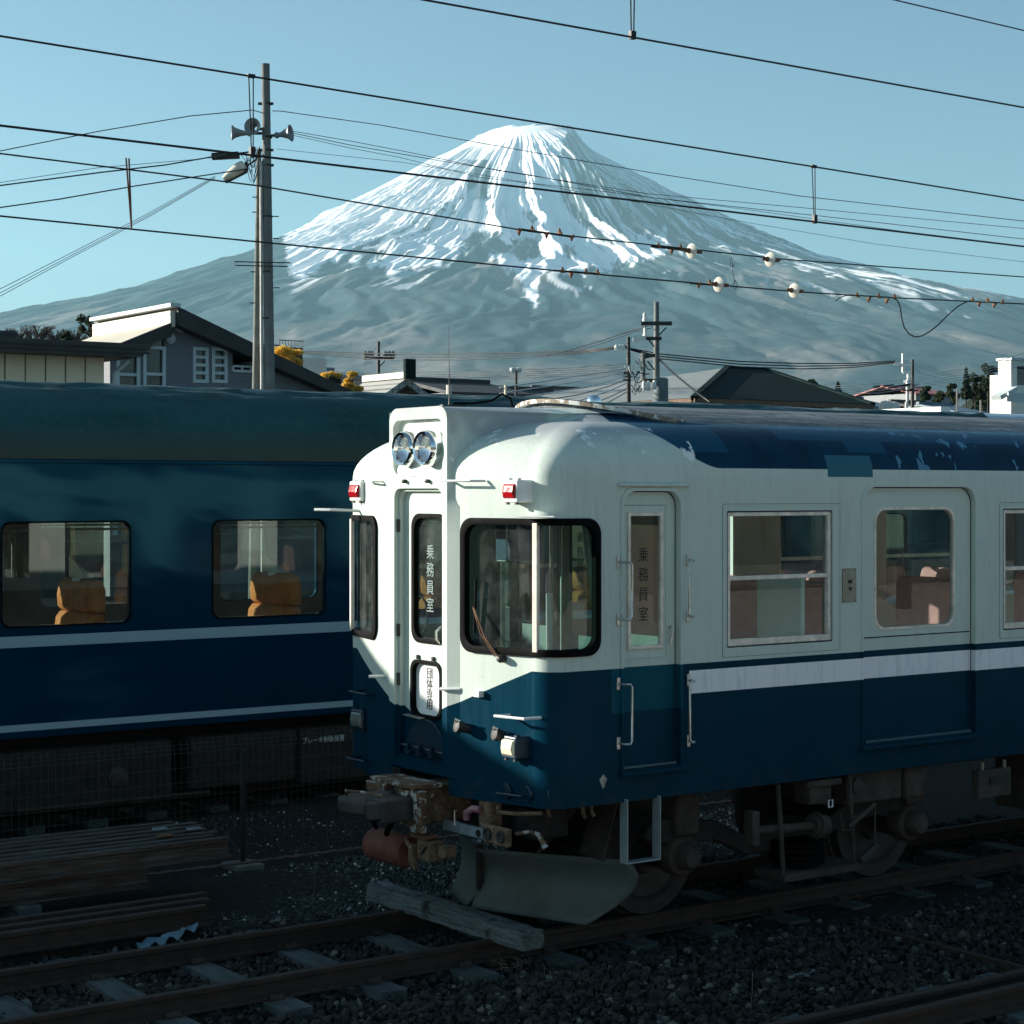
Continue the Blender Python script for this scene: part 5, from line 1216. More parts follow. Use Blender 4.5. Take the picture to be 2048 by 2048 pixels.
M['twig'] = plain('bare_twigs', (.10, .085, .075), .9, 0, .3, 4)
M['bark'] = plain('bark', (.05, .04, .03), .9)

def K(cx, cy, Y, ox_=0, oy_=560, sc=.3727): return at(ox_ + cx * sc, oy_ + cy * sc, Y=Y)
def house_left():
    Y0 = 52.0; k = lambda x, y: K(x, y, Y0)
    base = k(1200, 560); h = empty('house', (base.x, Y0, 0), 'grey boarded house with a tall split gable roof left of the concrete pole', 'house', None)
    L = [k(590, 372), k(890, 250), k(892, 165), k(1245, 345), k(1770, 600)]
    pts = [(L[0].x, 0)] + [(p.x, p.z) for p in L] + [(L[-1].x, 0)]
    def rc(x0, x1, y0, y1): a = k(x0, y1); b = k(x1, y0); return rrect(a.x, b.x, a.z, b.z, 0)
    wins = [rc(776, 880, 368, 572), rc(632, 742, 392, 572), rc(1042, 1110, 373, 540), rc(1144, 1212, 375, 541)]
    tri = [(k(778, 362).x, k(778, 362).z), (k(880, 362).x, k(880, 362).z), (k(880, 290).x, k(880, 290).z), (k(778, 330).x, k(778, 330).z)]
    tri2 = [(k(640, 386).x, k(640, 386).z), (k(742, 386).x, k(742, 386).z), (k(742, 338).x, k(742, 338).z), (k(690, 362).x, k(690, 362).z)]
    balc = rc(1248, 1346, 362, 488)
    a = k(1246, 352); balc = [(k(1248, 488).x, k(1248, 488).z), (k(1346, 492).x, k(1346, 492).z), (k(1346, 398).x, k(1346, 398).z), (k(1248, 356).x, k(1248, 356).z)]
    mb = MB(); hs = wins + [tri, balc]
    sheet(mb, pts, hs, lambda x, z: Vector((x, Y0, z)))
    for w in hs: rim(mb, w, lambda x, z: Vector((x, Y0, z)), lambda x, z: Vector((x, Y0 + (.12 if w is not balc else 1.2), z)))
    mb.add([(L[0].x, Y0, 0), (L[0].x, Y0 + 10, 0), (L[0].x, Y0 + 10, L[0].z), (L[0].x, Y0, L[0].z)], [(0, 1, 2, 3)]); mb.add([(L[-1].x, Y0, 0), (L[-1].x, Y0 + 10, 0), (L[-1].x, Y0 + 10, L[-1].z), (L[-1].x, Y0, L[-1].z)], [(0, 1, 2, 3)])
    mb.build('wall', M['siding'], h)
    # roofs
    R0 = k(886, 148); RE = k(1870, 612); yf = at(186, 600, X=R0.x).y
    th = .30
    mb = MB(); mb.prism([(R0.x + .16, Y0 - .55, R0.z), (RE.x, Y0 - .55, RE.z), (RE.x, Y0 - .55, RE.z - th), (R0.x + .16, Y0 - .55, R0.z - th - .25)], (0, yf - Y0 + .8, 0)); mb.build('roof', M['fascia'], h)
    mb = MB(); cb = k(890, 238); mb.prism([(R0.x - .02, Y0 - .40, R0.z - .12), (R0.x - .02, Y0 - .40, cb.z - .1), (R0.x - .02, yf, cb.z - .1), (R0.x - .02, yf, R0.z - .12)], (.16, 0, 0)); mb.build('clerestory_wall', M['cream'], h)
    zm = (R0.z + cb.z) / 2; MB().box(R0.x - .035, R0.x - .015, Y0 - .40, yf, zm, zm + .03).build('wall_joint', M['beige'], h)
    MB().box(R0.x - .10, R0.x + .22, Y0 - .58, yf + .05, R0.z - .02, R0.z + .09).build('ridge_cap', M['frame_w'], h)
    le = k(560, 362)
    mb = MB(); mb.prism([(R0.x, Y0 - .45, cb.z + .02), (le.x - .1, Y0 - .45, le.z - .06), (le.x - .1, Y0 - .45, le.z - .36), (R0.x, Y0 - .45, cb.z - .40)], (0, .12, 0)); mb.build('gable_board', M['fascia'], h)
    mb = MB(); mb.prism([(R0.x, Y0 - .33, cb.z + .0), (le.x - .1, Y0 - .33, le.z - .08), (le.x - .1, Y0 - .33, le.z - .20), (R0.x, Y0 - .33, cb.z - .14)], (0, yf - Y0 + .3, 0)); mb.build('lower_roof', plain('pale_roof_sheet', (.50, .46, .38), .8, 0, .1, .8), h)
    def win(l, cols, rows_, yy=.10, name='window'):
        x0, x1 = min(p[0] for p in l), max(p[0] for p in l); z0, z1 = min(p[1] for p in l), max(p[1] for p in l); w = .09
        mb = MB(); mb.box(x0 - .05, x1 + .05, Y0 - .03, Y0 + .06, z0 - .06, z0 + .04); mb.box(x0 - .05, x1 + .05, Y0 - .03, Y0 + .06, z1 - .04, z1 + .06)
        mb.box(x0 - .05, x0 + .05, Y0 - .028, Y0 + .06, z0 + .04, z1 - .04); mb.box(x1 - .05, x1 + .05, Y0 - .028, Y0 + .06, z0 + .04, z1 - .04)
        for r_ in rows_: zz = z0 + (z1 - z0) * r_; mb.box(x0 + .05, x1 - .05, Y0 - .02, Y0 + .05, zz - .045, zz + .045)
        f = mb.build(name, M['frame_w'], h)
        MB().add([(x0, Y0 + .08, z0), (x1, Y0 + .08, z0), (x1, Y0 + .08, z1), (x0, Y0 + .08, z1)], [(0, 1, 2, 3)]).build('pane', M['dkglass'], f)
    win(wins[0], 1, (.33,)); win(wins[1], 1, (.36,)); win(wins[2], 1, (.25, .5, .75)); win(wins[3], 1, (.25, .5, .75))
    mb = MB(); mb.add([(p[0], Y0 + .08, p[1]) for p in tri], [(0, 1, 2, 3)]); mb.build('gable_pane', M['dkglass'], h)
    mb = MB(); mb.add([(x, Y0 + 1.2, z) for x, z in balc], [(0, 1, 2, 3)]); mb.build('balcony_back', M['fascia'], h)
    mb = MB(); a = k(1248, 462); b = k(1346, 462); c2 = k(1248, 488); mb.box(a.x, b.x, Y0 - .06, Y0 + .02, a.z - .03, a.z + .03); mb.box(a.x, b.x, Y0 - .06, Y0 + .02, c2.z - .04, c2.z + .04)
    for i in range(3): mb.box(a.x + (b.x - a.x) * i / 2 - .03, a.x + (b.x - a.x) * i / 2 + .03, Y0 - .05, Y0 + .01, c2.z, a.z)
    mb.build('balcony_rail', M['frame_w'], h)
    for (x, y, r_) in ((968, 243, .22), (912, 315, .17)):
        p = k(x, y); MB().lathe(p + Vector((0, .05, 0)), (0, -1, 0), [(0, r_), (.10, r_), (.17, r_ * .6), (.19, .01)], 16).build('wall_vent', M['frame_w'], h, True)
house_left()
def low_building():
    Y0 = 44.0; k = lambda x, y: K(x, y, Y0); a = k(-200, 330); e = k(742, 362); b0 = k(-200, 408); b1 = k(705, 436); w1 = k(562, 440)
    h = empty('annexe', (w1.x - 4, Y0, 0), 'low flat roofed annexe with beige wall panels at the left edge', 'building')
    mb = MB(); mb.prism([(a.x, Y0 - .9, e.z + .02), (e.x, Y0 - .9, e.z + .02), (e.x - .3, Y0 - .9, b1.z + .05), (a.x, Y0 - .9, b1.z + .05)], (0, 9, 0)); mb.build('roof', plain('brown_roof_edge', (.045, .040, .036), .7, 0, .2, 1), h)
    for i, q in enumerate((.34, .66)): zz = b1.z + (e.z - b1.z) * q; MB().box(a.x, e.x - .1, Y0 - .93, Y0 - .895, zz, zz + .05).build('roof_edge_strip', M['fascia'], h)
    MB().box(a.x, w1.x, Y0 + .06, Y0 + 8, 0, b1.z + .1).build('wall', M['fascia'], h)
    x = w1.x; wpan = (k(440, 500).x - k(334, 500).x)
    for i in range(9):
        MB().box(x - wpan * (i + 1) + .02, x - wpan * i - .02, Y0, Y0 + .07, 2.2, b1.z + .06).build('wall_panel', M['beige'], h)
    MB().tube([(w1.x + .25, Y0 - .05, 2), (w1.x + .25, Y0 - .05, b1.z - .3), (w1.x + .6, Y0 - .05, b1.z)], .07, 8).build('downpipe', M['frame_w'], h)
low_building()

def hip_roof_house():
    # big hipped roof right of the middle: camera face coloured dark, sunlit side painted paler
    Y0 = 60.0; q = lambda x, y, Y=Y0: at(x, y, Y=Y)
    le = at(1330 * 1.0, 803, Y=Y0); re = at(1746, 805, Y=Y0); yr = Y0 + 9
    r0 = at(1455, 735, Y=yr - 1); r1 = at(1530, 737, Y=yr - 1)
    zE = at(1400, 796, Y=Y0).z; x0 = at(1388, 796, Y=Y0).x; x1 = re.x; zR = r0.z; yb = yr + 9
    fl = at(1180, 800, X=x0)
    h = empty('hip_roof_house', ((x0 + x1) / 2, yr, 0), 'house with a broad dark hipped tile roof right of the tall utility pole', 'house')
    X0r, X1r = r0.x, r1.x
    P = {'a': (x0, Y0, zE), 'b': (x1, Y0, zE), 'c': (x1, yb + 6, zE), 'd': (x0, yb + 6, zE), 'r0': (X0r, yr - 1, zR), 'r1': (X1r, yr - 1, zR)}
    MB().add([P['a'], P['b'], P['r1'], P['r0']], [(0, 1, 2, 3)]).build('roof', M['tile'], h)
    MB().add([P['d'], P['a'], P['r0']], [(0, 1, 2)]).add([P['c'], P['d'], P['r0'], P['r1']], [(0, 1, 2, 3)]).add([P['b'], P['c'], P['r1']], [(0, 1, 2)]).build('roof', M['roof_lit'], h)
    mb = MB(); 
    for u, v in (('a', 'r0'), ('b', 'r1'), ('r0', 'r1')): mb.bar(Vector(P[u]), Vector(P[v]), .28, .16)
    mb.build('ridge_tiles', M['tile'], h)
    mb = MB(); mb.box(x0, x1, Y0 - .05, Y0 + .1, zE - .22, zE - .02); mb.box(x0 - .05, x0 + .1, Y0 + .1, yb, zE - .22, zE - .02); mb.build('eaves', plain('eaves_wood', (.16, .09, .05), .8), h)
    MB().box(x0 + 1, x1 - 1, Y0 + 1, yb + 4, 0, zE - .1).build('wall', plain('brown_wall', (.14, .085, .055), .85), h)
hip_roof_house()

def simple_house(label, x0p, x1p, ye, yr, Y0, depth, wall, roofm, name='house', gable='x', cat='house', extra=None):
    """gabled house placed by the photograph columns of its eaves, its ridge running along X or Y"""
    a = at(x0p, ye, Y=Y0); b = at(x1p, ye, Y=Y0); zE = a.z; zR = at((x0p + x1p) / 2, yr, Y=Y0 + (depth / 2 if gable == 'x' else 0)).z
    h = empty(name, ((a.x + b.x) / 2, Y0 + depth / 2, 0), label, cat)
    MB().box(a.x + .4, b.x - .4, Y0 + .4, Y0 + depth - .4, 0, zE).build('wall', wall, h)
    mb = MB(); t = .16
    if gable == 'x':
        mb.prism([(a.x, Y0, zE), (a.x, Y0 + depth / 2, zR), (a.x, Y0 + depth, zE), (a.x, Y0 + depth, zE - t), (a.x, Y0 + depth / 2, zR - t), (a.x, Y0, zE - t)], (b.x - a.x, 0, 0))
        MB().bar((a.x - .05, Y0 + depth / 2, zR + .06), (b.x + .05, Y0 + depth / 2, zR + .06), .3, .2).build('ridge_tiles', roofm, h)
    else:
        xm = (a.x + b.x) / 2
        mb.prism([(a.x, Y0, zE), (xm, Y0, zR), (b.x, Y0, zE), (b.x, Y0, zE - t), (xm, Y0, zR - t), (a.x, Y0, zE - t)], (0, depth, 0))
        MB().prism([(a.x + .4, Y0 + .4, zE), (xm, Y0 + .4, zR - .15), (b.x - .4, Y0 + .4, zE)], (0, .1, 0)).build('gable_wall', wall, h)
    mb.build('roof', roofm, h)
    return h
M['w_white'] = plain('white_render', (.66, .64, .58), .85, 0, .08, 1); M['w_brown'] = plain('timber_wall', (.16, .10, .06), .85, 0, .15, 1); M['w_grey'] = plain('grey_render', (.30, .31, .31), .85, 0, .1, 1)
M['roof_brown'] = plain('brown_roof', (.07, .055, .045), .7, 0, .2, 1); M['roof_blue'] = plain('blue_grey_roof', (.10, .15, .19), .5, 0, .2, 1); M['roof_dark'] = plain('charcoal_roof', (.030, .033, .036), .7, 0, .2, 1)
# tiled house left of the aerial: ridge running away to the left with a pale lit side
def tile_house():
    Y0 = 66; a = at(820, 760, Y=Y0); ap = at(815, 755, Y=Y0); g0 = at(775, 790, Y=Y0); g1 = at(862, 792, Y=Y0); yl = at(730, 758, X=ap.x).y
    h = empty('tiled_house', (ap.x, Y0 + 8, 0), 'house with grey ridged tile roof and white ridge end left of the railcar aerial', 'house')
    zE = g0.z - .6; zR = ap.z
    mb = MB(); mb.prism([(g0.x - 3, Y0, zE - 1.2), (ap.x, Y0, zR), (g1.x + 2.6, Y0, zE - 1.0), (g1.x + 2.6, Y0, zE - 1.25), (ap.x, Y0, zR - .3), (g0.x - 3, Y0, zE - 1.45)], (0, yl - Y0, 0)); mb.build('roof', M['tile_pale'], h)
    MB().bar((ap.x, Y0 - .1, zR + .10), (ap.x, yl, zR + .10), .30, .26).build('ridge', M['cream'], h)
    MB().box(ap.x - .25, ap.x + .25, Y0 - .25, Y0 - .08, zR - .05, zR + .75).build('ridge_end_tile', M['tile'], h)
    MB().prism([(g0.x - 2, Y0 + .5, zE - 1.2), (ap.x, Y0 + .5, zR - .35), (g1.x + 1.6, Y0 + .5, zE - 1.2)], (0, .2, 0)).build('gable_wall', M['w_brown'], h)
    MB().box(g0.x - 2, g1.x + 1.6, Y0 + .7, yl - 1, 0, zE - 1.2).build('wall', M['w_brown'], h)
tile_house()
simple_house('long low building with black roof just right of the railcar aerial', 900, 1070, 783, 767, 74, 8, M['w_grey'], M['roof_dark'], 'long_building', 'x', 'building')
simple_house('low dark roofed house between the long black roof and the silver dome', 1010, 1190, 800, 781, 82, 8, M['w_brown'], M['roof_dark'])
simple_house('small grey roofed house at the foot of the right hand utility pole', 1740, 1800, 812, 800, 88, 7, M['w_white'], M['roof_blue'])
simple_house('small white walled house right of the right hand utility pole', 1845, 1900, 818, 806, 105, 7, M['w_white'], M['roof_brown'])
simple_house('pale house roof showing beside the white building at the right edge', 1910, 1975, 822, 812, 92, 7, M['w_white'], M['roof_blue'])
simple_house('blue roofed house half hidden behind the yellow shrubs', 640, 742, 748, 742, 96, 9, M['w_grey'], M['roof_blue'])
simple_house('far dark roofed shed behind the dome and utility poles', 1130, 1290, 792, 780, 120, 9, M['w_grey'], M['roof_brown'])
# long far building with a pink red roof in front of the wooded hill
simple_house('long far building with a faded red roof before the wooded hill', 1832, 1916, 786, 777, 170, 12, M['w_grey'], plain('faded_red_roof', (.42, .15, .14), .7), 'long_building', 'x', 'building')
# rooftop box and railings behind the poles
p = at(625, 735, D=88); q2 = at(645, 716, D=88)
tag(MB().box(p.x - .55, p.x + .75, p.y, p.y + 1.0, 0, q2.z).build('roof_tank_building', M['w_white'], None), 'small white rooftop block right of the thick concrete pole', 'building')
def railing_tower():
    a = at(572, 702, D=75); b = at(598, 680, D=75)
    h = empty('rooftop_railing', (a.x, a.y, 0), 'flat roof with a dark railing just right of the thick concrete pole', 'building')
    MB().box(a.x - 1.3, a.x + .75, a.y, a.y + 3, 0, a.z + .15).build('wall', M['roof_brown'], h)
    mb = MB(); w = b.x - a.x
    for i in range(9): mb.box(a.x - .3 + i * .13, a.x - .28 + i * .13, a.y, a.y + .03, a.z + .1, b.z)
    mb.box(a.x - .3, a.x + .78, a.y, a.y + .03, b.z - .03, b.z); mb.box(a.x - 1.3, a.x - .3, a.y, a.y + .03, b.z - .25, b.z - .2); mb.build('railing', M['iron'], h)
railing_tower()
def dome():
    p = at(1188, 801, D=52); mb = MB(); r = .21
    mb.lathe(p - Vector((0, 0, .12)), (0, 0, 1), [(0, r * .9), (.05, r), (.14, r * .95), (.22, r * .75), (.27, r * .42), (.285, .01)], 20)
    o = mb.build('ventilator_dome', M['chrome'], None, True); tag(o, 'round silver ventilator cap left of the tall utility pole foot', 'ventilator')
    MB().tube([(p.x, p.y, 0), (p.x, p.y, p.z - .1)], .06, 8).build('stem', M['iron'], o)
dome()
def white_block():
    Y0 = 62; a = at(2022, 720, Y=Y0); X1 = a.x + 14
    h = empty('apartment_block', (a.x + 4, Y0 + 4, 0), 'sunlit white block with a balcony opening at the right edge', 'building')
    z1 = a.z
    o1 = at(2034, 770, Y=Y0); o0 = at(2045, 732, Y=Y0)
    mb = MB(); l = [(a.x, 2.0), (X1, 2.0), (X1, z1), (a.x, z1)]; hole = [(o1.x, o1.z), (o1.x + 5, o1.z), (o1.x + 5, o0.z), (o1.x, o0.z)]
    sheet(mb, l, [hole], lambda x, z: Vector((x, Y0, z))); rim(mb, hole, lambda x, z: Vector((x, Y0, z)), lambda x, z: Vector((x, Y0 + .8, z)))
    mb.add([(a.x, Y0, 2.0), (a.x, Y0 + .8, 2.0), (a.x, Y0 + .8, z1), (a.x, Y0, z1)], [(0, 1, 2, 3)]); mb.add([(a.x, Y0, z1), (X1, Y0, z1), (X1, Y0 + .8, z1), (a.x, Y0 + .8, z1)], [(0, 1, 2, 3)]); mb.add([(a.x + 9, Y0 + .8, 2.0), (a.x + 9, Y0 + 9, 2.0), (a.x + 9, Y0 + 9, z1), (a.x + 9, Y0 + .8, z1)], [(0, 1, 2, 3)])
    mb.build('wall', plain('bright_white_wall', (.82, .78, .68), .8, 0, .05, 1), h)
    MB().add([(o1.x, Y0 + .8, o1.z), (o1.x + 5, Y0 + .8, o1.z), (o1.x + 5, Y0 + .8, o0.z), (o1.x, Y0 + .8, o0.z)], [(0, 1, 2, 3)]).build('window', M['dkglass'], h)
    mb = MB(); c2 = at(2022, 805, Y=Y0); mb.box(a.x - .9, a.x + .3, Y0 - .6, Y0 - .5, c2.z, c2.z + .45); mb.build('balcony_panel', M['frame_w'], h)
    MB().box(a.x - .05, X1, Y0 - .08, Y0 + .9, z1, z1 + .12).build('parapet', M['frame_w'], h)
    c3 = at(2012, 793, Y=Y0); mb = MB(); mb.prism([(c3.x - .9, Y0 - .4, c3.z + .0), (c3.x + .4, Y0 - .4, c3.z + .5), (c3.x + .4, Y0 - .4, c3.z + .3), (c3.x - .8, Y0 - .4, c3.z - .2)], (0, .6, 0)); mb.build('awning', M['frame_w'], h)
white_block()
def far_train():
    a = at(1896, 833, Y=30); b = at(2060, 842, Y=30); h = empty('parked_railcar', (a.x + 6, 31.3, 0), 'curved pale blue roof of a parked railcar at the far right', 'railcar')
    zt = at(1960, 826, Y=31.3).z; rows = []
    for x in (a.x, a.x + .02, a.x + 18, a.x + 18.02):
        k = 1 if a.x < x < a.x + 18.01 else .96
        rows.append([Vector((x, 31.3 - 1.35 * k * math.cos(t), zt - .55 + .55 * k * math.sin(t) ** .8)) for t in np.linspace(0, math.pi, 16)])
    mb = MB(); mb.grid(rows); mb.build('roof', plain('pale_blue_roof', (.30, .42, .48), .4, 0, .1, 2), h, True)
    MB().box(a.x + .1, a.x + 18, 30.0, 32.6, .9, zt - .5).build('body', M['navy'], h)
    MB().box(a.x - .02, a.x + .3, 30.2, 32.4, zt - .32, zt + .05).build('roof_edging', M['white'], h)
far_train()

# ------------------------------------------------------------------ unseen station and slabs, added to block and bounce light
tag(MB().box(-30, 60, 20.75, 24.5, -.2, .86).build('added_platform', M['concrete_dark'], None), kind='structure')  # added beyond the coach to block sunlight passing beneath it
tag(MB().box(-30, 48, -12.0, 3.0, -.2, .85).build('added_platform', plain('added_platform_concrete', (.46, .44, .40), .9, 0, .12, .7), None), kind='structure')  # unseen slab added behind the viewer to bounce sunlight onto the car side
def station():  # unseen building and canopy, added for bounce light and coach reflections
    st = empty('added_station_building', (6, -14, 0), 'cream walled station building with canopy, added unseen behind the viewer for bounce light and reflections', 'building')
    mb = MB(); l = [(-30, -.2), (48, -.2), (48, 4.7), (-30, 4.7)]; hs = [rrect(-26 + 6 * k, -22.5 + 6 * k, 1.4, 2.9, 0) for k in range(12)]
    wl = plain('added_station_wall', (.62, .58, .48), .8, 0, .08, .6)
    sheet(mb, l, hs, lambda x, z: Vector((x, -12, z))); 
    for h_ in hs: rim(mb, h_, lambda x, z: Vector((x, -12, z)), lambda x, z: Vector((x, -12.2, z)))
    mb.build('wall', wl, st)
    for h_ in hs: x0, x1 = min(p[0] for p in h_), max(p[0] for p in h_); z0, z1 = min(p[1] for p in h_), max(p[1] for p in h_); MB().add([(x0, -12.15, z0), (x1, -12.15, z0), (x1, -12.15, z1), (x0, -12.15, z1)], [(0, 1, 2, 3)]).build('window', M['dkglass'], st)
    MB().prism([(-31, -11, 4.6), (-31, -17, 6.2), (-31, -23, 4.6)], (80, 0, 0)).build('roof', M['roof_dark'], st)
    MB().prism([(-30, -12.2, 4.5), (-30, -4.2, 3.9), (-30, -4.2, 3.7), (-30, -12.2, 4.3)], (78, 0, 0)).build('canopy', M['w_grey'], st)
    for k in range(13): MB().box(-27.1 + 6 * k, -26.9 + 6 * k, -5.1, -4.9, -.2, 3.9).build('canopy_post', M['iron'], st)
station()

# ------------------------------------------------------------------ trees and shrubs
def leafy(m_, col):
    nt = m_.node_tree; o = nt.nodes['Material Output']; t = nt.nodes.new('ShaderNodeBsdfTranslucent'); t.inputs[0].default_value = col + (1,)
    mx = nt.nodes.new('ShaderNodeMixShader'); mx.inputs[0].default_value = .35; nt.links.new(nt.nodes['Principled BSDF'].outputs[0], mx.inputs[1]); nt.links.new(t.outputs[0], mx.inputs[2]); nt.links.new(mx.outputs[0], o.inputs[0])
leafy(M['foliage_y'], (.80, .50, .06)); leafy(M['foliage'], (.03, .05, .02)); leafy(M['foliage2'], (.04, .07, .02))
def leaves(mb, centres, n, size, g, sq=1.0):
    for _ in range(n):
        c, r = centres[g.randrange(len(centres))]
        d = Vector((g.gauss(0, 1), g.gauss(0, 1), g.gauss(0, 1))).normalized() * (g.random() ** .45)
        p = Vector(c) + Vector((d.x * r[0], d.y * r[1], d.z * r[2])); s_ = size * g.uniform(.6, 1.4)
        u = Vector((g.gauss(0, 1), g.gauss(0, 1), g.gauss(0, 1) * sq)).normalized(); v = u.orthogonal().normalized()
        w = u.cross(v); v, w = (v * math.cos(2) + w * math.sin(2)), (w * math.cos(2) - v * math.sin(2))
        mb.add([p - v * s_ - w * s_ * .5, p + v * s_ * .2 - w * s_, p + v * s_ + w * s_ * .4, p - v * s_ * .1 + w * s_], [(0, 1, 2, 3)])
def tree(px, py_top, w_px, D, kind, label, grp, seed, h_px=60):
    g = random.Random(seed); top = at(px, py_top, D=D); H = top.z; sc = D / FPX; w = w_px * sc / 2; ch = h_px * sc
    name = {'pine': 'pine_tree', 'conifer': 'conifer_tree', 'round': 'broadleaf_tree', 'shrub': 'autumn_shrub', 'bare': 'bare_tree'}[kind]
    t = empty(name, (top.x, top.y, 0), label, 'tree' if kind != 'shrub' else 'shrub', grp)
    tr = MB(); tr.tube([(top.x, top.y, 0), (top.x + g.uniform(-.1, .1), top.y, H * .6), (top.x, top.y, H * .97)], [.18, .12, .02], 6)
    if kind == 'bare':
        for k in range(46):
            z0 = H - ch * g.uniform(.35, 1.1); a = g.uniform(0, 6.28); l = w * g.uniform(.5, 1.1)
            p0 = Vector((top.x, top.y, z0)); p1 = p0 + Vector((math.cos(a) * l * .5, math.sin(a) * l * .5, l * .5)); p2 = p1 + Vector((math.cos(a + .3) * l * .5, math.sin(a) * l * .4, l * g.uniform(.3, .9))); p2.z = min(p2.z, H)
            tr.tube([p0, p1, p2], [.035, .022, .008], 3, False)
            for j in range(6):
                q = p1.lerp(p2, g.random()); b2 = g.uniform(0, 6.28); e = q + Vector((math.cos(b2) * .3, math.sin(b2) * .3, .45)) * l * .5; e.z = min(e.z, H + .1); tr.tube([q, e], [.012, .006], 3, False)
        tr.build('trunk', M['twig'], t); return t
    cs = []
    if kind == 'conifer':
        for i in range(9):
            z = H - ch * (i + .3) / 9; r = w * (.12 + .88 * (i / 8)) ; 
            for j in range(3 + i // 2): a = g.uniform(0, 6.28); cs.append(((top.x + math.cos(a) * r * .5, top.y + math.sin(a) * r * .5, z), (r * .55, r * .55, ch * .06)))
    else:
        for i in range(16 if kind != 'pine' else 12):
            a = g.uniform(0, 6.28); rr_ = w * g.uniform(.1, .75); z = H - ch * g.uniform(.12, .85)
            cs.append(((top.x + math.cos(a) * rr_, top.y + math.sin(a) * rr_, z), (w * g.uniform(.22, .42), w * .32, ch * g.uniform(.08, .17))))
            tr.tube([(top.x, top.y, z - ch * .2), cs[-1][0]], [.05, .02], 4, False)
    tr.build('trunk', M['bark'], t)
    mb = MB(); leaves(mb, cs, {'pine': 1300, 'conifer': 1100, 'round': 1200, 'shrub': 5200}[kind], sc * (2.6 if kind != 'shrub' else 1.7), g)
    mb.build('crown', M['foliage_y'] if kind == 'shrub' else (M['foliage'] if kind in ('pine', 'conifer') else M['foliage2']), t); return t
tree(182, 630, 62, 78, 'pine', 'dark pine standing behind the left corner of the gabled house', None, 1, 75)
tree(132, 660, 34, 80, 'round', 'small dark bushy tree left of the pine behind the annexe', None, 2, 40)
for i, (px, py, w) in enumerate(((42, 662, 60), (75, 656, 70), (112, 662, 55), (152, 664, 50))):
    tree(px, py, w, 84, 'bare', ('leafless tree at the far left above the annexe roof', 'leafless tree second from the left above the annexe roof', 'leafless tree third from the left above the annexe roof', 'leafless tree close beside the dark pine')[i], 'leafless trees behind the annexe', 10 + i, 40)
tree(578, 688, 84, 70, 'shrub', 'tall yellow leafed tree touching the right side of the thick pole', 'yellow autumn shrubs', 21, 70)
tree(704, 738, 62, 66, 'shrub', 'round yellow shrub left of the tiled house', 'yellow autumn shrubs', 22, 62)
tree(655, 742, 60, 64, 'shrub', 'low yellow shrub midway between pole and round shrub', 'yellow autumn shrubs', 23, 45)
tree(672, 752, 34, 62, 'round', 'dark green shrub between the two low yellow shrubs', None, 24, 40)
p = at(10, 662, D=46) 
tag(MB().box(p.x - 1.5, p.x + .35, p.y, p.y + 1, p.z - .25, p.z + .02).build('roof_ridge', M['roof_dark'], None, bevel=.1), 'dark rounded ridge end poking up at the left edge above the annexe', 'roof ridge')
G2 = 'trees on the wooded hill at right'
hill = [(1932, 737, 26, 'conifer', 62), (1976, 727, 52, 'pine', 60), (1622, 755, 30, 'round', 40), (1676, 765, 22, 'conifer', 36), (2012, 728, 40, 'pine', 60), (1848, 770, 30, 'round', 40), (1950, 745, 40, 'round', 60), (1905, 765, 34, 'round', 50), (1995, 750, 44, 'round', 60), (1880, 780, 30, 'round', 40), (1965, 770, 50, 'round', 50), (2030, 745, 46, 'round', 60)]
nm_ = {0: 'pointed conifer standing highest on the wooded hill at right', 1: 'spreading dark pine right of the pointed conifer', 2: 'round dark tree behind the right end of the hipped roof', 3: 'small conifer past the right eave of the hipped roof', 4: 'dark pine against the white block at the right edge',
       5: 'bushy tree just right of the right hand utility pole', 6: 'bushy tree between the pointed conifer and the spreading pine', 7: 'bushy tree left of the pointed conifer', 8: 'bushy tree below the dark pines by the white block', 9: 'low bushy tree at the foot of the wooded hill', 10: 'wide low tree below the spreading pine', 11: 'tree crown cut by the right edge'}
for i, (px, py, w, kd, hp) in enumerate(hill): tree(px, py, w, 185 + (i * 7) % 25, kd, nm_[i], G2, 40 + i, hp)
def wooded_hill():
    c = at(2085, 800, D=260); r_ = np.array([_s, -_c, 0]); f_ = np.array([_c, _s, 0]); nx, ny = 60, 26; rows = []
    for i in range(nx):
        u = (i / (nx - 1)) * 2 - 1; row = []
        for j in range(ny):
            v = j / (ny - 1) * 2 - 1; q = np.array(c) * [1, 1, 0] + r_ * u * 19 + f_ * v * 40
            prof = max(0, 1 - (abs(u) ** 2.2)) ** .7 * max(0, 1 - v * v)
            bump = vnoise(np.array([i * .9]), np.array([j * .9]), TAB)[0]
            row.append((q[0], q[1], -.3 + prof * (19.0 + 1 * u) + (bump - .5) * 2.4 * (prof > .02)))
        rows.append(row)
    s = S('woodland'); n = s.noise(.9, 5, .65); s.bump(n, 1, 1.0)
    mb = MB(); mb.grid(rows); tag(mb.build('wooded_hill', s.end(s.mix(s.ramp(n, .35, .65), (.012, .020, .016), (.045, .055, .035)), .95, 0, .1), None, 'all'), kind='structure')
wooded_hill()

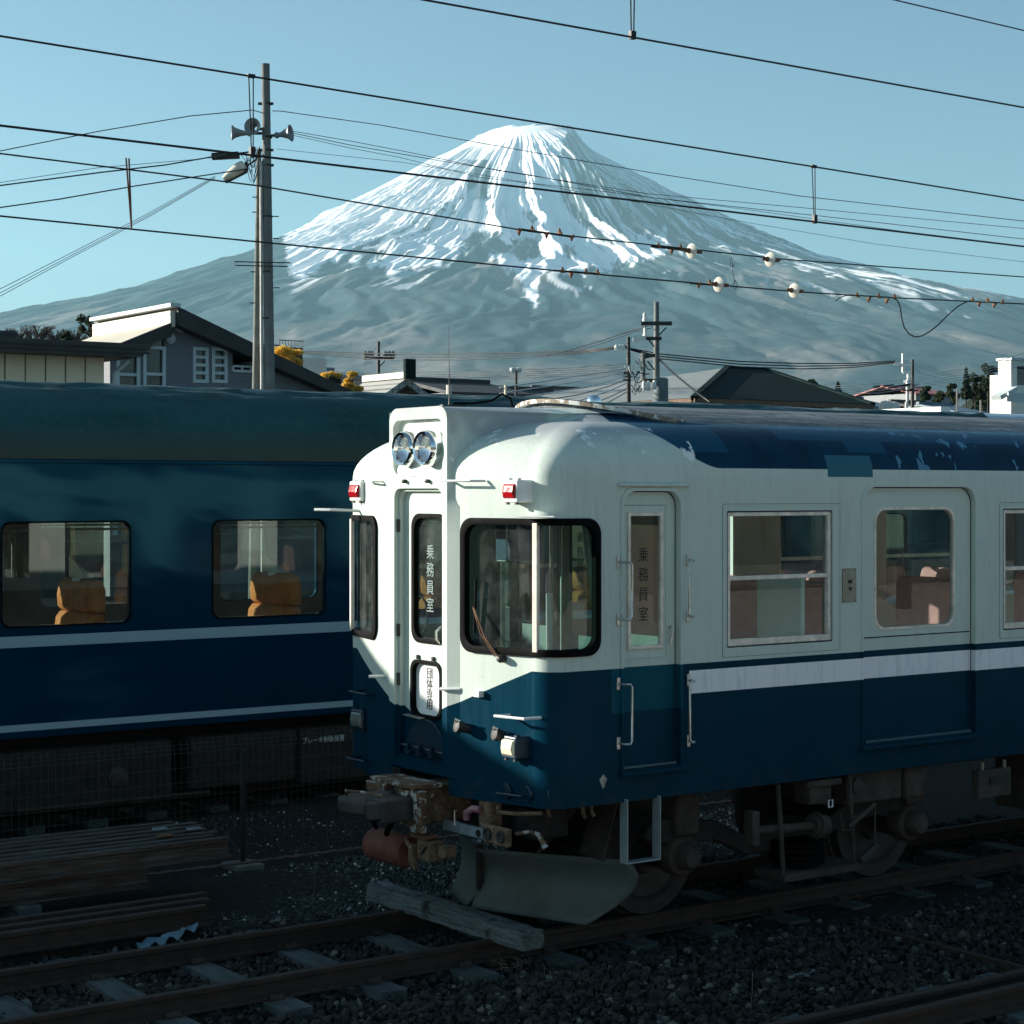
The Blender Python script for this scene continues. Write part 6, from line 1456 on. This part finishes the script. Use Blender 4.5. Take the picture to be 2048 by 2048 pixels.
# ------------------------------------------------------------------ big concrete pole with speakers, lamp and cables
def big_pole():
    D = 40; t_ = at(531, 128, D=D); b_ = at(535, 780, D=D); r0 = .115; 
    h = empty('concrete_pole', (t_.x, t_.y, 0), 'tall concrete utility pole in front of the gabled house, with loudspeakers and street lamp', 'utility pole')
    b_ = at(539.5, 780, D=D); gb = t_ + (b_ - t_) * (t_.z / (t_.z - b_.z)); MB().tube([gb, t_], [.125, .088], 20).build('shaft', M['concrete'], h, True)
    L = at(522, 322, D=D - .05); L2 = at(524, 780, D=D - .05); mb = MB(); mb.tube([L + (L2 - L) * (L.z / (L.z - L2.z)), L], [.042, .034], 10); mb.build('conduit', plain('grey_conduit', (.52, .50, .45), .6), h, True)
    L2a = at(518, 300, D=D + .2); L2b = at(511, 780, D=D + .2); mb = MB(); d2 = (L2b - L2a) ; e2 = L2b + d2 * ((L2b.z) / (L2a.z - L2b.z)); mb.tube([L2a, e2], [.05, .095], 12); mb.build('leaning_stay_pole', M['concrete_dark'], h, True)
    def P(cx, cy, dd=0): return at(380 + cx * .29, 100 + cy * .29, D=D + dd)       # from the enlarged view of the pole
    for y in (370, 600, 690, 795, 1148, 1530, 1850):
        c = P(535, y); rr_ = .088 + (.125 - .088) * (1 - c.z / t_.z) + .008; MB().tube([(c.x, c.y, c.z - .02), (c.x, c.y, c.z + .02)], rr_, 16).build('band', M['iron'], h, True)
    for x, y, l in ((470, 370, -1), (575, 370, 1), (575, 690, 1), (578, 795, 1), (470, 690, -1)):
        p = P(x, y); c = P(535, y); MB().bar(Vector((c.x, c.y, c.z)), Vector((p.x, p.y, p.z)), .05, .05).build('bolt', M['iron'], h)
    for x0, x1, y in ((570, 612, 1148), (572, 612, 1300), (578, 620, 1640), (430, 465, 1015), (428, 460, 1118), (418, 450, 1530), (412, 448, 1745)):
        MB().tube([P(x0, y), P(x1, y)], .012, 5).build('step_bolt', M['iron'], h)
    for y in (1460, 1485): MB().tube([P(305 if y == 1460 else 312, y, -.15), P(695 if y == 1460 else 678, y + 8, -.15)], .012, 5).build('cross_rod', M['iron'], h)
    def horn(cx, cy, dirv, r, ln):
        c = P(cx, cy); mb = MB(); mb.lathe(c, dirv, [(0, .05), (.05, .07), (.10, .045), (ln * .5, r * .38), (ln * .8, r * .62), (ln, r), (ln - .01, r * .93), (ln * .8, r * .52)], 20, caps=False)
        o = mb.build('loudspeaker', plain('horn_grey', (.22, .25, .26), .5, .2, .1), h, True); MB().bar(c, Vector((t_.x, t_.y, c.z)), .05, .05).build('bracket', M['iron'], o)
    right = Vector((_s, -_c, 0)); fw = Vector((_c, _s, 0))
    horn(425, 575, (-right + fw * -.2), .17, .42); horn(585, 590, (right + fw * -.25 + Vector((0, 0, .1))), .18, .36); horn(462, 545, (fw * -1 - right * .2), .18, .30)
    # lamp: dark arm box and a pale slanting lamp head
    a = P(150, 735); b = P(340, 725); mb = MB(); mb.bar(a, b, .20, .13); mb.bar(P(120, 742), P(430, 700), .035, .035); mb.build('cable_box', M['black'], h, bevel=.03)
    a = P(232, 890); b = P(378, 790); mb = MB(); n_ = 8; rows = []
    for i in range(n_ + 1):
        t = i / n_; p = a.lerp(b, t); r_ = .15 * (1 - .35 * abs(t * 2 - 1) ** 3) * (.55 + .45 * t)
        ax = (b - a).normalized(); u = ax.cross(fw).normalized(); rows.append([p + (u * math.cos(q) * r_ * 1.0 + fw * math.sin(q) * r_) for q in np.linspace(0, 2 * math.pi, 13)[:-1]])
    mb.grid(rows, True); mb.add(rows[0], [tuple(range(12))]); mb.add(rows[-1], [tuple(range(11, -1, -1))]); lh = mb.build('lamp_head', plain('lamp_cream', (.66, .60, .50), .4), h, True)
    mb = MB(); mb.bar(P(245, 912), P(392, 838), .05, .06); mb.bar(P(392, 838), P(386, 770), .05, .06); mb.build('lamp_rim', M['iron'], lh)
    mb = MB(); mb.tube([P(392, 800), P(450, 760), P(485, 700)], .02, 6); mb.build('lamp_arm', M['iron'], h, True)
    g = random.Random(5)
    for k in range(9):
        a = P(g.uniform(340, 420), g.uniform(720, 840)); b = P(g.uniform(440, 490), g.uniform(640, 800)); m_ = a.lerp(b, .5) + Vector((0, 0, -g.uniform(.1, .5)))
        MB().tube([a, a.lerp(m_, .5) + Vector((0, 0, -.08)), m_, b.lerp(m_, .4) + Vector((0, 0, -.05)), b], .007, 5, False).build('loose_cable', M['wire'], h, True)
    return D
big_pole()

# ------------------------------------------------------------------ contact wires over the tracks
def sagline(a, b, sag, n=14):
    return [a.lerp(b, i / n) + Vector((0, 0, -sag * 4 * (i / n) * (1 - i / n))) for i in range(n + 1)]
def over(name_pts, Y): return [at(x, y, Y=Y) for x, y in name_pts]
def ext(a, b, k0, k1): d = b - a; return a - d * k0, b + d * k1
def wire_piece(name, parent, pts, r): return MB().tube(pts, r, 6).build(name, M['wire'], parent, 'all')
# line A
Y = 8.1
wa = empty('overhead_line', (5, Y, 4.8), 'overhead line crossing the summit, its two thick wires joined by a dropper beside the pole', 'overhead wire', 'overhead lines above the tracks')
m0, m1 = ext(at(0, 72, Y=Y), at(2048, 401, Y=Y), .4, .4); c0, c1 = ext(at(0, 251, Y=Y), at(2048, 493, Y=Y), .4, .4)
wire_piece('messenger_wire', wa, [m0, m1], .0050); wire_piece('contact_wire', wa, [c0, c1], .0058)
def dropper(parent, x_top, y_top, x_bot, y_bot, Y, w=.022):
    a = at(x_top, y_top, Y=Y); b = at(x_bot, y_bot, Y=Y); mb = MB(); mb.tube([a + Vector((-w / 2, 0, 0)), b + Vector((0, 0, .03))], .0035, 5); mb.tube([a + Vector((w / 2, 0, 0)), b + Vector((.004, 0, .03))], .0035, 5)
    mb.box(a.x - w * .8, a.x + w * .8, a.y - .008, a.y + .008, a.z - .006, a.z + .01); mb.box(b.x - .012, b.x + .014, b.y - .01, b.y + .01, b.z - .01, b.z + .035); return mb.build('dropper', M['wire'], parent)
def on(a, b, px, Y):   # point of a wire seen at column px
    lo, hi = 0., 1.
    for _ in range(40):
        m_ = (lo + hi) / 2; p = a.lerp(b, m_); D = p.x * _c + p.y * _s; x = 1024 + FPX * (p.x * _s - p.y * _c) / D
        if x < px: lo = m_
        else: hi = m_
    return a.lerp(b, lo)
def drop2(parent, A, B, px, Y, w=.024):
    a = on(A[0], A[1], px, Y); b = on(B[0], B[1], px + 2, Y); mb = MB()
    mb.tube([a + Vector((-w / 2, 0, 0)), b + Vector((-.004, 0, .03))], .0032, 5); mb.tube([a + Vector((w / 2, 0, 0)), b + Vector((.006, 0, .03))], .0032, 5)
    mb.box(a.x - w * .8, a.x + w * .8, a.y - .009, a.y + .009, a.z - .007, a.z + .010); mb.box(b.x - .012, b.x + .014, b.y - .011, b.y + .011, b.z - .010, b.z + .04); return mb.build('dropper', M['wire'], parent)
drop2(wa, (m0, m1), (c0, c1), 502, Y); drop2(wa, (m0, m1), (c0, c1), 1627, Y)
# line B with the glass section insulators
Y = 11.35
wb = empty('overhead_line', (8, Y, 4.8), 'overhead line over the white railcar, carrying four round glass insulators', 'overhead wire', 'overhead lines above the tracks')
m0, m1 = ext(at(0, 307, Y=Y), at(2048, 554, Y=Y), .4, .4); c0, c1 = ext(at(0, 432, Y=Y), at(2048, 607, Y=Y), .4, .4)
m_mid = at(1024, 442, Y=Y)
wire_piece('messenger_wire', wb, [m0, at(0, 307, Y=Y), at(520, 372, Y=Y), at(1060, 463, Y=Y), at(1560, 518, Y=Y), at(2048, 554, Y=Y), m1], .0055)
wire_piece('contact_wire', wb, [c0, at(0, 432, Y=Y), at(520, 484, Y=Y), at(1130, 543, Y=Y), at(1400, 567, Y=Y), at(1600, 584, Y=Y), at(1800, 596, Y=Y), at(2048, 608, Y=Y), c1], .0060)
a = at(252, 316, Y=Y); b = at(263, 458, Y=Y); mb = MB(); mb.tube([a, b], .006, 5); mb.tube([a + Vector((.02, 0, 0)), b], .006, 5); mb.build('dropper', M['bronze'], wb)
def clampB(px, py, up):
    p = at(px, py, Y=Y); mb = MB(); mb.box(p.x - .012, p.x + .012, p.y - .016, p.y + .016, p.z - .009, p.z + .009); mb.lathe(p + Vector((0, 0, .010 * up)), (0, 0, up), [(0, .012), (.010, .013), (.015, .008), (.026, .006)], 8); mb.lathe(p + Vector((.0, -.02, -.004 * up)), (0, -1, -.4 * up), [(0, .009), (.010, .009), (.012, .003)], 8)
    mb.build('clamp', M['bronze'], wb, bevel=.003)
for px, py, u in ((1038, 462, -1), (1064, 460, 1), (1093, 468, -1), (1119, 466, 1), (1143, 473, -1), (1317, 494, 1), (1343, 500, -1), (1361, 497, 1)): clampB(px, py, u)
for px, py, u in ((1125, 543, 1), (1142, 547, -1), (1172, 546, 1), (1195, 547, 1), (1397, 568, -1), (1419, 567, 1), (1714, 592, 1), (1737, 597, -1), (1757, 594, 1), (1773, 600, -1), (1789, 595, 1), (1945, 602, 1), (1958, 606, -1), (1975, 603, 1), (1988, 609, -1), (2005, 606, 1)): clampB(px, py, u)
M['disc'] = None
def disc_mat():
    s = S('glass_disc'); s.b.inputs['Transmission Weight'].default_value = .35; return s.end((.88, .84, .74), .12, 0, .6)
M['disc'] = disc_mat()
def insulator(px, py):
    p = at(px, py, Y=Y); ax = Vector((1, 0, -.02)); mb = MB()
    mb.lathe(p, ax, [(-.030, .012), (-.026, .030), (-.012, .052), (-.004, .060), (.004, .060), (.002, .052), (.010, .048), (.002, .042), (.010, .036), (.0, .030), (.010, .024), (.012, .010)], 30)
    o = mb.build('insulator', M['disc'], wb, True); m2 = MB(); m2.lathe(p, ax, [(-.085, .006), (-.07, .014), (-.045, .016), (-.03, .022), (-.01, .020)], 12); m2.lathe(p, ax, [(.012, .012), (.05, .010), (.06, .016), (.10, .014), (.11, .006)], 12); m2.build('insulator_cap', M['bronze'], o, True)
    for r_ in (.022, .036, .048): 
        m3 = MB(); m3.tube([p + Vector((-.028 + (r_ - .022) * .6, math.cos(a) * r_, math.sin(a) * r_)) for a in np.linspace(0, 2 * math.pi, 25)], .0022, 5, False); m3.build('rib', plain('rib_shadow', (.40, .34, .26), .5), o, True)
for px, py in ((1383, 502), (1540, 519), (1437, 569), (1588, 581)): insulator(px, py)
for (x0, y0, x1, y1) in ((1037, 458, 1148, 474), (1302, 493, 1372, 500), (1108, 541, 1200, 548), (1380, 566, 1428, 570)):
    MB().tube([at(x0, y0, Y=Y), at(x1, y1, Y=Y)], .0085, 6).build('splice', M['wire'], wb, 'all')
mb = MB(); pts = [at(1463, 515, Y=Y), at(1461, 522, Y=Y), at(1460, 535, Y=Y), at(1468, 533, Y=Y), at(1464, 525, Y=Y)]; mb.tube(pts, .0032, 5); mb.tube([at(1465, 528, Y=Y), at(1466, 545, Y=Y), at(1470, 568, Y=Y)], .0028, 5)
mb.tube([at(1470, 560, Y=Y), at(1465, 574, Y=Y), at(1471, 578, Y=Y), at(1475, 570, Y=Y), at(1470, 560, Y=Y)], .0028, 5); mb.build('hanging_link', M['iron'], wb)
loop = [(1787, 596), (1796, 602), (1801, 616), (1803, 634), (1808, 654), (1818, 668), (1830, 674), (1843, 672), (1858, 664), (1876, 650), (1896, 630), (1914, 614), (1930, 605), (1942, 601)]
MB().tube([at(x, y, Y=Y) for x, y in loop], .0055, 6).build('jumper_cable', M['wire'], wb, 'all')
MB().tube([at(x, y, Y=Y) for x, y in ((1671, 602), (1680, 595), (1692, 591), (1712, 591))], .0045, 6).build('loose_end', M['wire'], wb, 'all')
# line C, nearest, upper right
Y = 5.4
wc = empty('overhead_line', (5, Y, 4.8), 'nearest overhead line crossing the top right corner with a dropper rising from it', 'overhead wire', 'overhead lines above the tracks')
c0, c1 = ext(at(850, 0, Y=Y), at(2048, 215, Y=Y), .9, .5); m0, m1 = ext(at(1790, 0, Y=Y), at(2048, 61, Y=Y), 2.2, 2)
wire_piece('contact_wire', wc, [c0, c1], .0038); wire_piece('messenger_wire', wc, [m0, m1], .0028)
b = on(c0, c1, 1264, Y); mb = MB(); mb.tube([b + Vector((-.012, 0, .42)), b + Vector((-.004, 0, .02))], .003, 5); mb.tube([b + Vector((.016, 0, .42)), b + Vector((.008, 0, .02))], .003, 5); mb.box(b.x - .010, b.x + .014, b.y - .008, b.y + .008, b.z - .007, b.z + .022); mb.build('dropper', M['wire'], wc)

# ------------------------------------------------------------------ distant utility poles
def pole(px, top, bot, D, r, label, arms, mat='concrete', extra=None, cat='utility pole'):
    t_ = at(px, top, D=D); h = empty('utility_pole', (t_.x, t_.y, 0), label, cat, 'utility poles in the town'); sc = D / FPX; right = Vector((_s, -_c, 0))
    MB().tube([(t_.x, t_.y, 0), (t_.x, t_.y, t_.z)], [r * 1.6, r * .75], 12).build('shaft', M[mat], h, True)
    for (x0, x1, y, th, pm) in arms:
        a = at(x0, y, D=D - .3); b = at(x1, y, D=D - .3); o = MB().bar(a, b, th, th).build('cross_arm', M['iron'] if pm != 'w' else M['porcelain'], h)
        for q in pm if isinstance(pm, (list, tuple)) else ():
            c = at(q, y, D=D - .3); s_ = -1 if False else 1
            MB().lathe(c + Vector((0, 0, .03)), (0, 0, 1), [(0, .06), (.10, .09), (.2, .05), (.3, .07), (.38, .02)], 8).build('insulator', M['porcelain'], o, True)
    return h, t_
h, t_ = pole(1313, 604, 806, 70, .125, 'tallest utility pole, crossarms and cage of cables, left of the hipped roof', [(1282, 1344, 647, .14, [1289]), (1290, 1323, 677, .12, [1290]), (1285, 1310, 711, .13, ()), (1284, 1310, 761, .13, ())])
MB().tube([at(1286, 707, D=69.7), at(1286, 762, D=69.7)], .09, 8).build('hanger_post', M['concrete'], h)
MB().bar(at(1266, 679, D=69.5), at(1291, 676, D=69.5), .13, .16).build('switch_arm', M['porcelain'], h)
for px, py in ((1288, 775), (1297, 775), (1309, 773)): MB().lathe(at(px, py + 6, D=69.5), (0, 0, 1), [(0, .05), (.05, .08), (.3, .07), (.35, .03)], 8).build('cutout', M['porcelain'], h, True)
c = at(1322, 780, D=69.8); MB().lathe(c + Vector((0, 0, -.55)), (0, 0, 1), [(0, .24), (.05, .27), (.95, .27), (1.0, .2)], 14).build('transformer', plain('transformer_grey', (.12, .16, .17), .5), h, True)
for (x0, y0, x1, y1) in ((1333, 655, 1318, 670), (1297, 679, 1308, 693), (1295, 722, 1309, 740), (1290, 716, 1309, 712)): MB().bar(at(x0, y0, D=69.8), at(x1, y1, D=69.8), .05, .05).build('brace', M['iron'], h)
g = random.Random(9)
for k in range(22):
    x0, y0 = g.uniform(1262, 1288), g.uniform(715, 785); x1, y1 = x0 + g.uniform(-14, 26), y0 + g.uniform(-14, 18)
    a = at(x0, y0, D=69.4); b = at(x1, y1, D=69.4); MB().tube([a, a.lerp(b, .5) + Vector((0, 0, -g.uniform(.05, .3))), b], .02, 4, False).build('loose_cable', M['wire'] if k % 3 else M['porcelain'], h)
h, t_ = pole(1257, 674, 792, 78, .10, 'dark shorter utility pole with white insulators, left beside the tallest pole', [(1232, 1254, 694, .12, ()), (1249, 1262, 734, .12, 'w'), (1247, 1263, 746, .08, ()), (1246, 1262, 753, .08, ()), (1246, 1262, 760, .08, ())], 'iron')
for q in (1233, 1240, 1246): MB().lathe(at(q, 699, D=77.6), (0, 0, 1), [(0, .08), (.12, .10), (.2, .04)], 8).build('insulator', M['porcelain'], h, True)
MB().bar(at(1233, 700, D=77.5), at(1256, 700, D=77.5), .06, .06).build('cross_arm', M['porcelain'], h)
h, t_ = pole(757, 683, 758, 105, .11, 'lone dark utility pole above the tiled house, insulators both sides', [(728, 788, 716, .16, ())], 'iron')
for q in (730, 738, 744, 770, 778, 786): MB().lathe(at(q, 716, D=104.6), (0, 0, 1), [(0, .10), (.15, .13), (.3, .10), (.4, .04)], 8).build('insulator', M['concrete_dark'], h, True)
MB().bar(at(727, 727, D=104.5), at(745, 724, D=104.5), .16, .18).build('switch_arm', M['porcelain'], h); MB().bar(at(770, 722, D=104.8), at(760, 732, D=104.8), .06, .06).build('brace', M['iron'], h)
h, t_ = pole(1825, 719, 826, 92, .10, 'dark utility pole in front of the wooded hill', [(1788, 1824, 727, .14, 'w'), (1806, 1822, 745, .10, 'w'), (1808, 1823, 763, .12, 'w')], 'iron')
MB().tube([at(1806, 707, D=91.6), at(1806, 745, D=91.6)], .07, 6).build('arm_post', M['porcelain'], h)
for (px, py, l) in ((1817, 765, .7), (1815, 795, 1.1), (1813, 812, .4)): MB().lathe(at(px, py + 8, D=91.6), (0, 0, 1), [(0, .06), (.05, .08), (l * .9, .08), (l, .04)], 10).build('transformer', M['porcelain'], h, True)
for k in range(26):
    x0, y0 = g.uniform(1740, 1830), g.uniform(768, 790); a = at(x0, y0, D=91.4); b = at(x0 + g.uniform(8, 22), y0 - g.uniform(1, 4), D=91.4); MB().tube([a, b], .03, 4, False).build('cable_tag', M['wire'], h)
for (px, top, lab) in ((1914, 778, 'slim pale post in front of the wooded hill, tallest of two'), (1961, 800, 'short pale post near the white block at right')):
    t_ = at(px, top, D=100); tag(MB().tube([(t_.x, t_.y, 0), t_], .05, 8).build('post', M['concrete'], None, True), lab, 'post', 'slim posts by the wooded hill')
for (px, py) in ((1775, 815), (1740, 820), (1785, 820)): pass
t_ = at(1032, 740, D=90); h = empty('floodlight_mast', (t_.x, t_.y, 0), 'short mast with two small lamps right of the railcar aerial', 'lamp post')
MB().tube([(t_.x, t_.y, 0), t_], .07, 8).build('mast', M['iron'], h)
for dx in (-6, 6): c = at(1032 + dx, 741, D=89.8); MB().lathe(c, (0, 0, 1), [(-.1, .07), (0, .16), (.12, .15), (.15, .03)], 10).build('lamp', M['frame_w'], h, True)
for (x, y, nm2) in ((1771, 822, 0), (1787, 824, 1)):
    p = at(x, y, D=90); tag(MB().lathe(p + Vector((0, 0, -.3)), (0, 0, 1), [(0, .28), (.1, .33), (.55, .33), (.75, .22), (.8, .02)], 14).build('water_tank', M['w_white'], None, True), ('larger white rooftop tank left of the right hand utility pole', 'smaller white rooftop tank beside the larger one')[nm2], 'tank', 'white rooftop tanks')
    MB().tube([(p.x, p.y, 0), (p.x, p.y, p.z - .28)], .12, 8).build('tank_stand', M['iron'], bpy.data.objects['water_tank' + ('.001' if nm2 else '')])
t_ = at(898, 770, D=60); tag(MB().tube([(t_.x, t_.y, 0), t_], .09, 8).build('pipe_post', M['cream'], None, True), 'short cream post end beside the railcar aerial', 'post')
t_ = at(1011, 770, D=62); tag(MB().tube([(t_.x, t_.y, 0), t_], .045, 8).build('pipe_post', M['beige'], None, True), 'thin tan post before the long black roof', 'post')

# ------------------------------------------------------------------ cables strung through the town
CG = 'thin cables strung between the poles'
def cable(pts, D0, D1, r, label, mat='wire', grp=CG):
    n = len(pts); P = [at(x, y, D=D0 + (D1 - D0) * i / (n - 1)) for i, (x, y) in enumerate(pts)]
    tag(MB().tube(P, r, 5).build('cable', M[mat], None, 'all'), label, 'cable', grp)
cable([(-60, 320), (0, 302), (200, 262), (380, 232), (505, 220), (525, 226)], 34, 40, .010, 'thin cable rising from the left edge to near the top of the concrete pole')
cable([(-60, 380), (0, 371), (200, 345), (330, 330), (422, 314), (460, 306)], 34, 40, .014, 'cable from the left edge to the black box on the concrete pole')
cable([(-60, 425), (0, 415), (120, 398), (270, 372), (440, 346), (495, 338)], 34, 40, .013, 'cable from the left edge to the lamp on the concrete pole')
cable([(-60, 375), (0, 365), (200, 335), (400, 318)], 34, 40, .006, 'faint upper cable just above the black box cable at left')
for i, dy in enumerate((0, 5, 9)):
    cable([(-60, 612 + dy), (0, 578 + dy * 1.6), (150, 502 + dy), (300, 425 + dy * .8), (430, 352 + dy * .5)], 30, 40, .006, 'steep cable rising to the street lamp, ' + ('uppermost', 'middle', 'lowest')[i] + ' of three')
cable([(545, 222), (560, 222), (760, 250), (1040, 300), (1300, 345), (1600, 392), (2100, 448)], 40, 46, .009, 'highest thin cable running right from the concrete pole')
cable([(566, 259), (700, 282), (800, 301), (1000, 342), (1300, 388), (1600, 415), (2100, 462)], 40, 46, .007, 'upper thin cable from the loudspeaker, crossing the snowy face')
cable([(566, 262), (700, 290), (900, 325), (1060, 350), (1300, 395), (1640, 432), (2100, 484)], 40, 46, .008, 'second thin cable from the loudspeaker, crossing the snowy face')
cable([(566, 266), (700, 296), (800, 315), (960, 355), (1200, 382), (1500, 420), (1800, 462), (2100, 498)], 40, 46, .006, 'third thin cable from the loudspeaker, crossing the snowy face')
cable([(553, 298), (800, 324), (1000, 356), (1240, 398), (1500, 446), (1750, 488), (2100, 530)], 40, 46, .005, 'lowest faint cable running right from the concrete pole')
for i, (dy, lab) in enumerate(((0, 'upper'), (6, 'middle'), (12, 'lower'))):
    cable([(600, 702 + dy * .4), (757, 707 + dy), (900, 708 + dy), (1050, 705 + dy * .8), (1150, 702 + dy * .5), (1240, 694 + dy * .2)], 104, 78, .026, lab + ' power cable between the lone pole and the short dark pole')
    cable([(1256, 696 + dy * .2), (1320, 708 + dy * .8), (1480, 723 + dy * .9), (1600, 727 + dy * .9), (1700, 727 + dy * .7), (1790, 722 + dy * .3)], 78, 92, .026, lab + ' power cable between the short dark pole and the right hand pole')
cable([(1300, 650), (1255, 664), (1200, 682), (1140, 700), (1080, 714)], 69, 85, .022, 'cable sloping down left from the top arm of the tallest pole')
cable([(1305, 655), (1268, 664), (1210, 685), (1160, 700)], 69, 85, .018, 'second cable sloping down left from the tallest pole')
for i in range(7):
    y0 = (735, 741, 750, 758, 765, 776, 783)[i]
    cable([(1256, y0), (1220, y0 + 8 + 3 * i), (1160, y0 + 16 + 6 * i), (1100, y0 + 26 + 6 * i), (1000, y0 + 36 + 7 * i)], 77, 62, .020 if i in (0, 4) else .014, ('topmost', 'second', 'third', 'fourth', 'fifth', 'sixth', 'lowest')[i] + ' of the cables fanning down left from the short dark pole', 'wire' if i in (0, 4, 5) else 'cable_pale') if i == 99 else None
M['cable_pale'] = plain('pale_cable', (.40, .48, .50), .5)
for i in range(7):
    y0 = (735, 741, 750, 758, 765, 776, 783)[i]
    cable([(1256, y0), (1220, y0 + 8 + 2 * i), (1160, y0 + 16 + 5 * i), (1100, y0 + 26 + 5 * i), (1000, y0 + 40 + 6 * i)], 77, 62, .024 if i in (0, 4) else .018, ('topmost', 'second', 'third', 'fourth', 'fifth', 'sixth', 'lowest')[i] + ' of the cables fanning down left from the short dark pole', 'wire' if i in (3, 5, 6) else 'cable_pale')
cable([(1320, 720), (1345, 745), (1400, 790), (1420, 804)], 70, 62, .035, 'thick guy cable from the tallest pole down to the hipped roof')
for i in range(5):
    cable([(600, 748 + 6 * i), (800, 746 + 5 * i), (1000, 742 + 4 * i), (1160, 735 + 4 * i), (1256, 728 + 5 * i)], 110, 79, .013, 'faint ' + ('first', 'second', 'third', 'fourth', 'fifth')[i] + ' horizontal cable behind the aerial, counted from the top', 'wire')
    cable([(1640, 790 - 4 * i), (1760, 786 - 5 * i), (1850, 772 - 5 * i), (1960, 752 - 5 * i), (2080, 722 - 6 * i)], 90, 92, .013, 'pale ' + ('lowest', 'second lowest', 'middle', 'second highest', 'highest')[i] + ' cable rising right past the wooded hill', 'cable_pale')

# ------------------------------------------------------------------ haze
def haze():
    z0, z1, r = -1.3, 3150.0, 24000
    mb = MB(); mb.box(-r, r, -r, r, z0, z1); m_ = bpy.data.materials.new('haze_air'); m_.use_nodes = True; nt = m_.node_tree
    nt.nodes.remove(nt.nodes['Principled BSDF']); v = nt.nodes.new('ShaderNodeVolumePrincipled'); v.inputs['Color'].default_value = (.46, .84, 1.0, 1); v.inputs['Density'].default_value = 2.8e-5; v.inputs['Anisotropy'].default_value = .2
    nt.links.new(v.outputs[0], nt.nodes['Material Output'].inputs['Volume'])
    tag(mb.build('haze', m_), kind='stuff')
haze()
